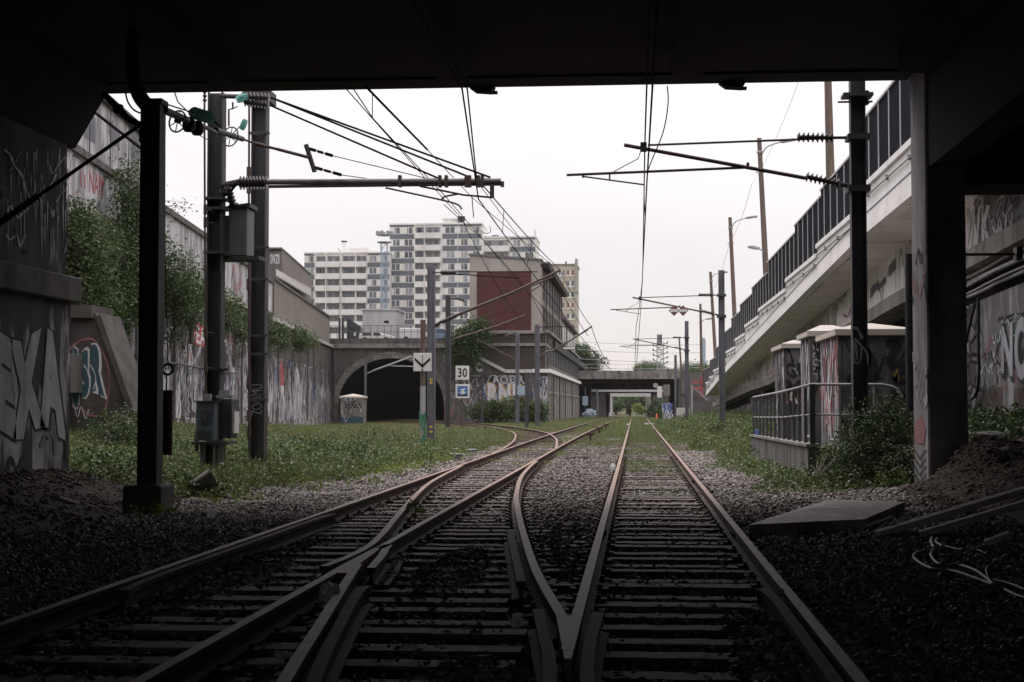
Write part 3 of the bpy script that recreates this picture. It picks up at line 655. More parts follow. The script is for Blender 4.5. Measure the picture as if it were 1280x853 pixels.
def sleeper(x0, x1, y, par, w=0.25):
    m = MB(); a = random.uniform(-.012, .012); z = random.uniform(-.03, .006); n = 6; w += random.uniform(-.04, .03); top = []
    xsn = [x0 + (x1 - x0) * i / n for i in range(n + 1)]
    f = [y - w / 2 + random.uniform(-.012, .012) for _ in xsn]; g = [y + w / 2 + random.uniform(-.012, .012) for _ in xsn]
    for i in range(n):
        zz = [z + random.uniform(-.006, .003) for _ in range(2)]
        lo = [(xsn[i], f[i] + a * i, -.2), (xsn[i + 1], f[i + 1] + a * (i + 1), -.2), (xsn[i + 1], g[i + 1] + a * (i + 1), -.2), (xsn[i], g[i] + a * i, -.2)]
        hi = [(p[0], p[1], z - (0.004 if q in (0, 3) else 0.0)) for q, p in enumerate(lo)]
        m.hexa(lo, hi)
    return m.build('sleeper', M['sleeper'], par)
rt = thing('railway_track', 'straight right-hand track with worn rails running on to the far bridge', 'railway track', (0.37, 40, 0), 'railway tracks')
rail('rail', [(3, 1.13), (30, 1.135), (72, 1.14), (130, 1.14), (230, 1.1)], rt); rail('rail', [(8.7, -.388), (30, -.385), (72, -.38), (130, -.38), (230, -.4)], rt)
rail('rail', [(3, -.39), (6, -.40), (7.5, -.43), (8.4, -.475), (9.2, -.55), (10.4, -.665)], rt, False)
rail('check_rail', [(3, 1.0), (6, 1.0), (10.8, 1.0), (11.7, .93)], rt, False)
for yj in (17.6, 29.6, 41.6):
    for xj in (-.387, 1.133):
        m = MB(); m.bb(xj - .032, xj + .032, yj - .3, yj + .3, .045, .105)
        for q in (-.22, -.08, .08, .22): m.bb(xj - .05, xj + .05, yj + q - .018, yj + q + .018, .058, .092)
        m.build('fishplate', M['rust'], rt)
lt = thing('railway_track', 'straight left-hand track running beside the weedy bank', 'railway track', (-3.25, 40, 0), 'railway tracks')
rail('rail', [(3, -4.02), (30, -4.02), (60, -4.02), (85, -3.9), (130, -3.5), (230, -2.6)], lt); rail('rail', [(3, -2.5), (8, -2.5), (12, -2.5), (14.2, -2.5)], lt)
rail('rail', [(12.9, -2.25), (14, -2.34), (15, -2.44), (17, -2.5), (40, -2.5), (60, -2.5), (85, -2.38), (130, -1.98), (230, -1.1)], lt)
rail('check_rail', [(11.2, -3.83), (12.2, -3.885), (15, -3.89), (18.3, -3.885), (19.2, -3.83)], lt, False)
for i in range(100):
    y = 3.6 + 0.6 * i + random.uniform(-.03, .03)
    sleeper(-0.93 + random.uniform(-.08, .08) + (0.28 if y < 11 else 0), 1.62 + random.uniform(-.08, .08), y, rt)
for i in range(100):
    y = 3.8 + 0.6 * i + random.uniform(-.03, .03)
    r = -0.75 if y < 11.5 else (CX(y) + 0.42 if y < 40 else -1.95)
    sleeper(-4.55 + random.uniform(-.1, .1), min(r, -0.95 if y > 11.5 else r) + random.uniform(-.08, .08), y, lt)
ct = thing('crossover_track', 'curved crossover rails with V shaped crossings joining the two straight tracks', 'railway track', (-1.8, 25, 0), 'railway tracks')
MLK = [(13.0, -2.68), (14.3, -2.62), (16, -2.70), (21, -3.17), (27, -3.66), (33.0, -3.90), (34.6, -3.94)]
rail('rail', MLK, ct); rail('rail', [(3, -1.18), (5, -1.42), (7.7, -1.78), (9.5, -1.99), (12.4, -2.33), (13.2, -2.415)], ct)
rail('rail', [(10.0, -.475), (12.6, -.81), (15.6, -1.124), (19.65, -1.51), (23.7, -1.85), (29.6, -2.21), (35.1, -2.39), (37.5, -2.42)], ct)
rail('rail', [(3, .36), (5, .08), (6.6, -.13), (7.6, -.235), (8.3, -.262), (9.2, -.265), (10.3, -.25)], ct, False)
rail('check_rail', [(7.0, -1.50), (7.9, -1.66), (9.5, -1.86), (11.2, -2.05), (11.6, -2.06)], ct, False)
rail('check_rail', [(12.0, -.90), (13, -1.0), (15.6, -1.265), (17.0, -1.39)], ct, False)
NP = [Vector(q) for q in ((-.525, 10.1, 0), (-.36, 10.1, 0), (-.352, 8.4, 0), (-.392, 8.4, 0))]
m = MB(); m.prism([(p.x, p.y, .02) for p in NP], (0, 0, .139)); m.build('crossing_nose', M['railtop'], ct)
m = MB(); m.prism([(-2.47, 14.75, .02), (-2.53, 14.75, .02), (-2.545, 13.4, .02), (-2.545, 12.5, .02), (-2.37, 12.5, .02), (-2.41, 13.2, .02)], (0, 0, .139)); m.build('crossing_nose', M['railtop'], ct)
nt = thing('siding_track', 'rusty track curving away left through the grass to the tunnel', 'railway track', (-4.6, 70, 0), 'railway tracks')
rail('rail', [(49.3, -2.585), (50.6, -2.62), (56, -2.88), (64, -3.36), (75, -4.35), (85, -5.77), (100, -8.6), (118, -13), (151, -23)], nt, False)
rail('rail', [(43.5, -4.105), (51, -4.30), (62.7, -4.95), (77, -6.2), (91, -8.3), (105, -11.2), (120, -15), (151, -24.5)], nt, False)
for i in range(40):
    y = 66 + 1.2 * i; x = float(np.interp(y, [64, 75, 85, 100, 118], [-4.2, -5.1, -6.5, -9.4, -13.8])); sleeper(x - 1.25, x + 1.25, y, nt)
# short stakes beside the left track
for i, (px, py, nm) in enumerate(((738, 553.5, 'nearest'), (749, 544, 'middle'), (757.5, 539, 'farthest'))):
    p = gp(px, py, -.05); m = MB(); m.bb(p.x - .05, p.x + .05, p.y - .05, p.y + .05, -.1, .26); m.bb(p.x - .17, p.x + .17, p.y - .07, p.y + .07, .26, .36)
    tag(m.build('track_stake', M['rust']), 'short dark T-topped stake between the tracks, %s of three' % nm, 'stake', 'stakes between the tracks')

# ---- loose ballast stones
def stones(n, X, Y, s0, s1, zfun):
    x = rng.uniform(*X, n); y = rng.uniform(*Y, n); z = zfun(x, y)
    s = rng.uniform(s0, s1, n)[:, None]
    base = np.array([[1, 0, 0], [-1, 0, 0], [0, 1, 0], [0, -1, 0], [0, 0, 1], [0, 0, -1]], float)
    tri = np.array([[0, 2, 4], [2, 1, 4], [1, 3, 4], [3, 0, 4], [2, 0, 5], [1, 2, 5], [3, 1, 5], [0, 3, 5]])
    a = rng.uniform(0, 6.28, n); c, sn = np.cos(a), np.sin(a)
    V = base[None] * rng.uniform(.55, 1.25, (n, 6, 1)) * np.array([1, .8, .6]) + rng.normal(0, .16, (n, 6, 3))
    V = np.stack([V[..., 0] * c[:, None] - V[..., 1] * sn[:, None], V[..., 0] * sn[:, None] + V[..., 1] * c[:, None], V[..., 2]], -1) * s[:, None]
    V += np.stack([x, y, z], -1)[:, None]
    F_ = (tri[None] + (np.arange(n) * 6)[:, None, None]).reshape(-1, 3)
    return V.reshape(-1, 3), F_
def bal_z(x, y):
    z = gzn(x, y) + 0.02
    k = ((x > -4.2) & (x < 1.3))
    return np.where(k, np.maximum(-0.075, gzn(x, y) + .01) + rng.uniform(0, .05, len(x)), z)
parts = [stones(34000, (-8.6, 4.6), (5.5, 17), .018, .042, bal_z), stones(42000, (-7.0, 4.2), (17, 32), .022, .05, bal_z), stones(20000, (-5.6, 3.4), (32, 58), .03, .06, bal_z),
         stones(9000, (-2.2, -.5), (13, 46), .025, .05, lambda x, y: np.where(x > np.interp(y, [7.6, 9.27, 12.6, 15.6, 19.65, 23.7, 29.6, 35.1, 42], [-.15, -.386, -.81, -1.124, -1.51, -1.85, -2.21, -2.40, -2.47]) + .2, -0.03 + rng.uniform(0, .05, len(x)), -.3)), stones(7000, (-4.3, 1.3), (6, 34), .014, .032, lambda x, y: np.where(.5 + .5 * np.sin(x * 3.1 + 2 * np.sin(y * 1.3)) * np.sin(y * 2.3 + x) > .62, rng.uniform(0, .02, len(x)), -.3)), stones(8000, (1.3, 3.3), (19, 48), .025, .055, lambda x, y: gzn(x, y) + .05)]
Vs = []; Fs = []; o_ = 0
for V, f in parts: Vs.append(V); Fs.append(f + o_); o_ += len(V)
V = np.concatenate(Vs).astype(np.float32); f = np.concatenate(Fs).astype(np.int32)
me = bpy.data.meshes.new('ballast'); me.vertices.add(len(V)); me.loops.add(f.size); me.polygons.add(len(f))
me.vertices.foreach_set('co', V.ravel()); me.loops.foreach_set('vertex_index', f.ravel()); me.polygons.foreach_set('loop_start', np.arange(0, f.size, 3, dtype=np.int32)); me.update(calc_edges=True)
me.materials.append(M['stone'])
tag(link('ballast', me), 'loose grey brown ballast stones between and beside the rails', 'ballast', kind='stuff')

# ================================================================== LEFT RETAINING WALL
LWu = Vector((-0.118, 1, 0)).normalized()
LW = Wall((-30.7, 152, 0), LWu)
LWn = LW.n
def lw(y, z=0.0, off=0.0):                     # a point on the wall line at depth y
    return Vector((-30.7 + 0.118 * (152 - y), y, z)) + LWn * off
def slab(mb, y0, y1, z0, z1, o0, o1, mi=0):
    lo = [lw(y0, z0, o0), lw(y1, z0, o0), lw(y1, z0, o1), lw(y0, z0, o1)]
    return mb.hexa(lo, [v + Vector((0, 0, z1 - z0)) for v in lo], mi)
rw = thing('retaining_wall', 'long graffiti covered retaining wall on the left below the street', 'wall', lw(60))
m = MB(); slab(m, 28, 151.9, -0.6, 7.3, 0, -1.2); m.build('lower_wall', M['left_wall'], rw)
m = MB(); slab(m, 28, 104, 7.55, 10.0, -0.15, -0.9); m.build('upper_wall', M['upper_wall'], rw)
m = MB(); slab(m, 104, 151.9, 7.55, 10.3, -0.15, -0.9); m.build('brick_parapet', M['brick_pale'], rw)
m = MB(); slab(m, 28, 151.9, 7.3, 7.55, 0.22, -0.9); m.build('cornice', M['concrete_pale'], rw)
m = MB(); slab(m, 28, 151.9, 10.3 - 0.297, 10.3 - 0.05, 0.0, -1.0) if False else slab(m, 28, 104, 10.0, 10.25, 0.0, -1.0); slab(m, 104, 152.2, 10.3, 10.5, -0.02, -1.0); m.build('coping', M['concrete_dark'], rw)
m = MB(); slab(m, 34, 62, 10.25, 12.6, -0.3, -0.8); m.build('panel_wall', M['upper_wall'], rw)
m = MB(); slab(m, 34, 62.3, 12.6, 12.95, -0.1, -1.1); m.build('coping', M['concrete_dark'], rw)
m = MB()
for i in range(9): y = 36 + i * 3.2; slab(m, y, y + 0.12, 10.26, 12.58, -0.299, -0.285)
for i, y in enumerate((48.6, 51.3, 55.2, 58.8)): slab(m, y, y + 1.6, 10.4 + .5 * (i % 3), 11.6 + .25 * i, -0.297, -0.29, 1)
m.build('panel_joint', [M['black'], M['g_grey']], rw)
# blind pointed panels painted between run-off stains, dark piers, drain pipes
m = MB(); rr = random.Random(5)
def arch_patch(y0, y1, z0, z1, mi, mi2=None):
    ym = (y0 + y1) / 2; h = z1 - z0; pr = [(y0, z0), (y1, z0), (y1, z0 + h * .6), (ym + (y1 - y0) * .32, z0 + h * .85), (ym, z1), (ym - (y1 - y0) * .32, z0 + h * .85), (y0, z0 + h * .6)]
    m.add([lw(a, z, 0.012) for a, z in pr], [tuple(range(7))], mi)
    if mi2 is not None:
        zc = z0 + h * .55; pr = [(y0, zc), (y1, zc), (y1, z0 + h * .6), (ym + (y1 - y0) * .32, z0 + h * .85), (ym, z1), (ym - (y1 - y0) * .32, z0 + h * .85), (y0, z0 + h * .6)]
        m.add([lw(a, z, 0.016) for a, z in pr], [tuple(range(7))], mi2)
for i in range(7):
    y = 52 + i * 7.3; h = 3.4 + rr.uniform(-.8, .8)
    arch_patch(y, y + rr.uniform(1.2, 3.0), 0.9, h, rr.choice((0, 1, 1)), None)
arch_patch(107, 110, 0.4, 5.0, 0, 2); arch_patch(117, 121.5, 0.4, 4.6, 0, 0)
m.build('painted_panel', [M['g_white'], M['g_silver'], M['g_red']], rw)
m = MB()
for y in (49, 58.5, 66.5, 79, 92, 106, 115, 133): slab(m, y, y + rr.uniform(.3, .6), -0.5, 7.28, 0.10, 0.0)
m.build('pier', M['left_wall'], rw)
for y in (66, 87, 126): m = MB(); m.tube([lw(y, 0.2, .2), lw(y, 4.2, .2), lw(y + .5, 5.5, .2), lw(y + .5, 7.2, .2)], 0.06, 7); m.build('drain_pipe', M['concrete_dark'], rw)
m = MB(); m.tube([lw(58, 3.4, .25), lw(70, 3.35, .25), lw(84, 3.3, .25)], 0.05, 6); m.build('drain_pipe', M['concrete_dark'], rw); m = MB(); m.tube([lw(104, 7.6, -.05), lw(104, 10.2, -.05)], .05, 6)
m.build('drain_pipe', M['concrete_dark'], rw)
# lettering and scribbles
m = MB()
letters(m, 'NAM', px_wall_map(LW, 117, 213, 134, 243, 0.0) if False else quad_map(LW.on(117, 240, -.14), LW.on(134, 247, -.14), LW.on(134, 222, -.14), LW.on(117, 212, -.14), 0.0), 0, 0.0)
letters(m, 'II', quad_map(LW.on(106, 234, -.14), LW.on(112, 237, -.14), LW.on(112, 219, -.14), LW.on(106, 215, -.14), 0.0), 1, 0.0)
m.build('graffiti', [M['g_red'], M['g_pink']], rw)
m = MB(); mp = quad_map(LW.on(243, 430), LW.on(258, 436), LW.on(258, 412), LW.on(243, 403), 0.03)
m.add([mp(0, 0), mp(1, 0), mp(1, 1), mp(.5, 1.1), mp(0, 1)], [(0, 1, 2, 3, 4)], 0); letters(m, 'EA', mp, 1, 0.03, 0.03, 0.006, (-.1, 1.5, -.1, .8))
m.build('graffiti', [M['g_red'], M['g_white']], rw)
def wall_map(y0, y1, z0, z1, off=0.02): return quad_map(lw(y0, z0), lw(y1, z0), lw(y1, z1), lw(y0, z1), off)
m = MB(); MATS = ['g_black', 'g_white', 'g_red', 'g_blue', 'g_silver', 'g_pink', 'g_violet', 'g_green']
scribble(m, wall_map(48, 100, .9, 5.0), 420, [0, 0, 0, 0, 0, 1, 1, 1, 1, 4, 4, 4, 5, 6], 0.014, rr, (0.1, 0.4), 12)
scribble(m, wall_map(48, 100, 3.5, 7.0), 70, [0, 0, 1, 5], 0.014, rr, (0.1, 0.3), 12)
for i in range(130):
    y = rr.uniform(48, 148); z = rr.uniform(1.2, 5.2); m.add([lw(y, z, .024), lw(y + rr.uniform(.03, .16), z, .024), lw(y + .06, z - rr.uniform(.4, 2.6), .024)], [(0, 1, 2)], rr.choice((0, 0, 0, 1, 1, 4)))
scribble(m, wall_map(100, 150, .3, 4.8), 300, [0, 0, 0, 0, 1, 1, 1, 4, 4, 4, 3], 0.015, rr, (0.1, 0.4), 12)
scribble(m, wall_map(46, 64, 7.6, 9.9, -.13), 45, [0, 0, 1, 0, 5], 0.014, rr, (0.15, 0.4), 7)
scribble(m, wall_map(40, 62, 10.3, 12.5, -.28), 20, [4, 0, 4], 0.01, rr, (0.1, 0.4), 8)
scribble(m, wall_map(84, 102, 7.6, 9.9, -.13), 50, [2, 5, 2, 1, 0], 0.02, rr, (0.3, 0.7), 9)
m.build('graffiti', [M[k] for k in MATS], rw)
m = MB()
for i in range(90):
    y = rr.uniform(48, 146); w = rr.uniform(.3, 2.6); z = rr.uniform(.5, 2.6); h = rr.uniform(.5, 2.2); d = rr.uniform(.008, .018)
    mp = quad_map(lw(y, z), lw(y + w, z), lw(y + w, z + h), lw(y, z + h), d); k = rr.randint(5, 7)
    pts = [(0.5 + 0.5 * math.cos(t * 6.283 / k) * rr.uniform(.7, 1.1), 0.5 + 0.5 * math.sin(t * 6.283 / k) * rr.uniform(.7, 1.1)) for t in range(k)]
    m.add([mp(*p) for p in pts], [tuple(range(k))], rr.choice((0, 0, 0, 0, 1, 1, 2, 2, 2)))
m.build('paint_patch', [M['g_white'], M['g_grey'], M['g_silver'], M['g_blue'], M['g_pink']], rw)

# concrete flight / buttress sloping down beside the abutment
BW = Wall((-15.0, 40, 0), (1, 0, 0))
bt = thing('buttress', 'sloping concrete buttress with a teal graffiti piece beside the bridge abutment', 'buttress', (-14.9, 40.5, 0.6))
P = [BW.on(84, 385), BW.on(114, 385), BW.on(122, 396), BW.on(166, 520), BW.on(166, 545), BW.on(84, 545)]
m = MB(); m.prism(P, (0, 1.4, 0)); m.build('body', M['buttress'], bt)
m = MB(); a, b, c = BW.on(122, 396), BW.on(166, 522), Vector((0, 0, 0.16))
m.hexa([a + Vector((-.02, -.12, -.02)), b + Vector((-.02, -.12, -.02)), b + Vector((-.02, 1.5, 0)), a + Vector((-.02, 1.5, 0))], [a + Vector((.11, -.12, .07)), b + Vector((.11, -.12, .07)), b + Vector((.11, 1.5, .07)), a + Vector((.11, 1.5, .07))])
p, q = BW.on(80, 398), BW.on(118, 382); m.bb(p.x, q.x, 39.8, 41.5, p.z, q.z); m.build('coping', M['buttress'], bt)
m = MB(); mp = quad_map(BW.on(88, 512), BW.on(134, 512), BW.on(134, 432), BW.on(88, 432), 0.012)
bx = letters(m, 'JSR', mp, 1, .11, .06); letters(m, 'JSR', mp, 0, .075, .06, .006, bx)
for pts in ([(.1, .1), (.2, -.12), (.3, .05), (.42, -.14), (.5, .0)], [(.15, .8), (.3, .6), (.28, .4)], [(.55, .7), (.7, .5), (.62, .3)]): stroke(m, smooth2(pts, 4), mp, .014, 1, .009)
stroke(m, smooth2([(.0, .95), (.3, 1.08), (.7, 1.06), (1.05, .6), (.95, 0), (.6, -.1), (.2, .05)], 4), mp, .02, 2, .003)
m.build('graffiti', [M['g_teal'], M['g_white'], M['g_pink']], bt)
m = MB(); a, b = BW.on(84, 492), BW.on(104, 444); m.bb(a.x, b.x, 39.2, 39.98, a.z, b.z); tag(m.build('meter_box', M['concrete_dark'], None, 0.02), 'small weathered box fixed to the face of the sloping buttress', 'box')

# brown building behind the left wall
def lwo(px, py, off): return Wall(lw(60, 0, off), LWu).on(px, py)
ca, cb2 = lwo(352, 330, -3.0), lwo(388, 345, -3.0)
ztb = lwo(352, 312, -3.0).z
bb_ = thing('roof_building', 'taupe clad building rising behind the brick parapet on the left', 'building', (ca.x, ca.y, 7.5))
m = MB(); w_ = Vector((-9, 0, 0))
m.hexa([Vector((ca.x, ca.y, 7.6)), Vector((cb2.x, cb2.y, 7.6)), Vector((cb2.x - 9, cb2.y, 7.6)), Vector((ca.x - 9, ca.y, 7.6))], [Vector((ca.x, ca.y, ztb)), Vector((cb2.x, cb2.y, ztb)), Vector((cb2.x - 9, cb2.y, ztb)), Vector((ca.x - 9, ca.y, ztb))])
m.build('wall', M['taupe'], bb_)
m = MB(); m.bb(ca.x - 8, ca.x - .05, ca.y - .4, ca.y - .003, 7.6, ztb - .25); m.build('end_wall', M['concrete_dark'], bb_)
m = MB(); m.hexa([Vector((ca.x + .12, ca.y - .5, ztb)), Vector((cb2.x + .12, cb2.y, ztb)), Vector((cb2.x - 9, cb2.y, ztb)), Vector((ca.x - 9, ca.y - .5, ztb))], [Vector((ca.x + .12, ca.y - .5, ztb + .15)), Vector((cb2.x + .12, cb2.y, ztb + .15)), Vector((cb2.x - 9, cb2.y, ztb + .15)), Vector((ca.x - 9, ca.y - .5, ztb + .15))]); m.build('roof', M['lead_roof'], bb_)
WB = Wall((0, ca.y - .4, 0), (1, 0, 0)); m = MB(); letters(m, 'SWZR', quad_map(WB.on(338, 330), WB.on(350, 330), WB.on(350, 318), WB.on(338, 318), .03), 0, .03)
m.build('graffiti', M['g_white'], bb_)
a1, a2_ = lwo(345, 346, -1.0), lwo(389, 372, -1.0); q0, q1 = lwo(345, 338, -2.95), lwo(389, 362, -2.95)
m = MB(); m.hexa([a1, a2_, q1, q0], [v + Vector((0, 0, .12)) for v in (a1, a2_, q1, q0)]); m.build('lean_to_roof', M['concrete'], bb_)
# clods and debris on the dark soil either side of the track
def clod_obj(name, label, parts):
    Vs = []; Fs = []; o_ = 0
    for V, f in parts: Vs.append(V); Fs.append(f + o_); o_ += len(V)
    V = np.concatenate(Vs).astype(np.float32); f = np.concatenate(Fs).astype(np.int32); me = bpy.data.meshes.new(name)
    me.vertices.add(len(V)); me.loops.add(f.size); me.polygons.add(len(f)); me.vertices.foreach_set('co', V.ravel()); me.loops.foreach_set('vertex_index', f.ravel()); me.polygons.foreach_set('loop_start', np.arange(0, f.size, 3, dtype=np.int32)); me.update(calc_edges=True)
    me.materials.append(M['clod']); tag(link(name, me), label, 'soil', kind='stuff')
gzz = lambda x, y: gzn(x, y) + .0
clod_obj('soil_clods', 'dark clods and rubble on the soil at both sides under the bridge', [stones(9000, (-9.9, -6.5), (10, 27), .015, .05, gzz), stones(500, (-9.9, -6.5), (12, 27), .05, .10, gzz), stones(14000, (2.2, 7.6), (8, 29), .012, .045, gzz), stones(700, (2.6, 7.4), (9, 27), .045, .10, gzz), stones(9000, (4.2, 7.4), (20, 28), .012, .04, gzz), stones(260, (4.2, 7.2), (21, 27), .04, .11, gzz)])

# ================================================================== TUNNEL PORTAL AND THE STREET ABOVE IT
PY = 152.0
tp = thing('tunnel_portal', 'stone tunnel portal with a wide black arch at the end of the left wall', 'tunnel portal', (-24.4, PY, 0))
ax0, ax1 = at(423, 500, PY).x, at(555, 500, PY).x; acx = (ax0 + ax1) / 2; aw = (ax1 - ax0) / 2; ztop = at(489, 448, PY).z; zsp = 1.6
arch = [(acx + aw * math.cos(math.pi - t * math.pi / 28), zsp + (ztop - zsp) * math.sin(t * math.pi / 28)) for t in range(29)]
arch = [(ax0, -0.5)] + arch + [(ax1, -0.5)]
m = MB(); xl, xr, zt = lw(PY).x - 0.5, -16.0, 7.25
m.bb(xl, ax0, PY, PY + 1, -0.6, zt); m.bb(ax1, xr, PY, PY + 1, -0.6, zt)
for (xa, za), (xb, zb) in zip(arch[1:-1], arch[2:-1]):
    m.hexa([(xa, PY, za), (xb, PY, zb), (xb, PY + 1, zb), (xa, PY + 1, za)], [(xa, PY, zt), (xb, PY, zt), (xb, PY + 1, zt), (xa, PY + 1, zt)])
m.build('wall', M['portal_stone'], tp)
m = MB(); ring = []
for x, z in arch[1:-1]: ring.append((x, z))
for i in range(len(ring) - 1):
    (xa, za), (xb, zb) = ring[i], ring[i + 1]
    def o(x, z, k): return (acx + (x - acx) * (1 + k / aw), zsp + (z - zsp) * (1 + k / (ztop - zsp)))
    ca, cb = o(xa, za, .62), o(xb, zb, .62)
    m.prism([(xa, PY - .06, za), (xb, PY - .06, zb), (cb[0], PY - .06, cb[1]), (ca[0], PY - .06, ca[1])], (0, .057, 0))
m.build('voussoir_ring', M['voussoir'], tp)
m = MB(); n = len(arch)
for i in range(n - 1):
    (xa, za), (xb, zb) = arch[i], arch[i + 1]
    m.add([(xa, PY + .5, za), (xb, PY + .5, zb), (xb, PY + 60, zb), (xa, PY + 60, za)], [(0, 1, 2, 3)])
m.add([(x, PY + 60, z) for x, z in arch], [tuple(range(n))]); m.build('barrel', M['soot_shade'], tp)
m = MB(); m.bb(xl, xr, PY - .35, PY + 1, zt, zt + .22); m.bb(xl, xr, PY - .2, PY + 1, zt + .22, zt + .45); m.build('cornice', M['concrete'], tp)
m = MB(); m.bb(xl, xr, PY - .05, PY + .5, zt + .45, 8.25); m.build('parapet', M['concrete_dark'], tp)
m = MB(); m.tube([(lw(PY).x + .35, PY - .1, 0.2), (lw(PY).x + .35, PY - .1, 7.2)], .1, 8); m.build('drain_pipe', M['concrete_dark'], tp)
street = MB(); street.bb(-75, -8, PY + 1.01, 330, 7.2, 8.0); struct(street.build('street', M['asphalt']))
m = MB(); z0 = 8.25
for i in range(19):
    x = at(413 + i * 8.4, 424, PY + .2).x; m.tube([(x, PY + .2, z0), (x, PY + .2, z0 + 1.3)], .03, 5)
for z in (z0 + .65, z0 + 1.3): m.tube([(at(412, 424, PY).x, PY + .2, z), (at(566, 424, PY).x, PY + .2, z)], .03, 5)
tag(m.build('street_railing', M['rail_dark']), 'thin metal railing along the street above the tunnel arch', 'railing')
def pbox(px0, px1, py0, py1, Y, d, name, mat, label, cat, zmin=None, bevel=0.0):
    a, b = at(px0, py1, Y), at(px1, py0, Y); m = MB(); m.bb(a.x, b.x, Y, Y + d, zmin if zmin is not None else a.z, b.z)
    return tag(m.build(name, M[mat], None, bevel), label, cat)
sh = thing('street_shed', 'pale grey windowless shed on the street above the tunnel', 'shed', (at(468, 400, 158).x, 160, 8.0))
a, b = at(453, 425, 158), at(495, 388, 158); m = MB(); m.bb(a.x, b.x, 158, 164, 8, b.z); m.build('wall', M['shed'], sh)
m = MB(); m.bb(a.x - .15, b.x + .15, 157.85, 164.1, b.z, b.z + .18); m.build('roof', M['concrete_pale'], sh)
a, b = at(480, 404, 158), at(486, 401, 158); m = MB(); m.bb(a.x, b.x, 157.95, 158.2, a.z, b.z); m.build('vent', M['black'], sh)
gt = thing('street_gate', 'dark sheet metal gate with tall posts at the left end of the street railing', 'gate', (at(434, 420, 155).x, 155, 8.0))
for px in (424.5, 428.5, 435): a = at(px, 398, 155); m = MB(); m.bb(a.x - .1, a.x + .1, 154.9, 155.1, 8, a.z); m.build('post', M['mast'], gt)
a, b = at(435.5, 428, 155), at(447, 402, 155); m = MB(); m.prism([(a.x, 155.15, 8), (b.x, 155.15, 8), (b.x + .3, 155.15, b.z - .5), (b.x - .5, 155.15, b.z), (a.x, 155.15, b.z + .4)], (0, .08, 0)); m.build('leaf', M['box_dark'], gt)
a, b = at(447.5, 428, 155), at(451, 414, 155)
m = MB(); a, b = at(447.3, 420, 155), at(449.4, 415.5, 155); m.bb(a.x - .45, b.x - .4, 155.1, 155.14, a.z, b.z); m.build('notice', M['white'], gt)
def car(name, x, y, z, L, H, mat, label, cat, van=False):
    t = thing(name, label, cat, (x, y, z)); w = 1.75
    if van: pr = [(-L / 2, .35), (L / 2, .35), (L / 2, .95), (L / 2 - .5, 1.1), (L / 2 - 1.1, H), (-L / 2, H)]
    else: pr = [(-L / 2, .3), (L / 2, .3), (L / 2, .75), (L / 2 - .9, .92), (L / 2 - 1.6, H), (-L / 2 + .8, H), (-L / 2 + .1, .95)]
    m = MB(); m.prism([(x + a, y, z + b) for a, b in pr], (0, w, 0)); m.build('body', M[mat], t, .05)
    for k, (a0, a1) in enumerate(((-.38, -.12), (-.06, .14)) if not van else ((.18, .30),)):
        m = MB(); m.bb(x + a0 * L, x + a1 * L, y - .015, y + .02, z + H * .66, z + H * .92); m.build('side_window', M['pane'], t)
    for s in (-.3, .3):
        m = MB(); m.tube([(x + s * L, y - .06, z + .32), (x + s * L, y + .2, z + .32)], .32, 14); m.build('wheel', M['tyre'], t)
    return t
car('parked_van', at(520, 420, 156).x, 155.6, 7.95, 3.3, 1.5, 'white', 'white van parked on the street above the tunnel, left of the blue car', 'van', True)
car('parked_car', at(549, 420, 156).x, 155.8, 8.0, 3.9, 1.45, 'car_blue', 'pale blue car parked on the street above the tunnel', 'car')
p = at(427, 424, 153.5)
car('parked_car', at(463, 422, 155).x + .6, 154.6, 7.85, 3.6, 1.2, 'white', 'low white car half hidden behind the parapet by the shed', 'car')

# ================================================================== WAREHOUSE
WY = 141.0
wh = thing('warehouse', 'long industrial building with a red brick gable and ranks of tall windows', 'building', (-12, WY, 0))
xg0, xg1 = at(587, 400, WY).x, at(676, 400, WY).x
FW = Wall((0, WY, 0), (1, 0, 0))
m = MB(); m.prism([(xg0, WY, 8.3), (xg1, WY, 8.3), (xg1, WY, 14.95), (xg0, WY, 15.5)], (0, 40, 0)); m.build('gable_wall', M['beige'], wh)
a, b = at(596, 413, WY), at(664, 339, WY)
m = MB(); m.bb(a.x, b.x, WY - .05, WY - .003, a.z, b.z); m.build('brick_panel', M['brick_red'], wh)
m = MB(); m.prism([(xg0 - .1, WY - .12, 15.5), (xg1 + .15, WY - .12, 14.95), (xg1 + .15, WY - .12, 15.13), (xg0 - .1, WY - .12, 15.7)], (0, 40.2, 0)); m.build('roof', M['lead_roof'], wh)
m = MB(); m.bb(xg1, xg1 + .75, WY + .6, 181, 14.35, 14.75); m.build('eave', M['black'], wh)
m = MB(); m.bb(xg1, xg1 + .82, WY + .6, 181, 14.75, 14.9); m.build('gutter', M['concrete'], wh)
m = MB(); m.bb(xg0, xg1, 181, 221, 8.3, 11.7); m.bb(xg0, xg1 + .5, 180.9, 221.2, 11.7, 12.0); m.build('low_wing', M['warehouse'], wh)
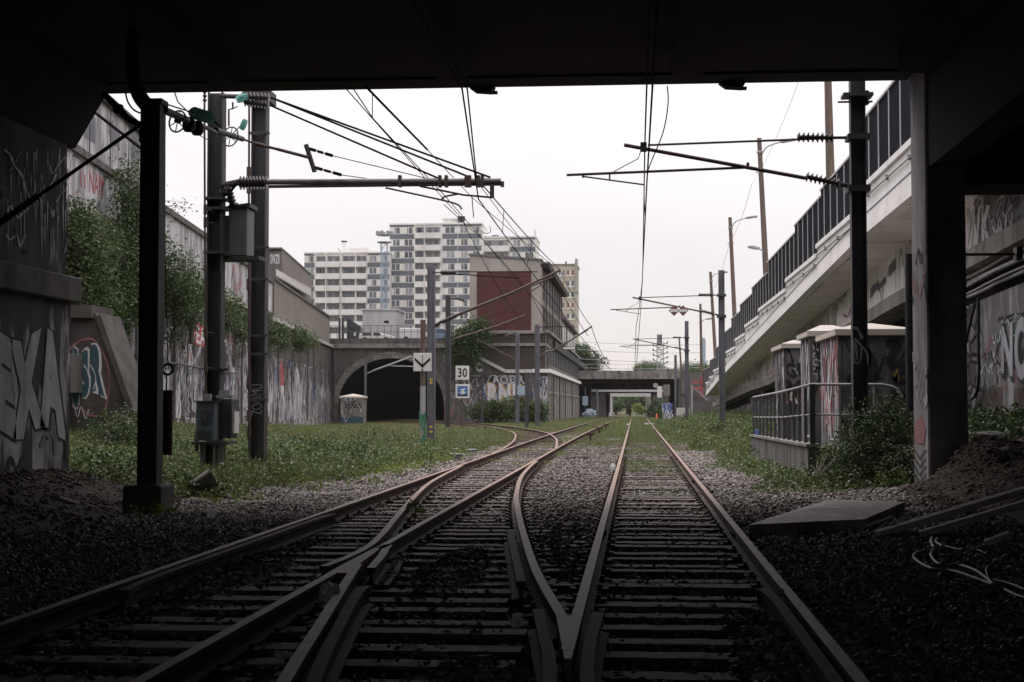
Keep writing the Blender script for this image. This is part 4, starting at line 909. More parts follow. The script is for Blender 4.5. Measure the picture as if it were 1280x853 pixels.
# plinth: dark brick block, cornices, sloping coping, graffiti wall
xp0, xp1 = -17.6, at(684, 460, WY).x
m = MB(); m.bb(xp0, xp1 - .2, WY - .2, 150, 4.0, 7.0); m.bb(xg0 - .6, xp1 - .35, WY - .1, 149, 7.25, 8.15); m.build('brick_storey', M['brick_dark'], wh)
m = MB(); m.bb(xg0 - 1.2, xp1 - .1, WY - .42, 149, 7.0, 7.25); m.bb(xg0 - .6, xp1 - .3, WY - .3, 149, 8.15, 8.32); m.build('cornice', M['concrete'], wh)
prof = [(560, 428), (587, 443), (632, 466.5), (684, 466)]
pf = [at(x, y, WY - .5) for x, y in prof]
m = MB(); m.prism([(p.x, WY - .5, p.z) for p in pf] + [(pf[-1].x, WY - .5, -.5), (pf[0].x, WY - .5, -.5)], (0, .5, 0)); m.build('front_wall', M['portal_stone'], wh)
m = MB()
for p, q in zip(pf, pf[1:]): m.hexa([(p.x, WY - .75, p.z), (q.x, WY - .75, q.z), (q.x, WY + .0, q.z), (p.x, WY + .0, p.z)], [(p.x, WY - .75, p.z + .32), (q.x, WY - .75, q.z + .32), (q.x, WY + .0, q.z + .32), (p.x, WY + .0, p.z + .32)])
m.build('coping', M['concrete_pale'], wh)
zc = pf[-1].z
m = MB(); m.bb(xp1 - 1.2, xp1, WY + .01, 221, -.8, zc); m.bb(xp1 - 6, xp1 - .2, 150.01, 221, -.8, 8.25); m.build('side_wall', M['warehouse'], wh)
m = MB(); m.bb(xp1 - 1.3, xp1 + .35, WY - .76, 221, zc, zc + .34); m.build('side_cornice', M['white_paint'], wh)
m = MB(); m.bb(xp1 - .3, xp1 + .14, WY + .2, 221, 2.55, 2.8); m.build('string_course', M['concrete'], wh)
for i in range(16):                              # ground floor: brick infill and piers
    y = WY + 1.2 + i * 5
    m = MB(); m.bb(xp1, xp1 + .09, y, y + .6, -.8, zc - .003); m.build('pier', M['concrete'], wh)
    m = MB(); m.bb(xp1, xp1 + .04, y + .9, y + 4.6, -.5, 2.5); m.build('infill', M['brick_pale'], wh)
for i in range(8):                               # upper storeys: pilasters, spandrels, tall windows
    y = WY + .4 + i * 5
    m = MB(); m.bb(xg1, xg1 + .10, y, y + .6, 8.3, 14.34); m.build('pilaster', M['beige'], wh)
    m = MB(); m.bb(xg1, xg1 + .1, y + .76, y + 4.98, 10.9, 11.35); m.build('spandrel', M['warehouse'], wh)
    for z0, z1 in ((8.5, 10.85), (11.4, 14.2)):
        w = MB(); w.bb(xg1 + .005, xg1 + .05, y + .85, y + 4.9, z0, z1); w = w.build('window', M['brick_red'] if z0 < 9 or i % 3 == 0 else M['pane'], wh)
        f = MB()
        for k in range(5): f.bb(xg1 + .05, xg1 + .085, y + .85 + k * 1.0, y + .93 + k * 1.0, z0, z1)
        for k in range(4): f.bb(xg1 + .05, xg1 + .08, y + .85, y + 4.9, z0 + (z1 - z0) * k / 3.0 - .03, z0 + (z1 - z0) * k / 3.0 + .03)
        f.build('glazing_bar', M['rail_dark'], w)
for i in range(16):
    y = WY + .4 + i * 5; xq = xp1 - .2
    m = MB(); m.bb(xq, xq + .08, y, y + .5, zc + .345, 8.24); m.build('pilaster', M['concrete'], wh)
    w = MB(); w.bb(xq + .004, xq + .04, y + .9, y + 4.8, zc + .9, 7.6); w = w.build('window', M['pane'] if i % 4 else M['brick_dark'], wh)
    f = MB()
    for k in range(5): f.bb(xq + .04, xq + .07, y + .9 + k * .96, y + .98 + k * .96, zc + .9, 7.6)
    f.build('glazing_bar', M['rail_dark'], w)
m = MB(); m.bb(xq, xq + .4, WY + .2, 221, 8.245, 8.5); m.build('string_course', M['concrete'], wh)
for i in range(8):
    y = 181.5 + i * 5
    m = MB(); m.bb(xg1, xg1 + .1, y, y + .6, 8.51, 11.68); m.build('pilaster', M['beige'], wh)
    w = MB(); w.bb(xg1 + .004, xg1 + .05, y + .9, y + 4.7, 8.9, 11.2); w.build('window', M['pane'], wh)
for y in (146, 158.5, 171, 190): m = MB(); m.tube([(xp1 + .3, y, 0), (xp1 + .3, y, zc - .05)], .07, 6); m.build('drain_pipe', M['mast'], wh); m = MB(); m.tube([(xg1 + .2, y, 8.5), (xg1 + .2, y, 14.3)] if y < 180 else [(xg1 + .2, y, 8.5), (xg1 + .2, y, 11.6)], .06, 6); m.build('drain_pipe', M['mast'], wh)
GW = Wall((0, WY - .5, 0), (1, 0, 0))
m = MB(); rr = random.Random(9)
bx = letters(m, 'RNE', px_map(GW, 609, 478, 654, 508, .015), 1, .09); letters(m, 'RNE', px_map(GW, 609, 478, 654, 508, .015), 0, .05, 0, .01, bx)
bx = letters(m, 'AODR', px_map(GW, 614, 468, 660, 481, .015), 2, .10, .03); letters(m, 'AODR', px_map(GW, 614, 468, 660, 481, .015), 3, .05, .03, .01, bx)
letters(m, 'TC', px_map(GW, 585, 453, 603, 465, .015), 0, .06)
letters(m, 'LBANDEISA', px_map(GW, 616, 482, 646, 485, .015), 4, .02)
scribble(m, px_map(GW, 556, 470, 684, 526, .012), 70, [0, 2, 2, 3, 3, 4, 5], .012, rr, (.15, .4), 2.2)
scribble(m, px_map(GW, 664, 472, 684, 520, .014), 14, [0, 2, 3], .02, rr, (.15, .4), .6)
m.build('graffiti', [M['g_white'], M['g_yellow'], M['g_black'], M['g_silver'], M['g_pink'], M['g_blue']], wh)
m = MB(); mp = quad_map((xp1 + .05, WY + .3, 0), (xp1 + .05, WY + 20, 0), (xp1 + .05, WY + 20, 2.5), (xp1 + .05, WY + .3, 2.5), .17); scribble(m, mp, 30, [0, 1, 2], .02, rr, (.1, .3), 6); m.build('graffiti', [M['g_white'], M['g_black'], M['g_silver']], wh)

# ================================================================== FAR BRIDGES
bg = thing('far_bridge', 'wide flat concrete road bridge crossing the tracks at the end of the cutting', 'bridge', (0, 222, 0))
BYY = 222
a, b = at(700, 474, BYY), at(862, 463, BYY); zb, zt2 = at(790, 474, BYY).z, at(790, 463.5, BYY).z
m = MB(); m.bb(-9.5, at(860, 470, BYY).x, BYY, BYY + .5, zb, zt2); m.build('fascia', M['concrete'], bg)
m = MB(); m.bb(-11, 12, BYY + .5, 286, zb + .15, zt2 - .2); m.bb(-11, 12, 284.5, 286, 4.35, zb + .16); m.build('deck', M['concrete_dark'], bg)
m = MB(); m.bb(-12, at(726, 500, 230).x, BYY + 14, 286, -1.5, zb + .15); m.build('abutment', M['concrete_dark'], bg)
m = MB(); m.bb(at(848, 500, 222).x, 13, BYY + .2, 286, -1.5, zb + .15); m.bb(at(851, 500, 222).x, at(858, 500, 222).x, BYY - .4, BYY + .19, zb - 2.2, zb + 1.3); m.build('abutment', M['concrete_dark'], bg)
m = MB(); scribble(m, quad_map((-8, BYY - .01, zb + .1), (6.5, BYY - .01, zb + .1), (6.5, BYY - .01, zt2 - .1), (-8, BYY - .01, zt2 - .1), .01), 60, [0, 0, 0, 1], .03, random.Random(2), (.15, .4), 14); m.build('graffiti', [M['concrete_dark'], M['g_black']], bg)
m = MB()
for i in range(9): x = -8.2 + i * 1.8; m.tube([(x, BYY + .3, zt2), (x, BYY + .3, zt2 + .95)], .02, 4)
m.tube([(-8.2, BYY + .3, zt2 + .95), (7, BYY + .3, zt2 + .95)], .025, 4); m.build('railing', M['lamp_grey'], bg)
b2 = thing('second_bridge', 'low concrete beam bridge seen in the shadow under the wide bridge', 'bridge', (-1.5, 300, -1))
a, b = at(745, 490, 300), at(822, 487, 300); m = MB(); m.bb(a.x - 4, b.x + 5, 300, 338, a.z, b.z + .2); m.build('deck', M['concrete_pale'], b2)
for x0, x1 in ((a.x - 6, at(757, 500, 300).x), (at(816, 500, 300).x, b.x + 7)):
    m = MB(); m.bb(x0, x1, 301, 338, -2, a.z - .003); m.build('abutment', M['concrete_dark'], b2)
b3 = thing('third_bridge', 'farthest pale concrete portal framing the greenery beyond', 'bridge', (-1.5, 380, -1.4))
x0, x1, x2, x3 = (at(px, 500, 380).x for px in (757, 765.5, 807, 817)); zu, zo = at(790, 496, 380).z, at(790, 492.5, 380).z
m = MB(); m.bb(x0 - 8, x3 + 8, 380, 392, zu, zo + .9); m.build('deck', M['concrete_pale'], b3)
m = MB(); m.bb(x0 - 8, x1, 380.05, 392, -2.2, zu - .003); m.build('abutment', M['concrete_pale'], b3)
m = MB(); m.bb(x2, x3 + 8, 380.05, 392, -2.2, zu - .003); m.build('abutment', M['concrete'], b3)

# ================================================================== RAMP, RIGHT WALL
XR, XW = 5.9, 7.4
bY = [24, 32, 41.5, 99, 126, 140]; bZ = [6.1, 6.0, 5.88, 3.69, 2.35, 1.6]
def rb(y): return float(np.interp(y, bY, bZ))
CAPS = [(26.55, 41, 7.2), (41, 49.7, 6.73), (49.7, 59.8, 6.45), (59.8, 72.8, 6.1), (72.8, 82, 5.8), (82, 90, 5.4), (90, 99, 4.98), (99, 107, 4.55), (107, 115, 4.15), (115, 121, 3.75), (121, 127.5, 3.4)]
rp = thing('road_ramp', 'white concrete road ramp stepping down the right side of the cutting', 'ramp', (7, 60, 0))
fas = MB(); sof = MB(); cap = MB(); lip = MB()
for y0, y1, c in CAPS:
    fas.hexa([(XR, y0, rb(y0) + .22), (XR, y1, rb(y1) + .22), (XR + .25, y1, rb(y1) + .22), (XR + .25, y0, rb(y0) + .22)], [(XR, y0, c - .14), (XR, y1, c - .14), (XR + .25, y1, c - .14), (XR + .25, y0, c - .14)])
    cap.bb(XR - .07, XR + .32, y0 + .02, y1, c - .14, c)
    lip.hexa([(XR - .04, y0, rb(y0)), (XR - .04, y1, rb(y1)), (XR + .25, y1, rb(y1)), (XR + .25, y0, rb(y0))], [(XR - .04, y0, rb(y0) + .22), (XR - .04, y1, rb(y1) + .22), (XR + .25, y1, rb(y1) + .22), (XR + .25, y0, rb(y0) + .22)])
    sof.hexa([(XR + .26, y0, rb(y0) + .01), (XR + .26, y1, rb(y1) + .01), (12, y1, rb(y1) + .01), (12, y0, rb(y0) + .01)], [(XR + .26, y0, c - .9), (XR + .26, y1, c - .9), (12, y1, c - .9), (12, y0, c - .9)])
fas.build('fascia', M['white_paint'], rp); cap.build('coping', M['white_paint'], rp); lip.build('edge_beam', M['white_paint'], rp); sof.build('deck', M['soffit'], rp)
m = MB()
for y0, y1, c in CAPS:
    m.tube([(XR - .05, y0 + .2, c - .38), (XR - .05, y1 - .1, c - .38)], .022, 5)
    k = max(2, int((y1 - y0) / 2.6))
    for i in range(k): y = y0 + .6 + i * (y1 - y0) / k; m.bb(XR - .07, XR, y - .03, y + .03, c - .42, c - .3)
m.build('conduit', M['tube'], rp)
m = MB()
for y0, y1, c in CAPS: m.hexa([(XR - .012, y0, rb(y0) + .52), (XR - .012, y1, rb(y1) + .52), (XR, y1, rb(y1) + .52), (XR, y0, rb(y0) + .52)], [(XR - .012, y0, rb(y0) + .55), (XR - .012, y1, rb(y1) + .55), (XR, y1, rb(y1) + .55), (XR, y0, rb(y0) + .55)])
m.build('groove', M['g_grey'], rp)
FT = [(26.55, 41, 9.05), (41, 49.7, 8.5), (49.7, 57.8, 8.3), (57.8, 69.6, 8.02), (69.6, 79, 7.55), (79, 88, 7.25), (88, 96, 6.9), (96, 105, 6.4), (105, 114, 5.75), (114, 124, 5.1), (124, 136, 4.6)]
def capz(y):
    for y0, y1, c in CAPS:
        if y < y1: return c
    return 3.0
fn = thing('ramp_fence', 'dark panelled screen fence with pale posts on top of the ramp parapet', 'fence', (XR, 60, 6))
for y0, y1, t in FT:
    m = MB(); yy = y0
    for a0, a1, c in CAPS + [(127.5, 140, 3.0)]:
        l0, l1 = max(y0, a0), min(y1, a1)
        if l1 > l0: m.bb(XR + .12, XR + .16, l0, l1 - .01, c + .02, t)
    m.build('panel', M['fence'], fn)
    m = MB(); m.bb(XR + .08, XR + .118, y0, y1, t - .04, t + .02); m.build('top_rail', M['fence_post'], fn)
y = 27.0
while y < 134:
    t = [q for q in FT if q[0] <= y < q[1]][0][2]; m = MB(); m.bb(XR + .096, XR + .118, y, y + .06, capz(y) + .01, t - .06); m.build('post', M['fence_post'], fn); y += 1.55
# right wall: rubble below, ledge, painted wall above
lY = [20, 29, 44, 81, 97, 126, 159]; lZ = [5.15, 4.95, 4.55, 3.02, 2.75, 2.0, 1.4]
def lz(y): return float(np.interp(y, lY, lZ))
r2 = thing('ramp_wall', 'stone and painted retaining wall with a concrete ledge under the ramp', 'wall', (XW, 60, 0))
low = MB(); lowp = MB(); led = MB(); upp = MB(); rec = MB(); upn = MB(); upf = MB(); K = [26, 29, 33.3, 38, 44, 56, 68, 81, 97, 110, 126, 140]
for y0, y1 in zip(K, K[1:]):
    tgt = lowp if y1 <= 33.4 else low
    tgt.hexa([(XW, y0, -.5), (XW, y1, -.5), (XW + .8, y1, -.5), (XW + .8, y0, -.5)], [(XW, y0, lz(y0) - 1.05), (XW, y1, lz(y1) - 1.05), (XW + .8, y1, lz(y1) - 1.05), (XW + .8, y0, lz(y0) - 1.05)])
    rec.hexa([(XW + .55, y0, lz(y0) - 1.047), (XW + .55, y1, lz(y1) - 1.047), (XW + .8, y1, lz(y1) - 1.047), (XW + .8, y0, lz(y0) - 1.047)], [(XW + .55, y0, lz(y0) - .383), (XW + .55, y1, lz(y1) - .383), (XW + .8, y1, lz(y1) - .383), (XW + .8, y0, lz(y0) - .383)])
    led.hexa([(XW - .32, y0, lz(y0) - .38), (XW - .32, y1, lz(y1) - .38), (XW + .8, y1, lz(y1) - .38), (XW + .8, y0, lz(y0) - .38)], [(XW - .32, y0, lz(y0)), (XW - .32, y1, lz(y1)), (XW + .8, y1, lz(y1)), (XW + .8, y0, lz(y0))])
    t0, t1 = rb(y0), rb(y1)
    (upn if y1 <= 33.4 else upp if y1 < 57 else upf).hexa([(XW - .1, y0, lz(y0) + .003), (XW - .1, y1, lz(y1) + .003), (XW + .7, y1, lz(y1) + .003), (XW + .7, y0, lz(y0) + .003)], [(XW - .1, y0, max(t0, lz(y0) + .05)), (XW - .1, y1, max(t1, lz(y1) + .05)), (XW + .7, y1, max(t1, lz(y1) + .05)), (XW + .7, y0, max(t0, lz(y0) + .05))])
low.build('rubble_wall', M['rubble'], r2); lowp.build('painted_base', M['near_wall'], r2); led.build('ledge', M['concrete'], r2); upp.build('painted_wall', M['white_paint'], r2); upf.build('painted_wall', M['right_wall'], r2); upn.build('painted_wall', M['near_wall'], r2); rec.build('recess', M['soot_shade'], r2)  # recess backing: under-ledge shade is put into its near-black colour
RW = Wall((XW, 0, 0), (0, -1, 0)); RU = Wall((XW - .1, 0, 0), (0, -1, 0))
m = MB(); mp = quad_map(RW.on(1252, 470), RW.on(1297, 487), RW.on(1297, 380), RW.on(1252, 405), .015)
bx = letters(m, 'NOI', mp, 1, .085, 0, 0, None); letters(m, 'NOI', mp, 0, .045, 0, .006, bx)
mp = quad_map(RW.on(1253, 474), RW.on(1297, 491), RW.on(1297, 384), RW.on(1253, 409), .010); letters(m, 'NOI', mp, 1, .085, 0, 0, bx)
m.build('graffiti', [M['g_silver'], M['g_black']], r2)
m = MB(); mp = quad_map(RU.on(1209, 318), RU.on(1240, 308), RU.on(1240, 255), RU.on(1209, 262), .015); letters(m, 'WK', mp, 0, .05, .04)
mp = quad_map(RU.on(1205, 318), RU.on(1290, 280), RU.on(1290, 240), RU.on(1205, 250), .012); rr = random.Random(21)
scribble(m, mp, 26, [0, 0, 0, 1], .014, rr, (.2, .6), 2)
mp = quad_map(RW.on(1222, 500), RW.on(1290, 520), RW.on(1290, 390), RW.on(1222, 400), .008); scribble(m, mp, 40, [1, 1, 3, 0, 4], .008, rr, (.08, .25), 1)
a0 = quad_map(RW.on(1228, 516), RW.on(1253, 522), RW.on(1253, 484), RW.on(1228, 486), .010); m.add([a0(0, -.4), a0(1, -.4), a0(1, 1), a0(0, 1)], [(0, 1, 2, 3)], 5)
a0 = quad_map(RW.on(1268, 526), RW.on(1300, 533), RW.on(1300, 484), RW.on(1268, 486), .010); m.add([a0(0, -.4), a0(1, -.4), a0(1, 1), a0(0, 1)], [(0, 1, 2, 3)], 5)
m.build('graffiti', [M['g_white'], M['g_black'], M['g_red'], M['g_pink'], M['g_green'], M['tube_rust']], r2)
m = MB(); rr = random.Random(8)
mp = quad_map((XW - .1, 100, lz(100)), (XW - .1, 50, lz(50)), (XW - .1, 50, rb(50)), (XW - .1, 100, rb(100)), .015); scribble(m, mp, 60, [0, 1, 2, 3, 4, 5], .03, rr, (.2, .7), 10)
mp = quad_map((XW, 100, .6), (XW, 46, .6), (XW, 46, lz(46) - .5), (XW, 100, lz(100) - .5), .02); scribble(m, mp, 60, [5, 5, 0, 3, 2], .014, rr, (.1, .4), 12)
mp = quad_map((XW - .1, 47.8, lz(47.8)), (XW - .1, 43, lz(43)), (XW - .1, 43, rb(43)), (XW - .1, 47.8, rb(47.8)), .02)
for u0, v0, u1, v1 in ((.0, .35, .16, .6), (.3, .4, .6, .55), (.72, .55, .95, .8), (.12, .42, .34, .6)): m.add([mp(u0, v0), mp(u1, v0 + .08), mp(u1, v1 + .08), mp(u0, v1)], [(0, 1, 2, 3)], 6)
stroke(m, smooth2([(.2, .55), (.35, .5), (.45, 0.02)], 5), mp, .012, 6); stroke(m, smooth2([(.9, .6), (.75, .7), (.52, .5), (.47, .05)], 5), mp, .012, 6)
for yb in (42.6, 43.2, 48.2, 51): stroke(m, [(0, 0), (0, .5), (0, 1)], quad_map((XW - .1, yb, lz(yb)), (XW - .1, yb - 1, lz(yb)), (XW - .1, yb - 1, rb(yb)), (XW - .1, yb, rb(yb)), .015), .03, 7)
mp = quad_map((XW - .1, 42.4, lz(42.4) + .1), (XW - .1, 40.8, lz(40.8) + .1), (XW - .1, 40.8, rb(41)), (XW - .1, 42.4, rb(42.4)), .02); scribble(m, mp, 12, [0, 0, 7], .02, rr, (.2, .5), 1)
m.build('graffiti', [M['g_pink'], M['g_violet'], M['g_black'], M['g_red'], M['g_yellow'], M['g_silver'], M['g_grey'], M['tube_rust']], r2)
for i, (dz, dx, w) in enumerate(((-.44, .12, 0.0), (-.56, .10, .05), (-.62, .14, .07), (-.78, .12, .06), (-.86, .10, .04))):
    pts = [(XW - dx + w * math.sin(y * 1.1 + i), y, lz(y) + dz - .05 * abs(math.sin((y + i) * .62))) for y in np.arange(24.2, 34.2, .4)]
    m = MB(); m.tube(pts, .028 if i % 2 else .038, 6)
    tag(m.build('wall_cable', M['cable']), 'grey cable along the right wall below the ledge, %s of five' % ('topmost', 'second from top', 'middle', 'second from bottom', 'bottom')[i], 'cable', 'cables under the ledge')
m = MB(); p = RW.on(1227, 375, .1); q = RW.on(1225, 500, .1)
m.tube(smooth2([tuple(RW.on(x, y, .1)) for x, y in ((1229, 372), (1229, 420), (1229.5, 470), (1226, 493), (1219, 500))], 5), .035, 6); m.tube(smooth2([tuple(RW.on(x, y, .12)) for x, y in ((1226, 380), (1214, 430), (1209, 465))], 5), .03, 6)
tag(m.build('hanging_cable', M['blacktube']), 'black cable hanging down the wall right of the bridge pillar', 'cable')
m = MB(); p = at(1200, 321, 27); m.bb(PX1, 6.5, 26.6, 26.7, p.z - .02, p.z + .02); m.bb(6.52, 6.62, 26.55, 26.8, p.z - .1, p.z + .12); tag(m.build('wall_bracket', M['tube_rust']), 'rusty steel bracket sticking out behind the bridge pillar', 'bracket')
m = MB()
a = at(1138, 515, 27.2); b = at(1136.5, 318, 27.2); m.tube([a, b], .075, 10); pp_ = m.build('black_pipe', M['mast'])
tag(pp_, 'dark vertical pipe standing behind the left edge of the bridge pillar', 'pipe')
m = MB(); a = at(1143.5, 420, 27.6); b = at(1139, 322, 27.6); m.tube([a, at(1143, 362, 27.6), b], .06, 8); tag(m.build('turquoise_pipe', M['pipe_teal']), 'turquoise pipe next to the dark pipe behind the bridge pillar', 'pipe')
# stairs, barrier and small walls at the foot of the ramp
st = thing('stairs', 'worn steps climbing to the street at the foot of the ramp', 'stairs', (5.7, 131, .3))
a, b = at(867, 525, 131), at(885, 490, 131)
m = MB()
for i in range(14): m.bb(a.x, b.x, 131 + i * .32, 136, .0 + i * .185, .0 + (i + 1) * .185 - .004)
m.build('steps', M['concrete_dark'], st)
m = MB(); m.tube([(a.x - .1, 131, 3.1), (b.x, 131.5, 1.9)], .05, 6); m.bb(a.x - .2, a.x - .05, 130.9, 131.05, 0, 3.2); m.build('handrail', M['rail_white'], st)
br_ = thing('red_barrier', 'faded red barrier closing the top of the stairs by the ramp foot', 'barrier', (at(876, 490, 133).x, 133, 2.5))
for y0, y1 in ((476.5, 480), (484, 487.5)): a, b = at(866, y1, 132.6), at(879, y0, 132.6); m = MB(); m.bb(a.x, b.x, 132.5, 132.6, a.z, b.z); m.build('rail', M['barrier_red'], br_)
a, b = at(876, 493, 132.6), at(878.6, 470, 132.6); m = MB(); m.bb(a.x, b.x, 132.61, 132.75, 2.2, b.z); m.build('post', M['barrier_red'], br_)
a, b = at(846, 525, 140), at(862, 510, 140); m = MB(); m.bb(a.x, b.x, 140, 141, -.3, b.z); tag(m.build('low_wall', M['concrete_pale']), 'short pale wall left of the stairs in the distance', 'wall')
m = MB(); a = at(858, 474, 145); m.bb(a.x, 12, 145, 147, -.5, 4.6); tag(m.build('stair_wall', M['concrete_dark']), 'dark wall behind the stairs below the street', 'wall')

# ================================================================== APARTMENT BLOCKS
TY = 350.0
def tower(name, label, cols, ytop, pitch, rows, Y, parapet=2.2, depth=14, extra=None, zfoot=7.0):
    xa, xb = at(cols[0][0], 300, Y).x, at(cols[-1][1], 300, Y).x; zt = at(500, ytop, Y).z; s = at(500, 300, Y).z - at(500, 301, Y).z
    t = thing(name, label, 'apartment block', ((xa + xb) / 2, Y, zfoot))
    m = MB(); m.bb(xa, xb, Y, Y + depth, zfoot, zt); m.build('wall', M['white_tower'], t)
    m = MB(); m.bb(xa - .15, xb + .15, Y - .25, Y + depth, zt, zt + .35); m.build('roof', M['white_tower'], t)
    rr = random.Random(int(xa * 10))
    for (p0, p1, kind) in cols:
        x0, x1 = at(p0, 300, Y).x, at(p1, 300, Y).x
        if kind == 'gap': continue
        for r in range(rows):
            z1 = zt - .45 - r * pitch * s; z0 = z1 - pitch * s
            if kind[0] == 'b':                                  # window strip over a slate band
                nwin = int(kind[1]); w = (x1 - x0); h = (z1 - z0)
                band = MB(); band.bb(x0 + .05, x1 - .05, Y - .10, Y - .004, z0 + .02, z0 + h * .40); band.build('band', M['slate_band'], t)
                if r == 0: band = MB(); band.bb(x0 + .05, x1 - .05, Y - .10, Y - .004, z1 + .02, z1 + .42); band.build('band', M['slate_band'], t)
                for k in range(nwin):
                    c = x0 + w * (k + .5) / nwin; hw = min(1.05, w / nwin * .30)
                    g = MB(); g.bb(c - hw, c + hw, Y - .03, Y - .006, z0 + h * .46, z1 - .16)
                    wi = g.build('window', M['pane'] if rr.random() < .55 else M['pane_grey'], t)
                    fr = MB(); fr.bb(c - .07, c + .07, Y - .06, Y - .031, z0 + h * .46, z1 - .16)
                    if rr.random() < .7: fr.bb(c - hw, c - hw * .35 if rr.random() < .5 else c - hw * .7, Y - .06, Y - .031, z0 + h * .46, z1 - .16)
                    fr.build('frame', M['white_tower'], wi)
                    for q in (-1, 1):
                        if w / nwin > 2.4: pan = MB(); pan.bb(c + q * (hw + .08), c + q * (hw + w / nwin * .19), Y - .07, Y - .006, z0 + h * .44, z1 - .1); pan.build('panel', M['cream_panel'] if rr.random() < .45 else M['white_tower'], wi)
            else:                                               # loggia with a solid balcony front
                h = z1 - z0
                g = MB(); g.bb(x0 + .25, x1 - .25, Y - .03, Y - .006, z0 + h * .42, z1 - .12); lo = g.build('loggia', M['recess'], t)
                g = MB()
                for k in range(2):
                    c = x0 + (x1 - x0) * (.3 + .4 * k) + rr.uniform(-.2, .2); g.bb(c - .55, c + .45, Y - .06, Y - .031, z0 + h * .45, z1 - .25)
                g.build('pane', M['pane'], lo)
                g = MB(); g.bb(x0 + .1, x1 - .1, Y - 1.0, Y - .9, z0 + .05, z0 + h * .48); g.bb(x0 + .1, x1 - .1, Y - .899, Y - .031, z0 + .05, z0 + .2); g.build('balcony', M['white_tower'], t)
        if kind[0] == 'l':
            d = MB(); d.bb(x0 - .09, x0 + .09, Y - 1.05, Y - .002, zfoot, zt + .05); d.build('divider', M['white_tower'], t)
    return t, zt
t1, z1_ = tower('apartment_block', 'tallest white apartment block with slate blue bands and balconies', [(487, 518.5, 'b2'), (519, 531, 'l'), (531, 551.5, 'l'), (553, 572, 'b1'), (572.5, 602, 'b2')], 281.5, 15.2, 10, TY)
m = MB(); a, b = at(553, 281, TY), at(576, 274, TY); m.bb(a.x, b.x, TY + 1, TY + 8, z1_ + .36, b.z); m.bb(a.x - .3, b.x + .3, TY + .7, TY + 8.3, b.z, b.z + .3); m.build('roof_house', M['white_tower'], t1)
a = at(577, 272, TY); m = MB(); m.bb(a.x - .9, a.x + .7, TY, TY + 1.2, a.z - .9, a.z + .3); m.tube([(a.x, TY + .5, z1_), (a.x, TY + .5, a.z)], .12, 5); m.build('roof_vent', M['mast'], t1)
t2, z2_ = tower('apartment_block', 'lower white block behind the warehouse gable, right of the tallest block', [(602.5, 637, 'l'), (637.5, 669.5, 'b2')], 298.5, 15.2, 6, TY + 6)
m = MB(); a = at(668, 286, TY + 6); m.tube([(a.x, TY + 8, z2_), (a.x, TY + 8, a.z)], .08, 5); a = at(618, 293, TY + 6); m.bb(a.x - .8, a.x + .8, TY + 8, TY + 9, z2_, a.z); m.build('aerial', M['mast'], t2)
t3, z3_ = tower('apartment_block', 'white apartment block full of balconies at the left end of the skyline', [(380.5, 394.5, 'b1'), (395, 408.5, 'l'), (408.5, 426, 'l'), (427.5, 445.5, 'l'), (445.5, 459, 'l'), (459.5, 487, 'b2')], 316.5, 15.0, 8, TY - 3)
m = MB(); a, b = at(427.5, 316, TY), at(431.5, 303.5, TY); m.bb(a.x, b.x, TY, TY + 1.2, z3_ + .36, b.z); a, b = at(436, 316, TY), at(461, 309.5, TY); m.bb(a.x, b.x, TY, TY + 5, z3_ + .36, b.z - .3); m.bb(a.x - .2, b.x + .2, TY - .3, TY + 5.2, b.z - .3, b.z); m.build('roof_house', M['white_tower'], t3)
a = at(427.5, 302.5, TY); m = MB(); m.bb(a.x - .2, a.x + 1.0, TY - .1, TY + 1.3, a.z, a.z + .25); m.tube([(a.x + .3, TY, z3_), (a.x - .8, TY - .5, z3_ + 1.4)], .08, 5); m.build('chimney_cap', M['mast'], t3)
# ochre block at right
OY = 380.0; xa, xb = at(686, 350, OY).x, at(721, 350, OY).x; zt = at(700, 332, OY).z; s5 = 1 / 5.0
ob = thing('apartment_block', 'ochre rendered block with small shuttered windows behind the warehouse', 'apartment block', ((xa + xb) / 2, OY, 6))
m = MB(); m.bb(xa, xb, OY, OY + 14, 6, zt); m.build('wall', M['yellow_tower'], ob)
m = MB(); m.bb(xa - .2, xb + .2, OY - .2, OY + 14, zt, zt + .4); m.build('roof', M['concrete'], ob)
m = MB(); m.bb(at(719, 350, OY).x, at(722, 350, OY).x, OY - .8, OY + 3, at(700, 366, OY).z, zt + 1.6); m.build('stair_strip', M['beige'], ob)
for r in range(8):
    y = 341 + r * 13.6
    for k, (p0, p1) in enumerate(((699, 705), (708.5, 717.5))):
        a, b = at(p0, y + 3, OY), at(p1, y - 3, OY); g = MB(); g.bb(a.x, b.x, OY - .04, OY - .005, a.z, b.z); w = g.build('window', M['shutter'] if (r + k) % 3 == 1 else M['pane'], ob)
        g = MB(); g.bb(a.x - .1, b.x + .1, OY - .2, OY - .045, a.z - .35, a.z - .02); g.bb((a.x + b.x) / 2 - .2, (a.x + b.x) / 2 + .2, OY - .07, OY - .041, a.z, b.z); g.build('sill', M['white_tower'], w)
m = MB()
for px in (707, 719): a = at(px, 326, OY); m.tube([(a.x, OY + 2, zt), (a.x, OY + 2, a.z)], .22, 6)
m.build('chimney', M['concrete_dark'], ob)
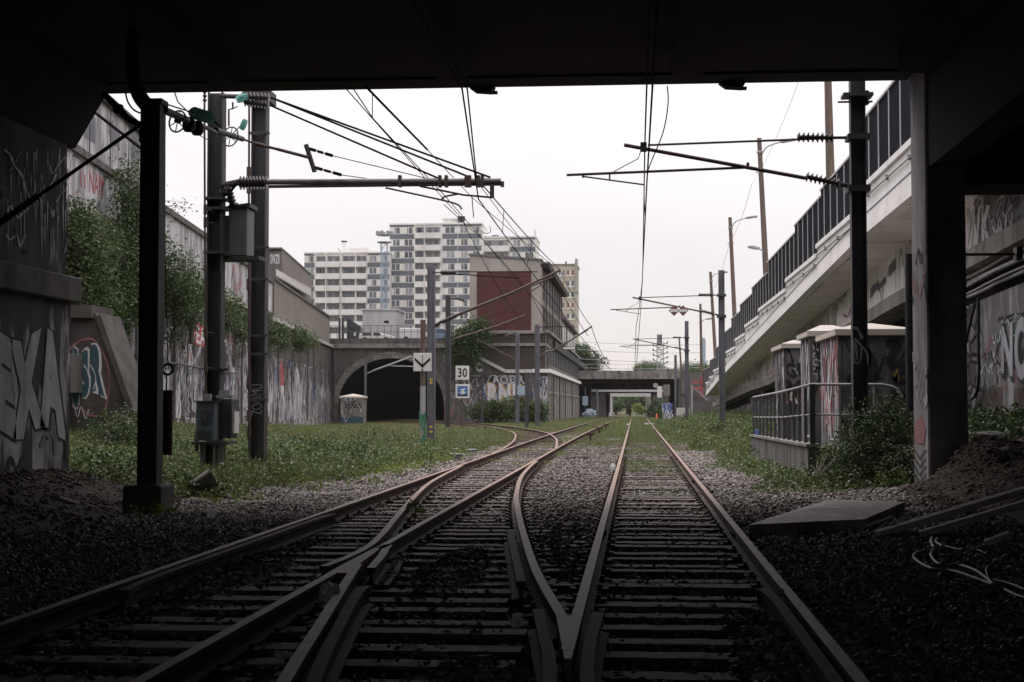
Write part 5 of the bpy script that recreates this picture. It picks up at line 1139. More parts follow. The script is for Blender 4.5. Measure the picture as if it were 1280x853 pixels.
# lattice mast between the blocks
def lattice(name, label, px, ptop, pbot, w, Y, mat, n=14):
    a, b = at(px, pbot, Y), at(px, ptop, Y); t = thing(name, label, 'mast', (a.x, Y, a.z)); m = MB(); r = w * .06
    for i in (-1, 1):
        for j in (-1, 1): m.tube([(a.x + i * w / 2, Y + j * w / 2, a.z), (a.x + i * w / 2, Y + j * w / 2, b.z)], r, 4)
    for k in range(n):
        z0 = a.z + (b.z - a.z) * k / n; z1 = a.z + (b.z - a.z) * (k + 1) / n
        for j in (-1, 1): m.tube([(a.x - w / 2 * (1 if k % 2 else -1), Y + j * w / 2, z0), (a.x + w / 2 * (1 if k % 2 else -1), Y + j * w / 2, z1)], r * .7, 4)
        m.bb(a.x - w / 2, a.x + w / 2, Y - w / 2, Y - w / 2 + r, z1 - r, z1)
    m.build('lattice', M[mat], t); return t, a, b
lm, a, b = lattice('lattice_mast', 'pale blue lattice mast with a round platform between the apartment blocks', 480, 305, 425, 1.4, 335, 'plate_blue', 22)
m = MB()
for z in (b.z + .2, b.z + 1.8): m.lathe((a.x, 335, z), [(0.1, 0), (1.6, 0), (1.6, .25), (.1, .25)], 12)
for k in range(7): q = k * .9; m.bb(a.x + 1.6 * math.cos(q) - .35, a.x + 1.6 * math.cos(q) + .35, 335 + 1.6 * math.sin(q) - .2, 335 + 1.6 * math.sin(q) + .2, b.z + 1.9, b.z + 2.8)
m.build('platform', M['lamp_grey'], lm)
lm2, a, b = lattice('lattice_mast', 'far lattice antenna mast with many small arms above the far bridge', 825.5, 428, 466, 1.1, 260, 'lamp_grey', 9)
m = MB()
for k in range(9): z = a.z + (b.z - a.z) * (.25 + .08 * k); sx = (-1) ** k; m.tube([(a.x, 260, z), (a.x + sx * 1.2, 260, z + .5)], .07, 4); m.tube([(a.x + sx * 1.2, 260, z + .3), (a.x + sx * 1.2, 260, z + .7)], .11, 4)
m.bb(a.x - .55, a.x + .3, 259.5, 260.5, b.z - .6, b.z + 1.3); m.build('aerial', M['mast_far'], lm2)
fb = thing('far_building', 'small pale building between far trees above the bridge', 'building', (at(760, 455, 330).x, 330, 4)); a, b = at(749, 470, 330), at(762, 449.5, 330); m = MB(); m.bb(a.x, b.x, 330, 338, 0, b.z); m.build('wall', M['white_tower'], fb)
m = MB(); m.bb(a.x + .5, b.x - .6, 331, 337, b.z, b.z + .5); m.build('roof', M['lead_roof'], fb)
m = MB()
for k in range(3): m.bb(a.x + .4 + k * .65, a.x + .75 + k * .65, 329.96, 329.995, b.z - 1.0, b.z - .5)
m.build('window', M['pane'], fb)
tw = thing('far_tower', 'slim pale tower block just visible behind the wooden poles on the right', 'building', (at(880, 440, 600).x, 600, 0)); a, b = at(877.5, 470, 600), at(882, 425, 600); m = MB(); m.bb(a.x, b.x, 600, 603, 0, b.z); m.build('wall', M['plate_blue'], tw)
m = MB(); m.bb(a.x + .2, b.x - .2, 600.5, 602.5, b.z, b.z + .8); m.build('roof', M['lamp_grey'], tw)

# ================================================================== MASTS AND OVERHEAD LINE
def mast(name, label, x, y, top, w, mat, zb=None, group=None, d=None):
    zb = gz(x, y) if zb is None else zb
    t = thing(name, label, 'mast', (x, y, zb), group); m = MB(); hbeam(m, x, y, zb - .3, top, w, d or w * .9, max(.012, w * .07)); m.build('mast', M[mat], t); return t
def rbracket(t, mx, y, k=1.0):
    """stay tube, inclined tube, steady arm of the right-hand masts (offsets in metres from the mast)"""
    def q(dx, z): return Vector((mx + dx * k, y, z))
    m = MB(); m.tube([q(-.6, 6.45), q(-3.84, 6.37)], .022, 7); m.build('stay_tube', M['tube_rust'], t)
    m = MB(); m.tube([q(-.95, 5.72), q(-4.28, 6.38)], .036, 8); m.build('cantilever_tube', M['tube_rust'], t)
    m = MB(); m.insul(q(-.95, 5.75), q(-.32, 5.6), .10, 8); m.build('insulator', M['insul'], t)
    m = MB(); m.insul(q(-1.1, 6.48), q(-.42, 6.46), .10, 8); m.build('insulator', M['insul'], t)
    m = MB(); m.tube([q(-.45, 6.46), q(0, 6.46)], .03, 6); m.bb(mx - .2, mx + .2, y - .22, y + .22, 6.4, 6.5); m.build('clamp', M['mast'], t)
    m = MB(); m.tube([q(-.32, 5.6), q(0, 5.52)], .045, 6); m.bb(mx - .2, mx + .2, y - .22, y + .22, 5.44, 5.56); m.build('clamp', M['mast'], t)
    m = MB(); m.tube([q(-2.0, 5.93), q(-5.35, 5.83)], .026, 7); m.tube([q(-5.05, 5.80), q(-3.9, 5.63)], .016, 6); m.tube([q(-4.55, 5.88), q(-4.55, 5.74)], .016, 5); m.tube([q(-5.05, 5.86), q(-5.05, 5.77)], .016, 5); m.tube([q(-2.0, 5.93), q(-2.0, 6.02)], .03, 5)
    m.tube([q(-3.95, 6.33), q(-4.02, 6.12), q(-4.5, 5.87)], .009, 4); m.build('steady_arm', M['tube_rust'], t)
    m = MB(); m.bb(mx - 3.98 * k, mx - 3.86 * k, y - .05, y + .05, 6.25, 6.42); m.build('wire_clamp', M['mast'], t)
R1 = at(1073, 300, 28.2).x
r1 = mast('catenary_mast', 'dark steel catenary mast between the bridge pillar and the white ramp, nearest on the right', R1, 28.2, 7.75, .27, 'mast', 0.3, 'catenary masts'); rbracket(r1, R1, 28.2)
m = MB(); m.bb(R1 - .27, R1 + .27, 28.0, 28.4, 7.2, 7.26); m.tube([(R1 - .35, 28.2, 7.12), (R1 + .28, 28.2, 7.12)], .02, 5); m.insul((R1 + .16, 28.2, 7.05), (R1 + .16, 28.2, 7.35), .07, 4); m.build('top_bracket', M['mast'], r1)
m = MB(); mp = quad_map((R1 - .12, 28.2 - .135, 2.3), (R1 + .12, 28.2 - .135, 2.3), (R1 + .12, 28.2 - .135, 2.95), (R1 - .12, 28.2 - .135, 2.95), .01); scribble(m, mp, 5, [0], .035, random.Random(4), (.4, .8), .4); m.build('graffiti', M['g_silver'], r1)
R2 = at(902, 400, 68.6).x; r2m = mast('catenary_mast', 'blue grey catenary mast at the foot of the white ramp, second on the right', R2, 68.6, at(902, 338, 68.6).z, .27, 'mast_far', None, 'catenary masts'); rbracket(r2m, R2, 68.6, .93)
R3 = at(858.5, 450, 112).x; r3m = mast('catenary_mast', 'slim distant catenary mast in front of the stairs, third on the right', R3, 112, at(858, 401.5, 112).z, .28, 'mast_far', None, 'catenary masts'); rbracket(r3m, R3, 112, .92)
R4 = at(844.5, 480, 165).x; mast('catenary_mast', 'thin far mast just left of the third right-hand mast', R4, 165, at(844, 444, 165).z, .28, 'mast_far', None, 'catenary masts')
# the double diamond board hung from the second bracket
p = at(848, 388, 68.4); dd = thing('diamond_sign', 'sign of two joined dull red diamonds with white bands hanging below a bracket', 'sign', (p.x, 68.4, p.z))
def dia(m, c, r, y0, y1, mi): m.prism([(c.x - r, y0, c.z), (c.x, y0, c.z - r), (c.x + r, y0, c.z), (c.x, y0, c.z + r)], (0, y1 - y0, 0), mi)
m = MB(); s = .0359
for cx_ in (842.6, 853.8): c = at(cx_, 388.5, 68.4); dia(m, c, .245, 68.4, 68.44, 0)
m.build('board', M['purple_red'], dd)
m = MB()
for cx_ in (842.6, 853.8): c = at(cx_, 388.5, 68.4); m.prism([(c.x - .17, 68.385, c.z - .065), (c.x + .17, 68.385, c.z - .065), (c.x + .19, 68.385, c.z), (c.x + .17, 68.385, c.z + .065), (c.x - .17, 68.385, c.z + .065), (c.x - .19, 68.385, c.z)], (0, .012, 0))
m.build('band', M['white'], dd)
m = MB(); c = at(842.6, 381, 68.4); m.tube([(c.x, 68.42, c.z - .1), (c.x, 68.5, 5.9)], .015, 5); c = at(853.8, 381, 68.4); m.tube([(c.x, 68.42, c.z - .1), (c.x, 68.5, 5.9)], .015, 5); m.build('hanger', M['mast'], dd)

# ---- left masts near the bridge
P1 = at(190, 300, 21.2).x
p1 = thing('catenary_mast', 'black steel mast on a square concrete plinth beside the bridge opening', 'mast', (P1, 21.2, 0), 'catenary masts')
m = MB(); hbeam(m, P1, 21.2, .42, 5.86, .285, .28, .022); m.build('mast', M['mast'], p1, .004)
m = MB(); m.bb(P1 - .28, P1 + .27, 20.85, 21.5, -.3, .42); m.build('plinth', M['concrete_dark'], p1, .03)
m = MB(); m.tube(smooth2([(P1 - .05, 21.2, 5.8), (P1 - .22, 21.2, 6.02), (P1 - .3, 21.2, 6.4), (P1 - .28, 21.2, 7.0)], 5), .11, 8); m.bb(P1 - .16, P1 + .17, 21.05, 21.36, 5.84, 5.92); m.build('top_bracket', M['mast'], p1)
m = MB(); m.bb(P1 - .165, P1 - .14, 21.07, 21.33, 5.3, 5.6); m.build('bracket_plate', M['mast'], p1)
m = MB(); a = Vector((P1 - .15, 21.2, 5.55)); pts = smooth2([tuple(at(178, 158, 21.2)), tuple(at(160, 148, 21.4)), tuple(at(150, 138, 21.6)), tuple(at(130, 118, 21.8))], 5); m.tube(pts, .05, 8); c = at(149, 137, 21.6); m.bb(c.x - .06, c.x + .06, 21.5, 21.62, c.z - .06, c.z + .06)
tag(m.build('anchor_cable', M['wire']), 'thick curved cable from the black mast up to the bridge haunch', 'cable')
m = MB(); m.tube(smooth2([tuple(at(156, 112, 22.5)), tuple(at(160, 128, 22)), tuple(at(168, 138, 21.6)), tuple(at(180, 143, 21.3))], 5), .014, 5); tag(m.build('thin_cable', M['wire']), 'thin looping cable beside the top of the black mast', 'cable')
sr = thing('stay_rod', 'diagonal stay rod with dark insulators from the black mast to the underpass wall', 'rod', tuple(at(178, 155, 21.2)))
A, B = at(180, 153, 21.2), AW.on(-30, 300); m = MB(); m.tube([A, B], .028, 6); m.build('rod', M['wire'], sr)
d = B - A; m = MB(); m.insul(A + d * .62, A + d * .95, .07, 16, 0, 10, .6); m.build('insulator', M['insul'], sr)
A2, B2 = at(133, 152, 45), at(182, 190, 45); m = MB(); m.tube([A2 + (A2 - B2) * .5, B2], .05, 5); tag(m.build('wall_cable', M['wire']), 'dark cable crossing in front of the panelled upper wall', 'cable')
# counterweight
cw = thing('counterweight', 'rusty hanging counterweight drum just right of the black mast', 'counterweight', tuple(at(208, 569, 22)))
a, b = at(208, 569, 22), at(208, 488, 22); m = MB(); m.lathe(a, [(.0, 0), (.088, 0), (.09, .02)] + [(.09 if k % 2 else .084, .02 + (b.z - a.z - .04) * k / 18) for k in range(19)] + [(.088, b.z - a.z), (0, b.z - a.z)], 14); m.build('drum', M['rust'], cw)
c = at(209.5, 462, 22); m = MB(); m.tube([b, (b.x, 22, c.z - .05)], .012, 5); m.torus(c, .078, .018, (0, 1, 0)); m.tube([c, c + Vector((-.06, 0, .03))], .008, 4); m.tube([c + Vector((.02, 0, 0)), c + Vector((0, 0, .15)), at(206, 300, 22), at(206.5, 165, 22)], .007, 4); m.build('hook_ring', M['black'], cw)
# tensioning gear
tg = thing('tensioning_gear', 'wheels, weights and green glass insulators strung between the left masts', 'tensioning gear', tuple(at(205, 140, 21.4)))
A, B = at(205, 138, 21.3), at(305, 176, 29.2); m = MB(); m.tube([A, at(240, 153, 23.5)], .06, 8); m.tube([at(240, 153, 23.5), at(258, 160, 25), at(270, 166, 26.5)], .035, 6); m.tube([at(270, 163, 26.5), at(303, 174, 29)], .055, 8); m.build('bar', M['mast'], tg)
for (px, py, Y, r) in ((222, 152, 22.4, .165), (288, 171, 28, .185)):
    c = at(px, py, Y); ax = Vector((.45, 1, -.1)); m = MB(); m.torus(c, r, .014, ax, 22, 6)
    u = ax.normalized().orthogonal().normalized(); v = ax.normalized().cross(u)
    for k in range(3): q = k * math.pi / 3 + .4; d = u * math.cos(q) + v * math.sin(q); m.tube([c - d * r, c + d * r], .009, 4)
    m.tube([c - ax.normalized() * .05, c + ax.normalized() * .05], .03, 8); m.build('wheel', M['mast'], tg)
for (px, py, Y) in ((236, 156, 23.2), (246.5, 160.5, 23.6)): c = at(px, py, Y); m = MB(); m.lathe(c - Vector((0, 0, .12)), [(0, 0), (.07, .01), (.1, .06), (.1, .18), (.07, .23), (0, .24)], 14); m.build('weight', M['mast'], tg)
m = MB(); a, b = at(241, 141, 24), at(264, 148, 24.6); m.insul(a, b, .105, 5, 0, 14, .8); m.build('glass_insulator', M['glass_green'], tg)
m = MB(); m.tube([at(206, 130, 21.3), at(241, 141, 24)], .012, 5); m.tube([at(216, 108, 22), at(222, 127, 22.6), at(238, 143, 23.6)], .010, 5); m.tube([at(264, 148, 24.6), at(275, 157, 27)], .03, 6); m.tube([at(250, 170, 24), at(262, 176, 26)], .008, 4); m.build('tie_wire', M['wire'], tg)
ye = thing('wire_yoke', 'slanted steel yoke plate spreading one tension rod into two wires', 'yoke', tuple(at(388, 197, 29.8)))
m = MB(); a, b = at(382.5, 181, 29.8), at(393.5, 215, 29.8); m.tube([a, b], .05, 5); m.build('plate', M['mast'], ye)
m = MB(); m.tube([at(303, 174, 29), at(320, 180, 29.2)], .022, 6); m.tube([at(318, 179.5, 29.2), at(330, 182.5, 29.3)], .045, 7); m.tube([at(330, 182.5, 29.3), at(348, 187, 29.4)], .03, 7); m.tube([at(346, 186.5, 29.4), at(388, 197.5, 29.8)], .034, 6); m.build('tension_rod', M['tube_rust'], ye)
for (x0, y0, x1, y1, x2, y2) in ((386, 186, 416, 195, 545, 226), (393, 209.5, 427, 219, 500, 229)):
    m = MB(); A, B, C_ = at(x0, y0, 29.8), at(x1, y1, 29.9), at(x2, y2, 30.4); m.tube([A, A.lerp(B, .3)], .035, 6); m.tube([A.lerp(B, .35), A.lerp(B, .6)], .03, 6); m.tube([A.lerp(B, .68), B], .035, 6); m.tube([A, B], .012, 5); m.tube([B, C_], .009, 4); m.build('tension_wire', M['wire'], ye)
# mast 2 with cabinets
P2 = at(270, 300, 30.2).x
p2 = thing('catenary_mast', 'grey steel mast carrying blue grey switch cabinets near its foot', 'mast', (P2, 30.2, .2), 'catenary masts')
m = MB(); hbeam(m, P2, 30.2, -.2, 7.9, .31, .3, .03); m.build('mast', M['mast'], p2, .004)
for z in (2.25, 4.6, 5.5, 5.7): m = MB(); m.bb(P2 - .2, P2 + .2, 29.98, 30.4, z, z + .05); m.bb(P2 + .16, P2 + .28, 30.1, 30.3, z - .02, z + .03); m.build('collar', M['mast'], p2)
m = MB(); a, b = at(257, 520, 29.8), at(255.5, 112, 29.8); m.tube([a, b], .022, 6)
for py in (262, 278, 416, 460, 495): c = at(257, py, 29.8); m.tube([c - Vector((0, 0, .1)), c + Vector((0, 0, .1))], .045, 6); m.tube([c, (P2, 30.1, c.z)], .015, 5)
m.insul(at(256, 128, 29.8), at(256, 112, 29.8), .05, 3); m.build('switch_rod', M['tube_rust'], p2)
a, b = at(249, 551, 29.7), at(272.5, 503, 29.7)
cb = MB(); cb.bb(a.x, b.x, 29.45, 29.75, a.z, b.z); cb = cb.build('cabinet', M['box_blue'], p2, .015)
g = MB(); g.bb(a.x - .02, b.x + .03, 29.42, 29.8, b.z, b.z + .03); g.build('lid', M['box_dark'], cb); g = MB(); g.bb(a.x + .1, a.x + .3, 29.432, 29.447, a.z + .34, a.z + .6); g.build('door', M['box_dark'], cb); g = MB(); g.bb(a.x + .03, a.x + .28, 29.425, 29.447, a.z + .02, a.z + .2); g.build('door', M['box_dark'], cb)
g = MB(); g.bb(a.x + .18, a.x + .2, 29.4, 29.43, a.z + .45, a.z + .5); g.build('handle', M['tube'], cb)
a2, b2_ = at(274, 548, 29.9), at(291, 499, 29.9)
cb = MB(); cb.bb(a2.x, b2_.x, 29.8, 30.3, a2.z, b2_.z); cb = cb.build('cabinet', M['box_dark'], p2, .015); g = MB(); g.bb(b2_.x + .002, b2_.x + .05, 29.85, 30.2, a2.z + .1, b2_.z - .25); g.build('side_plate', M['white'], cb)
m = MB(); c = at(270, 552, 29.7); m.bb(a.x - .1, b2_.x + .02, 29.5, 30.2, c.z - .06, c.z); m.bb(a.x - .06, a.x - .01, 29.6, 29.7, c.z - .2, c.z + .2); m.build('shelf', M['mast'], p2)
m = MB()
for px, r in ((251.5, .03), (254.5, .025), (269, .04), (274.5, .03), (280.5, .03)): q = at(px, 552, 29.7); m.tube([(q.x, 29.7, 0), (q.x, 29.7, q.z)], r, 7)
m.build('conduit', M['tube'], p2)
m = MB(); c = at(281, 498, 30); m.bb(c.x - .13, c.x + .2, 29.8, 30.1, c.z, c.z + .06); m.bb(c.x - .08, c.x + .14, 29.85, 30.05, c.z + .06, c.z + .16); c = at(261, 500, 29.7); m.bb(c.x - .06, c.x + .06, 29.6, 29.7, c.z - .02, c.z + .12); m.build('vent_cap', M['lamp_grey'], p2)
# long bracket from mast 2: twin tubes, stacked insulators, stays
m = MB(); m.insul(at(299, 229, 30), at(335, 229, 30), .145, 9, 0, 14, .55); m.build('insulator', M['insul'], p2)
m = MB(); m.insul(at(301, 121, 30), at(338, 123, 30), .11, 8, 0, 12); m.insul(at(305, 128, 30), at(337, 132, 30), .09, 8, 0, 12); m.build('insulator', M['insul'], p2)
m = MB(); m.insul(at(301, 119, 29.9), at(304, 127, 29.9), .13, 3, 0, 12, .6); m.insul(at(302, 155, 29.9), at(307, 157, 29.9), .12, 3, 0, 12, .6); m.build('glass_insulator', M['glass_green'], p2)
m = MB(); m.insul(at(284, 232, 30), at(293, 262, 30.4), .09, 7, 0, 10); m.build('insulator', M['insul'], p2)
m = MB(); m.tube([at(278, 232, 30.1), at(298, 228, 30)], .07, 7); m.tube([at(274, 242, 30.1), at(290, 240, 30.2)], .08, 7); m.tube([at(286, 242, 30.1), at(299, 226, 30)], .03, 6); m.build('bracket', M['mast'], p2); m = MB(); m.tube([at(276, 120, 30.1), at(300, 121, 30)], .05, 7); m.tube([at(291, 128, 30), at(291, 136, 30), at(286, 137, 30), at(286, 158, 30)], .02, 6); m.tube([at(297, 133, 30), at(289, 137, 30)], .012, 5); m.tube([at(300, 158, 30), at(288, 170, 30)], .012, 5); m.build('bracket', M['mast'], p2)
m = MB(); m.tube([at(334, 227.5, 30), at(626, 226.5, 30)], .062, 9); m.build('cantilever_tube', M['tube'], p2)
m = MB(); m.tube([at(336, 233.5, 30), at(550, 231, 30), at(630, 230.5, 30)], .032, 8); m.build('lower_tube', M['tube_rust'], p2)
m = MB()
for (x0, y0, x1, y1) in ((338, 122, 613, 222), (338, 122, 588, 222), (338, 132, 550, 224)): m.tube([at(x0, y0, 30), at(x1, y1, 30)], .022, 6)
m.build('stay_rod', M['wire'], p2)
m = MB()
for px in (500, 550, 558, 583, 587, 598, 603): c = at(px, 226, 30); m.bb(c.x - .03, c.x + .03, 29.92, 30.08, c.z - .13, c.z + .1)
m.tube([at(615, 230, 30), at(615, 248, 30)], .045, 7); m.tube([at(614, 247, 30), at(580, 244, 30), at(525, 233, 30)], .022, 6); m.tube(smooth2([tuple(at(572, 243, 30)), tuple(at(556, 246, 30)), tuple(at(552, 250, 30))], 4), .02, 6); m.tube(smooth2([tuple(at(482, 235, 30)), tuple(at(551, 250, 30)), tuple(at(572, 256, 30)), tuple(at(577, 262, 30))], 4), .02, 6); m.tube([at(628, 227, 30), at(628, 234, 30)], .04, 6); m.build('steady_arm', M['tube_rust'], p2)
# transformer and its perch
tr = thing('transformer', 'grey box transformer hung between the two left masts', 'transformer', tuple(at(298, 324, 30.6)))
a, b = at(288.5, 321, 30.5), at(312, 261, 30.5); m = MB(); m.bb(a.x, b.x, 30.3, 30.9, a.z, b.z); m.build('tank', M['box_grey'], tr, .015)
m = MB(); c = at(281, 315, 30.7); m.bb(c.x, a.x - .003, 30.5, 30.9, c.z, at(281, 271, 30.7).z); m.build('side_tank', M['box_grey'], tr, .01)
m = MB(); m.hexa([(a.x - .06, 30.25, b.z), (b.x + .06, 30.25, b.z), (b.x + .06, 30.95, b.z), (a.x - .06, 30.95, b.z)], [(a.x - .06, 30.25, b.z + .02), (b.x + .06, 30.25, b.z + .09), (b.x + .06, 30.95, b.z + .09), (a.x - .06, 30.95, b.z + .02)]); m.tube([(a.x + .1, 30.5, b.z + .02), (a.x + .1, 30.5, b.z + .12)], .05, 8); m.build('lid', M['box_dark'], tr)
m = MB(); m.bb(c.x - .05, b.x + .25, 30.3, 30.9, a.z - .08, a.z - .003); m.bb(P2 + .15, c.x, 30.3, 30.4, a.z - .06, a.z + .02); m.build('perch', M['mast'], tr)
# mast 3
P3 = at(324.5, 300, 32.2).x
p3 = thing('catenary_mast', 'grey steel mast with a vertical white tag, right of the cabinet mast', 'mast', (P3, 32.2, .2), 'catenary masts')
m = MB(); hbeam(m, P3, 32.2, -.2, 8.05, .33, .3, .03); m.build('mast', M['mast'], p3, .004)
for py in (420, 443, 500, 310, 350, 168): c = at(334, py, 32.2); m = MB(); m.bb(P3 + .1, P3 + .24, 32.0, 32.1, c.z - .02, c.z + .02); m.bb(P3 - .18, P3 + .18, 32.03, 32.05, c.z - .03, c.z + .03); m.build('collar', M['mast'], p3)
m = MB(); m.bb(P3 - .3, P3 + .3, 31.9, 32.4, 8.05, 8.3); m.build('cap', M['mast'], p3)
m = MB(); q = at(311.5, 586, 31.5); m.tube([(q.x, 31.5, 0), at(311, 300, 31.5), at(311.5, 125, 31.5)], .024, 6)
for py in (480, 520, 540, 216, 235, 356): c = at(311, py, 31.5); m.tube([c - Vector((0, 0, .12)), c + Vector((0, 0, .12))], .05, 6)
m.build('switch_rod', M['tube_rust'], p3)
m = MB(); mp = quad_map((P3 - .13, 32.06, at(324, 519, 32).z), (P3 - .13, 32.06, at(324, 481, 32).z), (P3 + .13, 32.06, at(324, 481, 32).z), (P3 + .13, 32.06, at(324, 519, 32).z), 0.0)
mp_ = quad_map((P3 + .11, 32.04, at(324, 519, 32).z), (P3 + .11, 32.04, at(324, 481, 32).z), (P3 - .11, 32.04, at(324, 481, 32).z), (P3 - .11, 32.04, at(324, 519, 32).z), 0.0); letters(m, 'ZOOMU', mp_, 0, -.02, .03); m.build('graffiti', M['g_silver'], p3)
# ---- masts in the middle distance
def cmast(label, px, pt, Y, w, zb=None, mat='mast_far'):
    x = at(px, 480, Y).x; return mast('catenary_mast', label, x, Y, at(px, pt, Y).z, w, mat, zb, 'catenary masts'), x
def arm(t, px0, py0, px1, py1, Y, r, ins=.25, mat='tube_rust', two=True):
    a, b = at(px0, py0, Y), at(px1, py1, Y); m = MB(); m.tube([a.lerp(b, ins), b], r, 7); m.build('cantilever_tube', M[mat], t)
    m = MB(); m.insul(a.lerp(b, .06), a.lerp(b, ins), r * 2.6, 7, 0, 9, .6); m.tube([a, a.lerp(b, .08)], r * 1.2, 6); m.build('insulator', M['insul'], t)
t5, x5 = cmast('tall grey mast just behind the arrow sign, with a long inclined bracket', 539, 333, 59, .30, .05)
a = at(541, 411, 59); m = MB(); m.tube([at(543, 408, 59), at(552, 402, 59)], .06, 7); m.insul(at(552, 403, 59), at(572, 394, 59), .10, 9, 0, 10, .7); m.build('insulator', M['insul'], t5)
m = MB(); m.tube([at(570, 394, 59), at(640, 366, 59), at(700, 338, 59)], .045, 8); m.build('cantilever_tube', M['tube_rust'], t5)
m = MB(); m.tube([at(572, 395, 59), at(636, 369, 59), at(676, 353, 59), at(692, 346, 59)], .032, 8); m.tube([at(676, 353, 59), at(677, 356, 59), at(662, 366, 59)], .02, 5); m.build('lower_tube', M['tube_rust'], t5)
m = MB(); m.insul(at(551, 341, 59), at(571, 341, 59), .11, 9, 0, 10, .7); m.tube([at(541, 341, 59), at(552, 341, 59)], .03, 6); m.build('insulator', M['insul'], t5)
m = MB(); m.tube([at(571, 340, 59), at(672, 340, 59)], .018, 5); m.tube([at(571, 343, 59), at(650, 348, 59)], .022, 5); m.build('stay_tube', M['wire'], t5)
m = MB()
for px, c in ((539, 'g_yellow'),):
    for py in (475, 479, 534, 540): c_ = at(539, py, 58.84); m.bb(c_.x - .06, c_.x + .05, 58.84, 58.846, c_.z - .04, c_.z + .05)
m.build('graffiti', M['g_yellow'], t5)
t6, x6 = cmast('dark slim mast between the tunnel arch and the speed sign', 560, 369, 95, .30, .1, 'mast')
m = MB(); m.tube(smooth2([tuple(at(561, 430, 95)), tuple(at(568, 424, 95)), tuple(at(581, 420, 95))], 4), .06, 6); m.tube([at(581, 420, 95), at(620, 408, 95), at(657, 394, 95)], .05, 7); m.build('cantilever_tube', M['tube_rust'], t6)
m = MB(); m.tube([at(562, 374, 95), at(572, 373, 95), at(581, 377, 95)], .06, 6); m.insul(at(572, 373.5, 95), at(580, 376, 95), .12, 5); m.build('insulator', M['insul'], t6)
t7, x7 = cmast('grey mast in front of the warehouse corner with a curved bracket to the right', 671.5, 406, 105, .34, -.05)
m = MB(); m.tube(smooth2([tuple(at(674, 450, 105)), tuple(at(678, 444, 105)), tuple(at(684, 440, 105)), tuple(at(690, 439, 105))], 4), .07, 7); m.tube([at(690, 439, 105), at(716, 424, 105), at(740, 408, 105)], .055, 7); m.tube([at(704, 430, 105), at(735, 413, 105)], .03, 6); m.build('cantilever_tube', M['tube_rust'], t7)
m = MB(); m.insul(at(679, 408, 105), at(690, 408.5, 105), .12, 6); m.tube([at(672, 410, 105), at(680, 408, 105)], .04, 5); m.build('insulator', M['insul'], t7)
m = MB(); m.tube([at(690, 408.5, 105), at(722, 409, 105)], .02, 4); m.build('stay_tube', M['wire'], t7)
wb = thing('white_board', 'narrow white board with a red edge hanging from a bracket by the warehouse', 'sign', tuple(at(711.5, 436, 105))); a, b = at(704, 437.5, 104.8), at(719, 433.5, 104.8); m = MB(); m.bb(a.x, b.x, 104.8, 104.86, a.z, b.z); m.build('board', M['purple_red'], wb); m = MB(); m.bb(a.x + .03, b.x - .03, 104.78, 104.797, a.z + .045, b.z - .045); m.build('face', M['white'], wb); m = MB(); m.tube([(a.x + .1, 104.83, b.z), (a.x + .1, 104.95, b.z + .45)], .02, 4); m.tube([(b.x - .1, 104.83, b.z), (b.x - .1, 104.95, b.z + .7)], .02, 4); m.build('hanger', M['mast'], wb)
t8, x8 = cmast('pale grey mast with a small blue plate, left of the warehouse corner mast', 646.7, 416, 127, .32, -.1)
m = MB(); m.tube(smooth2([tuple(at(643, 450, 127)), tuple(at(638, 446, 127)), tuple(at(632, 444, 127))], 4), .07, 6); m.tube([at(634, 445, 127), at(615, 434, 127), at(596, 424, 127)], .05, 6); m.build('cantilever_tube', M['tube_rust'], t8)
m = MB(); m.tube(smooth2([tuple(at(644, 420, 127)), tuple(at(638, 418, 127)), tuple(at(632, 421, 127))], 4), .08, 6); m.build('insulator', M['insul'], t8)
m = MB(); a, b = at(646.5, 494, 126.6), at(657, 482, 126.6); m.bb(a.x, b.x, 126.6, 126.65, a.z, b.z); m.build('plate', M['plate_blue'], t8)
t9, x9 = cmast('thin blue grey mast standing in front of the black tunnel arch', 457, 447, 143, .22, .1)
m = MB(); m.tube([at(468, 463, 143), at(490, 455, 143), at(514, 446, 143)], .09, 6); m.tube([at(459, 467, 143), at(468, 463, 143)], .05, 5); m.build('cantilever_tube', M['rail_white'], t9)
m = MB(); m.tube([at(486, 457.5, 143), at(518, 458.5, 143)], .05, 5); m.build('steady_arm', M['rail_white'], t9)
for lab, px, pt, pbm, Y in (('short bare post in front of the warehouse, with a pale flaking base', 658.6, 466, 533, 104), ('thin dark post standing by the shrubs left of the pale mast', 603, 472, 515, 120)):
    x = at(px, 500, Y).x; zb = gz(x, Y); m = MB(); m.tube([(x, Y, zb - .2), (x, Y, at(px, pt, Y).z)], .13 if Y == 104 else .09, 8); tag(m.build('steel_post', M['mast']), lab, 'post')
p = at(534, 425, 226); 
# ---- signs
def sign_post(name, label, px, py0, py1, Y, size, boards, r=.055, mat='mast'):
    x = at(px, 500, Y).x; zb = gz(x, Y); t = thing(name, label, 'sign', (x, Y, zb)); m = MB(); m.tube([(x, Y, zb - .2), (x, Y, at(px, py0, Y).z)], r, 8); m.build('post', M[mat], t); return t, x
t, x = sign_post('arrow_sign', 'white square sign with a black V arrow on a rusty, paint-flaked post', 528.5, 400, 568, 48, .6, None, .085, 'wood_pole')
m = MB(); a, b = at(528, 568, 48), at(528, 483, 48); m.tube([(x, 48, gz(x, 48)), (x, 48, b.z)], .09, 10); m.build('paint', M['rail_white'], t)
m = MB(); mp = quad_map((x - .09, 47.9, a.z + .1), (x + .09, 47.9, a.z + .1), (x + .09, 47.9, a.z + 1.3), (x - .09, 47.9, a.z + 1.3), 0); scribble(m, mp, 10, [0], .05, random.Random(1), (.2, .5), .3); m.build('graffiti', M['g_green'], t)
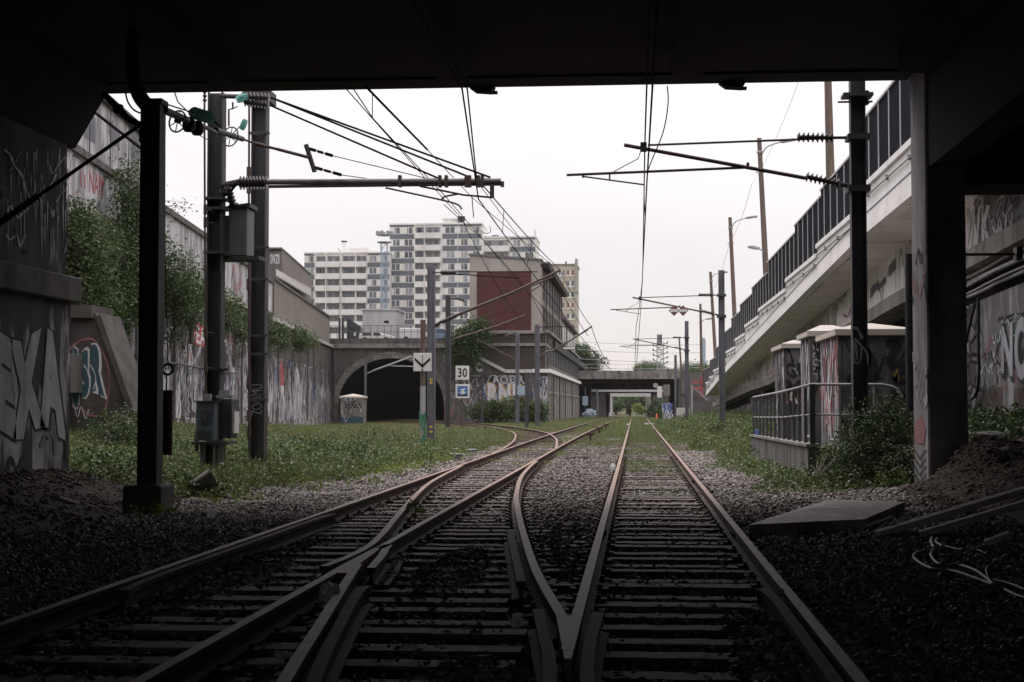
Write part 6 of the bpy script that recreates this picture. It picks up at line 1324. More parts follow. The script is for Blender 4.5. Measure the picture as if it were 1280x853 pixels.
c = at(528, 453, 47.86); h = .29; m = MB(); m.bb(c.x - h, c.x + h, 47.86, 47.9, c.z - h, c.z + h); m.build('board', M['white'], t, .01)
m = MB()
def P_(u, v): return (c.x + u * h, 47.848, c.z + v * h)
m.prism([P_(-.85, .52), P_(-.85, .22), P_(0, -.62), P_(.85, .22), P_(.85, .52), P_(0, -.25)], (0, .01, 0)); m.prism([P_(-.03, -.3), P_(.03, -.3), P_(.03, .84), P_(-.03, .84)], (0, .01, 0)); m.bb(c.x - .02, c.x + .02, 47.845, 47.857, c.z - .27, c.z - .2); m.build('arrow', M['black'], t)
Y = 95.3
t, x = sign_post('speed_sign', 'white speed sign reading 30 above a blue framed board on one post', 577.5, 458, 531, Y, .8, None, .07, 'tube_rust')
a, b = at(569.5, 475, Y - .1), at(586.5, 457.5, Y - .1); m = MB(); m.bb(a.x, b.x, Y - .12, Y - .08, a.z, b.z); m.build('board', M['white'], t, .01)
m = MB(); w = (b.x - a.x); mp = quad_map((a.x + .17 * w, Y - .125, a.z + .18 * w), (b.x - .15 * w, Y - .125, a.z + .18 * w), (b.x - .15 * w, Y - .125, b.z - .16 * w), (a.x + .17 * w, Y - .125, b.z - .16 * w), .003); letters(m, '30', mp, 0, .02); m.build('lettering', M['black'], t)
a, b = at(569.5, 498, Y - .1), at(587, 480.5, Y - .1); m = MB(); m.bb(a.x, b.x, Y - .12, Y - .08, a.z, b.z); m.build('board', M['white'], t, .01)
w = b.x - a.x; m = MB(); m.bb(a.x + .13 * w, b.x - .13 * w, Y - .126, Y - .121, a.z + .13 * w, b.z - .13 * w); m.build('blue_panel', M['sign_blue'], t)
m = MB(); mp = quad_map((a.x, Y - .13, a.z), (b.x, Y - .13, a.z), (b.x, Y - .13, b.z), (a.x, Y - .13, b.z), 0); m.add([mp(*q) for q in ((.25, .62), (.75, .72), (.55, .5), (.8, .42), (.35, .2), (.45, .4), (.2, .36), (.5, .56))], [tuple(range(8))], 0); m.add([mp(*q, .001) for q in ((.16, .16), (.84, .16), (.84, .26), (.16, .26))], [(0, 1, 2, 3)], 1); m.build('symbol', [M['white'], M['black']], t)
# ---- wooden poles with lamps on the ramp
def lamp(t, x, y, z, dx, dy, up, n):
    pts = smooth2([(x, y, z), (x + dx * .25, y + dy * .2, z + up * .75), (x + dx * .8, y + dy * .8, z + up)], 5); m = MB(); m.tube(pts, .035, 6); m.build('lamp_arm', M['lamp_grey'], t)
    e = Vector(pts[-1]); ax = Vector((dx, dy, up * .15)).normalized(); s_ = ax.cross(Vector((0, 0, 1))).normalized(); m = MB(); m.box(e + ax * .3, (.75, .3, .13), 0, (ax, s_, s_.cross(ax))); m.build('lamp_head', M['lamp_grey'], t, .03)
POLES = [(1034, 60, 1038, 215, 50.7, 'tallest wooden pole rising behind the ramp fence, nearest to the pillar', ()),
         (949, 173, 957, 330, 76, 'wooden pole with two street lamps, second behind the ramp fence', ((32, 198, 2, 1.3, .8), (-14, 320, -1, 0, 0))),
         (912.5, 272, 918, 390, 100, 'wooden pole with a forward street lamp, third behind the ramp fence', ((25, 288, 2, 0, 0),)),
         (888, 340, 894, 440, 126, 'wooden pole with a lamp, fourth behind the ramp fence', ((14, 350, 1, 0, 0),)),
         (875.5, 380, 877, 468, 148, 'wooden pole near the far end of the ramp fence, fifth in the row', ((10, 405, 1, 0, 0),)),
         (849, 422, 851.5, 463, 222, 'short looking far wooden pole by the right end of the far bridge', ())]
for i, (x0, y0, x1, y1, Y, lab, lamps) in enumerate(POLES):
    a, b = at(x1, y1, Y), at(x0, y0, Y); foot = a + (a - b) * .25
    t = thing('wooden_pole', lab, 'pole', tuple(foot), 'wooden poles along the ramp'); m = MB(); m.tube([foot, b], [.155, .115], 9); m.build('pole', M['wood_pole'], t)
    m = MB(); c = b.lerp(a, .28); m.tube([c + Vector((-.25, 0, .05)), c + Vector((.2, 0, .05))], .03, 5); m.lathe(b.lerp(a, .12), [(.15, 0), (.17, .03), (.17, .1), (.15, .12)], 9); m.build('fitting', M['lamp_grey'], t)
    for (dx, py, k, q, w) in lamps:
        c = at(x0 + (x1 - x0) * (py - y0) / (y1 - y0), py, Y); s = 1900 / Y; e = dx / s; lamp(t, c.x, c.y, c.z, e, -.8, abs(dx) / s * .55, 0)
# ---- wires
def wires(name, label, group, segs, r=.013, droppers=()):
    t = thing(name, label, 'overhead wires', tuple(segs[0][1][0]), group)
    for nm, pts in segs:
        P = []
        for a, b in zip(pts, pts[1:]): P += sag(a, b, (Vector(b) - Vector(a)).length ** 2 * (.00010 if nm == 'messenger_wire' else 0.00002), 10)[:-1]
        P.append(Vector(pts[-1])); m = MB(); m.tube(P, [max(r, min(.028, p.y * .00021)) for p in P], 5); m.build(nm, M['wire'], t)
    for a, b in droppers: m = MB(); m.tube([a, b], .008, 4); m.build('dropper', M['wire'], t)
    return t
mA = [Vector((.15, -12, 6.5)), at(806, 179, 28.2), at(803, 350, 68.6), at(795, 409, 112), Vector((0, 165, 6.4)), Vector((0, 232, 5.0))]
cA = [Vector((.25, -12, 5.62)), at(808.5, 229, 28.2), at(801, 385, 68.6), at(797.5, 431, 112), Vector((.1, 165, 5.3)), Vector((.1, 232, 4.7))]
wires('catenary_line', 'pair of overhead wires above the right-hand track', 'overhead lines', [('messenger_wire', mA), ('contact_wire', cA)], .015, [(mA[1].lerp(mA[2], k) - Vector((0, 0, .5 * k)), cA[1].lerp(cA[2], k)) for k in (.15, .35, .6, .85)])
m = MB(); m.tube(smooth2([tuple(at(834, 108, 24)), tuple(at(835, 130, 25)), tuple(at(829, 165, 26.5)), tuple(at(815, 200, 27.8)), tuple(at(810, 213, 28.2))], 6), .011, 5); tag(m.build('jumper_cable', M['wire']), 'slack curved jumper cable hanging from the bridge edge to the right-hand wires', 'cable')
mL = [Vector((-2.2, -8, 6.6)), at(584, 111, 23.5), at(595.5, 222, 30), at(700, 337, 59), at(739, 408, 105), at(762, 450, 190)]
cL = [Vector((-2.3, -8, 5.7)), at(577.5, 111, 21), at(598, 249, 30), at(690, 374, 59), at(735, 432, 105), at(765, 463, 190)]
wires('catenary_line', 'pair of overhead wires above the left-hand track, passing the long twin-tube bracket', 'overhead lines', [('messenger_wire', mL), ('contact_wire', cL)], .014, [(mL[2].lerp(mL[3], k) - Vector((0, 0, .35 * k)), cL[2].lerp(cL[3], k)) for k in (.2, .5, .8)])
k1 = [at(430, 108, 23.5), at(500, 187, 29), at(576, 272, 41), at(650, 397, 95), at(600, 424, 127)]
k2 = [at(441, 110, 22.5), at(466, 148, 24.5), at(557, 246, 33), at(640, 340, 59), at(688, 395, 95)]
wires('catenary_line', 'slanting pair of overhead wires crossing the sky left of centre', 'overhead lines', [('messenger_wire', k1), ('contact_wire', k2)], .010, [(at(465.5, 118, 24.3), at(465.5, 148, 24.3))])
k3 = [at(458, 109, 23.5), at(534, 187, 31)]; k4 = [at(534, 187, 31), at(590, 247, 40), at(700, 340, 66)]
wires('feeder_cable', 'thick insulated feeder cable thinning to a wire in the left sky', 'overhead lines', [('cable', k3)], .022); wires('feeder_cable', 'thin wire running on from the thick feeder cable towards the warehouse', 'overhead lines', [('cable', k4)], .010)
k5 = [at(555, 256, 30), at(604, 300, 44), at(665, 372, 80), at(690, 416, 105)]; k6 = [at(600, 232, 30), at(640, 285, 44), at(700, 362, 75), at(735, 420, 140)]
wires('contact_line', 'wires fanning down behind the twin-tube bracket in front of the apartment blocks', 'overhead lines', [('contact_wire', k5), ('contact_wire', k6)], .009)
m = MB(); m.tube(smooth2([tuple(at(612, 283, 40)), tuple(at(613, 290, 41)), tuple(at(607, 292, 42)), tuple(at(600, 288, 41))], 5), .009, 4); m.tube([at(590, 247, 38), at(592, 272, 38)], .012, 4); tag(m.build('wire_loop', M['wire']), 'small jumper loop on the wires in front of the tallest block', 'cable')
for i, (y0, y1, nm) in enumerate(((427, 431, 'topmost'), (437, 441, 'second'), (448.5, 452, 'third'), (459.5, 459.5, 'lowest'))):
    a, b = at(722, y0, 245), at(878, y1, 245); m = MB(); m.tube(sag(a, b, .25, 12), .035, 4); tag(m.build('line_wire', M['lamp_grey']), 'thin far wire strung across the sky above the far bridge, %s of four' % nm, 'wire', 'far wires')
m = MB(); A, B = at(940, 230, 76), at(999, 100, 45); m.tube(sag(A, B, .3, 10) + [Vector(q) for q in (at(1010, 60, 42),)], .008, 4); tag(m.build('pole_wire', M['lamp_grey']), 'hair thin wire slanting up the sky between the first two wooden poles', 'wire')
m = MB(); A, B = at(913, 300, 100), at(940, 230, 76); m.tube(sag(at(893, 360, 126), A, .3, 8)[:-1] + sag(A, B, .4, 8), .012, 4); tag(m.build('pole_wire', M['lamp_grey']), 'thin wire strung between the farther wooden poles', 'wire')
sp = thing('signal_post', 'far signal post with a pale disc and boards before the far bridge', 'signal', (at(832, 520, 200).x, 200, -.3))
a = at(832, 523, 200); m = MB(); m.tube([(a.x, 200, -.6), (a.x, 200, at(832, 482, 200).z)], .12, 6); m.build('post', M['mast_far'], sp)
a, b = at(821.5, 497, 199.8), at(827.5, 483, 199.8); m = MB(); m.bb(a.x, b.x, 199.8, 199.9, a.z, b.z); m.build('white_board', M['white'], sp); c = at(819.5, 482, 199.7); m = MB(); m.tube([(c.x, 199.7, c.z), (c.x, 199.8, c.z)], .32, 16); m.build('disc', M['lamp_grey'], sp)
a, b = at(829, 495, 199.8), at(837.5, 481, 199.8); m = MB(); m.bb(a.x, b.x, 199.82, 200.1, a.z, b.z); m.build('backing_board', M['taupe'], sp)
bs = thing('notice_post', 'pale blue notice on a thin post under the left side of the far bridge', 'sign', (at(731, 520, 200).x, 200, -.4)); c = at(731.5, 484, 200); m = MB(); m.tube([(c.x, 200, -.6), (c.x, 200, c.z)], .05, 5); m.build('post', M['mast_far'], bs); a, b = at(728, 507, 199.9), at(735, 495.5, 199.9); m = MB(); m.bb(a.x, b.x, 199.88, 199.94, a.z, b.z); m.build('plate', M['plate_blue'], bs)
bp = at(746.5, 487, 205); m = MB(); m.tube([(bp.x, 205, -.6), (bp.x, 205, bp.z)], .16, 6); tag(m.build('steel_post', M['mast_far']), 'stout post at the left edge of the far bridge opening', 'post')

# ================================================================== HUTS, RAILING, SLAB ON THE RIGHT
def hut(label, cx0, Y0, cx1, Y1, px_r, zt, peak, zb, seed, scr):
    """front-left corner at pixel cx0 / depth Y0, far left corner at Y1, right edge at pixel px_r"""
    x0 = at(cx0, 480, Y0).x; x1 = at(px_r, 480, Y0).x; t = thing('concrete_hut', label, 'hut', ((x0 + x1) / 2, (Y0 + Y1) / 2, zb), 'concrete huts behind the railing')
    m = MB(); m.bb(x0, x1, Y0, Y1, zb - .3, zt); m.build('wall', M['hut'], t, .015)
    m = MB()
    for k in range(1, 3): y = Y0 + (Y1 - Y0) * k / 3; m.bb(x0 - .012, x0 + .01, y - .02, y + .02, zb, zt)
    m.bb(x0 - .03, x0 + .04, Y0 - .03, Y0 + .04, zb, zt - .003); m.build('joint', M['concrete_dark'], t)
    o = .10; m = MB(); m.bb(x0 - o, x1 + o, Y0 - o, Y1 + o, zt, zt + .13); m.build('roof_slab', M['hut_roof'], t, .012)
    xm, ym = (x0 + x1) / 2, (Y0 + Y1) / 2
    m = MB(); B = [(x0 - o, Y0 - o, zt + .132), (x1 + o, Y0 - o, zt + .132), (x1 + o, Y1 + o, zt + .132), (x0 - o, Y1 + o, zt + .132), (xm - .15, ym, peak), (xm + .15, ym, peak)]
    m.add(B, [(0, 1, 5, 4), (1, 2, 5), (2, 3, 4, 5), (3, 0, 4), (3, 2, 1, 0)]); m.build('roof', M['hut_roof'], t)
    m = MB(); rr = random.Random(seed); mpf = quad_map((x0, Y0, zb + .2), (x1, Y0, zb + .2), (x1, Y0, zt), (x0, Y0, zt), .012); mpl = quad_map((x0, Y1, zb + .2), (x0, Y0, zb + .2), (x0, Y0, zt), (x0, Y1, zt), .012)
    scr(m, mpf, mpl, rr); m.build('graffiti', [M['g_black'], M['g_white'], M['g_pink'], M['g_red'], M['g_yellow'], M['g_orange'], M['g_violet']], t); return t
def s1(m, f, l, rr):
    for P in ([(.30, .98), (.42, .80), (.52, .58)], [(.28, .95), (.36, .85), (.40, .62), (.5, .60)], [(.62, .92), (.78, .92), (.66, .75), (.90, .72), (.72, .58)], [(.72, .58), (.92, .55), (.86, .45), (.7, .5)], [(.68, .42), (.82, .44), (.9, .36), (.8, .28), (.70, .32)], [(.9, .36), (.76, .2), (.92, .16)], [(.1, .6), (.3, .55), (.42, .56)], [(.3, .2), (.5, .25), (.66, .12), (.8, .2)]): stroke(m, smooth2(P, 5), f, .042, 0, .002, .7)
    scribble(m, f, 10, [0, 0, 0], .010, rr, (.1, .3), .7); scribble(m, f, 3, [4], .005, random.Random(6), (.04, .08), .7, .7)
    scribble(m, l, 22, [1, 1, 2, 0, 3, 1], .02, rr, (.2, .6), 1.4)
    for k in range(5): stroke(m, [(.1 + .18 * k, .05), (.12 + .18 * k, .4 + .1 * (k % 3)), (.11 + .18 * k, .8)], l, .012, 3 if k % 2 else 1, .003)
def s2(m, f, l, rr):
    letters(m, 'LOCON', quad_map(f(.32, .98), f(.32, .62), f(.02, .62), f(.02, .98), .01), 1, .02, .04); scribble(m, f, 22, [0, 0, 0, 1], .02, rr, (.1, .3), .6); scribble(m, l, 14, [1, 0, 1], .02, rr, (.2, .5), 1)
def s3(m, f, l, rr):
    letters(m, 'GUE', quad_map(f(.02, .66), f(.8, .68), f(.8, .84), f(.02, .84), .01), 0, .04, .05); letters(m, 'MH', quad_map(f(.05, .48), f(.8, .48), f(.8, .64), f(.05, .64), .01), 0, .03, .05); m.add([f(.0, .36, .003), f(1, .38, .003), f(1, .5, .003), f(0, .5, .003)], [(0, 1, 2, 3)], 5)
    letters(m, 'A', quad_map(f(.02, .36), f(.35, .36), f(.35, .5), f(.02, .5), .016), 1, .02); scribble(m, f, 8, [1, 0], .02, rr, (.2, .4), .8); scribble(m, l, 10, [1, 1, 0], .03, rr, (.2, .5), .8)
hut('largest concrete hut with big black scrawls, nearest to the bridge pillar', 1049.4, 32, 1025, 35.2, 1143, 2.98, 3.32, .6, 1, s1)
hut('narrow concrete hut with a vertical white tag, between the largest and the farthest hut', 1014, 36.7, 1002.5, 38.9, 1068, 3.17, 3.5, .6, 2, s2)
hut('farthest concrete hut with black lettering over an orange patch', 981, 43, 969.7, 46, 1030, 3.12, 3.42, .5, 3, s3)
GX = 3.28
lwl = thing('low_wall', 'low stained concrete wall carrying the railing by the huts', 'wall', (GX, 37, 0))
m = MB(); m.hexa([(GX, 29.4, -.3), (GX + .2, 29.4, -.3), (GX + .2, 44, -.3), (GX, 44, -.3)], [(GX, 29.4, .74), (GX + .2, 29.4, .74), (GX + .2, 44, .64), (GX, 44, .64)]); m.bb(GX + .203, 5.4, 29.4, 29.6, -.3, .735); m.build('body', M['low_wall'], lwl, .01)
m = MB(); m.hexa([(GX - .04, 29.36, .745), (GX + .24, 29.36, .745), (GX + .24, 44.05, .645), (GX - .04, 44.05, .645)], [(GX - .04, 29.36, .80), (GX + .24, 29.36, .80), (GX + .24, 44.05, .70), (GX - .04, 44.05, .70)]); m.build('coping', M['concrete'], lwl)
rg = thing('railing', 'flaking white handrail with dark balusters round the concrete huts', 'railing', (GX + .1, 37, .7))
zt = lambda y: float(np.interp(y, [29.4, 36, 44], [1.94, 1.84, 1.76])); zm = lambda y: float(np.interp(y, [29.4, 36, 44], [1.36, 1.25, 1.19])); zb_ = lambda y: float(np.interp(y, [29.4, 44], [.72, .62]))
x = GX + .1
m = MB(); m.tube([(x, 44, zt(44)), (x, 36, zt(36)), (x, 29.5, zt(29.5)), (4.6, 29.5, 1.93)] + smooth2([(4.7, 29.5, 1.93), (4.95, 29.5, 1.86), (5.08, 29.5, 1.68)], 4), .027, 8); m.build('top_rail', M['rail_white'], rg)
m = MB(); m.tube([(x, 44, zm(44)), (x, 36, zm(36)), (x, 29.5, zm(29.5)), (5.0, 29.5, 1.35)], .019, 7); m.build('middle_rail', M['rail_white'], rg)
for i in range(14): y = 44 - i * 1.11; m = MB(); m.bb(x - .03, x + .03, y - .03, y + .03, zb_(y), zt(y) - .035); m.build('baluster', M['rail_dark'], rg)
for xx in (3.9, 4.55): m = MB(); m.bb(xx - .02, xx + .02, 29.48, 29.52, .7, 1.9); m.build('baluster', M['rail_white'], rg)
m = MB(); m.bb(x - .05, x + .05, 29.45, 29.56, .7, 1.94); m.build('corner_post', M['mast'], rg)
b1 = MB(); a, b = at(947, 540, 42.5), at(950.5, 533, 42.5); b1.lathe((a.x, 42.5, gz(a.x, 42.5)), [(0, 0), (.1, 0), (.1, .5), (.04, .62), (.04, .7), (0, .7)], 10); tag(b1.build('blue_bottle', M['g_blue']), 'blue plastic container standing behind the far end of the railing', 'container')
# tilted steel plate on the ballast
c0, c1, c2, c3 = gp(936, 656, .16), gp(1081, 649, .17), gp(1131, 627.5, .24), gp(1034, 625, .24)
m = MB(); pc = (c0 + c1 + c2 + c3) / 4 + Vector((-.15, .3, .05)); top = [c0, c1, c2, c3]; n_ = len(m.v)
m.add([*top, pc], [(0, 1, 4), (1, 2, 4), (2, 3, 4), (3, 0, 4)])
lo = [Vector((p.x, p.y, -.08)) for p in top]; m.add(top + lo, [(0, 4, 5, 1), (1, 5, 6, 2), (2, 6, 7, 3), (3, 7, 4, 0)])
tag(m.build('cover_slab', M['slab']), 'large rusty cover slab lying tilted on the ballast by the right rail', 'slab')
def plank(label, x0, y0, z0, x1, y1, z1, w, h, name='plank', mat='plank', group=None, r=.0):
    a, b = gp(x0, y0, z0), gp(x1, y1, z1); d = (b - a).normalized(); s_ = d.cross(Vector((0, 0, 1))).normalized(); u = s_.cross(d)
    m = MB(); m.box((a + b) / 2, ((b - a).length, w, h), 0, (d, s_, u)); return tag(m.build(name, M[mat], None, .006), label, 'plank', group)
plank('long plank on the dark soil, upper of the pair at lower right', 1096, 668, .06, 1310, 604, .62, .16, .07)
plank('long plank on the dark soil, lower of the pair at lower right', 1150, 668, .08, 1310, 621, .52, .18, .07)
plank('short loose plank below the two long ones at lower right', 1232, 679, .16, 1262, 667, .26, .14, .05)
plank('thin splintered lath leaning against the corner of the rusty slab', 1066, 664, .02, 1118, 646, .25, .05, .03)
plank('short pale stick on the soil mound at the foot of the pillar', 1143, 631, .3, 1156, 627, .38, .06, .03, 'stick', 'hut_roof')
plank('flat pale board on the ballast beside the low wall', 928, 597, .02, 957, 594, .05, .3, .05)
plank('short broken board on the soil by the left abutment', 68, 621, .5, 92, 629, .32, .12, .04)
plank('small pale scrap on the grass right of the pillar', 1255, 562, 1.12, 1265, 559.5, 1.16, .06, .04, 'stick', 'hut_roof')
def gcable(label, pts, r=.014, z=.04, n=6):
    P = []
    for q in pts:
        p = gp(q[0], q[1], z)
        for _ in range(6): p = gp(q[0], q[1], gz(p.x, p.y) + z)
        P.append(tuple(p))
    m = MB(); m.tube(smooth2(P, 6), r, n); return tag(m.build('loose_cable', M['cable']), label, 'cable', 'loose cables on the soil')
gcable('thick loose cable curving down from the lower long plank', [(1189, 653), (1172, 664), (1164, 676), (1168, 685)], .02)
gcable('short hooked cable end left of the loose cable loop', [(1172, 673), (1170, 678), (1178, 683)], .018)
gcable('thin cable wriggling right towards the short plank', [(1182, 683), (1200, 687), (1222, 688), (1232, 692)], .010)
gcable('cable loop at far left of the tangle running to lower right', [(1168, 688), (1150, 690), (1142, 696), (1150, 704), (1165, 711), (1185, 713), (1205, 718), (1240, 731)], .015)
gcable('cable looping down the middle of the tangle', [(1167, 688), (1164, 695), (1175, 706), (1200, 707), (1222, 715), (1241, 730)], .016)
gcable('thin stiff wire sticking up from the tangle', [(1262, 692), (1240, 704), (1233, 712), (1236, 724), (1242, 730)], .008)
gcable('cable leaving the tangle towards the right edge', [(1242, 725), (1262, 730), (1285, 739)], .012)
gcable('short cable pieces ending at the right edge below the others', [(1256, 737), (1270, 744), (1290, 750)], .013)

# ================================================================== SMALL THINGS ON THE LEFT AND ON THE TRACK
cbn = thing('tunnel_cabinet', 'graffiti covered concrete cabinet with a pale pitched lid in front of the tunnel', 'cabinet', (at(440, 528, 138).x, 138, .2))
a, b = at(425.5, 528, 138), at(454, 498, 138); zb0 = gz((a.x + b.x) / 2, 138)
m = MB(); m.bb(a.x, b.x, 138, 139.6, zb0 - .3, b.z); m.build('body', M['concrete'], cbn)
xm = (a.x + b.x) / 2; m = MB(); m.add([(a.x - .12, 137.88, b.z), (b.x + .12, 137.88, b.z), (b.x + .12, 139.7, b.z), (a.x - .12, 139.7, b.z), (a.x - .12, 137.88, b.z + .16), (b.x + .12, 137.88, b.z + .16), (b.x + .12, 139.7, b.z + .16), (a.x - .12, 139.7, b.z + .16), (xm, 138.8, b.z + .42)], [(0, 1, 5, 4), (1, 2, 6, 5), (2, 3, 7, 6), (3, 0, 4, 7), (4, 5, 8), (5, 6, 8), (6, 7, 8), (7, 4, 8), (3, 2, 1, 0)]); m.build('lid', M['hut_roof'], cbn)
m = MB(); mp = quad_map((a.x, 138, zb0 + .1), (b.x, 138, zb0 + .1), (b.x, 138, b.z), (a.x, 138, b.z), .015); letters(m, 'WHASEN', quad_map(mp(.08, .6), mp(.92, .6), mp(.92, .9), mp(.08, .9), .01), 0, .02, .06); scribble(m, mp, 14, [0, 1, 0], .015, random.Random(5), (.15, .4), 1); mp = quad_map((a.x, 138, zb0 + .2), (b.x, 138, zb0 + .2), (b.x, 138, zb0 + .85), (a.x, 138, zb0 + .85), .012); m.add([mp(0, 0), mp(1, 0), mp(1, .8), mp(.6, 1), mp(.3, .7), mp(0, .9)], [(0, 1, 2, 3, 4, 5)], 2); m.build('graffiti', [M['g_black'], M['g_white'], M['g_teal']], cbn)
# point machine boxes
def ground_box(label, px0, px1, py0, py1, d, mat='lamp_grey', name='point_box', cat='box', lid=True):
    p = gp((px0 + px1) / 2, py1, .0); Y = p.y; a, b = at(px0, py1, Y), at(px1, py0, Y); t = thing(name, label, cat, (p.x, Y, a.z), 'grey point boxes')
    m = MB(); m.bb(a.x, b.x, Y, Y + d, -.12, b.z - .04); m.build('casing', M[mat], t, .012); m = MB(); m.bb(a.x - .02, b.x + .02, Y - .02, Y + d + .02, b.z - .037, b.z); m.build('lid', M['tube'], t, .008); return t
ground_box('tall grey point motor box, nearest of the group beside the left track', 540, 549, 560.5, 574, .5, 'mast_far'); ground_box('long low point motor casing right of the tall box', 553, 575, 567.5, 575.5, .5, 'mast_far')
ground_box('small grey box behind the long low casing', 566, 571, 561, 567, .4); ground_box('pale square box, farthest of the point motor group', 576.5, 585.5, 552, 561, .4); ground_box('low pale casing right of the square box', 582, 594, 562, 567.5, .5)
# tilted bucket in the weeds
bk = thing('bucket', 'grey bucket lying tilted in the weeds by the left masts', 'bucket', tuple(gp(252, 614, .15)))
p = Vector(bk.location) + Vector((0, 0, .12)); ax = Vector((-.75, -.35, -.45)).normalized(); m = MB(); m.tube([p + ax * .22, p - ax * .02, p - ax * .20], [.11, .135, .155], 16); m.tube([p - ax * .185, p - ax * .205], [.165, .165], 16); m.build('shell', M['concrete'], bk)
m = MB(); u = ax.orthogonal().normalized(); v = ax.cross(u); m.tube([p - ax * .2 + (u * math.cos(q) + v * math.sin(q)) * .165 - ax * .22 * math.sin(q) for q in np.linspace(0, math.pi, 12)], .007, 5); m.build('handle', M['tube'], bk)
# litter
def lump(name, label, cat, px, py, r, mat, sq=(1, 1, .8), seed=1, group=None, z=.0, amp=.35, zset=None):
    p = gp(px, py, z); p = gp(px, py, max(gz(p.x, p.y) + .03, z) if abs(p.x + 1.4) > 3.6 else z); p = Vector((p.x, p.y, p.z if zset is None else zset)); rr = random.Random(seed); bm = bmesh.new(); bmesh.ops.create_icosphere(bm, subdivisions=3, radius=r)
    ph = [rr.uniform(0, 6) for _ in range(6)]
    for v in bm.verts:
        d = v.co.normalized(); k = 1 + amp * (math.sin(4 * d.x + ph[0]) * math.sin(5 * d.y + ph[1]) + .5 * math.sin(9 * d.z + ph[2]) * math.sin(8 * d.x + ph[3]) + .3 * math.sin(15 * d.y + ph[4]))
        v.co = Vector((v.co.x * sq[0] * k, v.co.y * sq[1] * k, v.co.z * sq[2] * k + r * sq[2] * .8)) + p
    me = bpy.data.meshes.new(name); bm.to_mesh(me); bm.free(); me.materials.append(M[mat]); return tag(link(name, me), label, cat, group)
lump('plastic_bag', 'crumpled white plastic bag lying between the rails of the left crossing', 'bag', 411, 739, .072, 'bag', (1, 1.2, 1.1), 3, None, .17, .2, .09)
lump('plastic_bag', 'white rounded plastic bag lying against the left rail of the right track', 'bag', 766, 590, .085, 'bag', (.8, .8, 1.2), 6, None, .0, .2)
lump('paper_scrap', 'torn white scrap at lower left between the rails', 'litter', 357, 822, .035, 'bag', (1.6, .9, .5), 7, None, .05)
lump('paper_scrap', 'small white scrap on the ballast beside the black mast plinth', 'litter', 265, 646, .055, 'bag', (1, 1, .9), 8, None, .0)
lump('paper_scrap', 'white scrap resting beside the left rail where the check rail begins', 'litter', 420, 654, .03, 'bag', (1.2, .8, .5), 9)
lump('paper_scrap', 'crumpled pale scrap by the check rail near the front crossing', 'litter', 647, 783, .04, 'bag', (1.2, .9, .8), 10, None, .05)
lump('paper_scrap', 'white litter in the weeds left of the black mast', 'litter', 170, 592, .06, 'bag', (1.4, 1, .5), 11, None, .35)
lump('paper_scrap', 'white litter in the grass below the arrow sign', 'litter', 516, 582, .06, 'bag', (1, 1, .6), 12)
lump('paper_scrap', 'pale litter lying in the far grass right of the right-hand rail', 'litter', 849, 541, .16, 'bag', (1.6, 1, .3), 13, None, .1)
lump('paper_scrap', 'white litter in the far grass on the right track', 'litter', 811, 532, .25, 'bag', (1.4, 1, .4), 14)
lump('paper_scrap', 'small white scrap on the left rail of the right track in the distance', 'litter', 785.5, 532, .12, 'bag', (1, 1, .5), 15, None, .16)
lump('paper_scrap', 'small pale scrap on the ballast beside the curved crossover rail', 'litter', 741, 659, .025, 'bag', (1, 1, .6), 16)
lump('paper_scrap', 'pale scrap low on the sleepers of the right track near the front', 'litter', 930, 823, .022, 'plank', (1.6, 1, .3), 17)
lump('paper_scrap', 'pale plastic scrap on the weeds right of the pillar', 'litter', 1240, 543, .12, 'bag', (1.8, 1, .2), 19, None, 1.1)
lump('cloth_rag', 'pale blue rag draped between the right rail and its check rail', 'rag', 976, 744, .03, 'rag', (.8, 1.4, .9), 18, None, .15)
lump('rubbish_heap', 'heap of pale and blue rubbish under the left side of the far bridge', 'rubbish', 738, 524, .8, 'rag', (1.2, 1, .9), 20, None, -.5)
lump('rubbish_heap', 'long low blue tarpaulin heap in the shadow under the far bridge', 'rubbish', 806, 525, .4, 'sign_blue', (2.6, 1, .3), 21, None, -.5)
lump('dark_sack', 'dark flat sack lying on the ballast between the tracks in the middle distance', 'sack', 722, 574, .14, 'cloth_dark', (2.2, 1, .25), 23)
cn = thing('traffic_cone', 'small orange traffic cone beside the track before the far bridge', 'cone', tuple(at(820.8, 525, 175))); p = cn.location
m = MB(); m.lathe(p, [(.17, .04), (.13, .3), (.06, .72), (.04, .74), (0, .74)], 14); m.build('cone', M['cone'], cn); m = MB(); m.bb(p.x - .24, p.x + .24, p.y - .24, p.y + .24, p.z - .02, p.z + .04); m.build('base', M['cone'], cn)
# ---- the far walker
def skin_mesh(name, J, E, mat, parent, sub=2):
    off = WL[parent.name]; me = bpy.data.meshes.new(name); me.from_pydata([Vector(j[0]) - off for j in J], E, []); o = bpy.data.objects.new(name, me); COL.objects.link(o)
    mo = o.modifiers.new('s', 'SKIN'); mo.use_smooth_shade = True
    for i, j in enumerate(J): me.skin_vertices[0].data[i].radius = (j[1], j[1] if len(j) < 3 else j[2])
    me.skin_vertices[0].data[0].use_root = True; o.modifiers.new('u', 'SUBSURF').levels = sub
    dg = bpy.context.evaluated_depsgraph_get(); nm = bpy.data.meshes.new_from_object(o.evaluated_get(dg)); nm.materials.clear(); nm.materials.append(M[mat]); bpy.data.objects.remove(o)
    return link(name, nm, parent)
pf_ = at(787.5, 522.3, 262); pz = pf_.z
pe = thing('person', 'person in dark clothes walking away along the track far under the bridges', 'person', (pf_.x, 262, pz))
def B(x, y, z): return (pf_.x + x, 262 + y, pz + z)
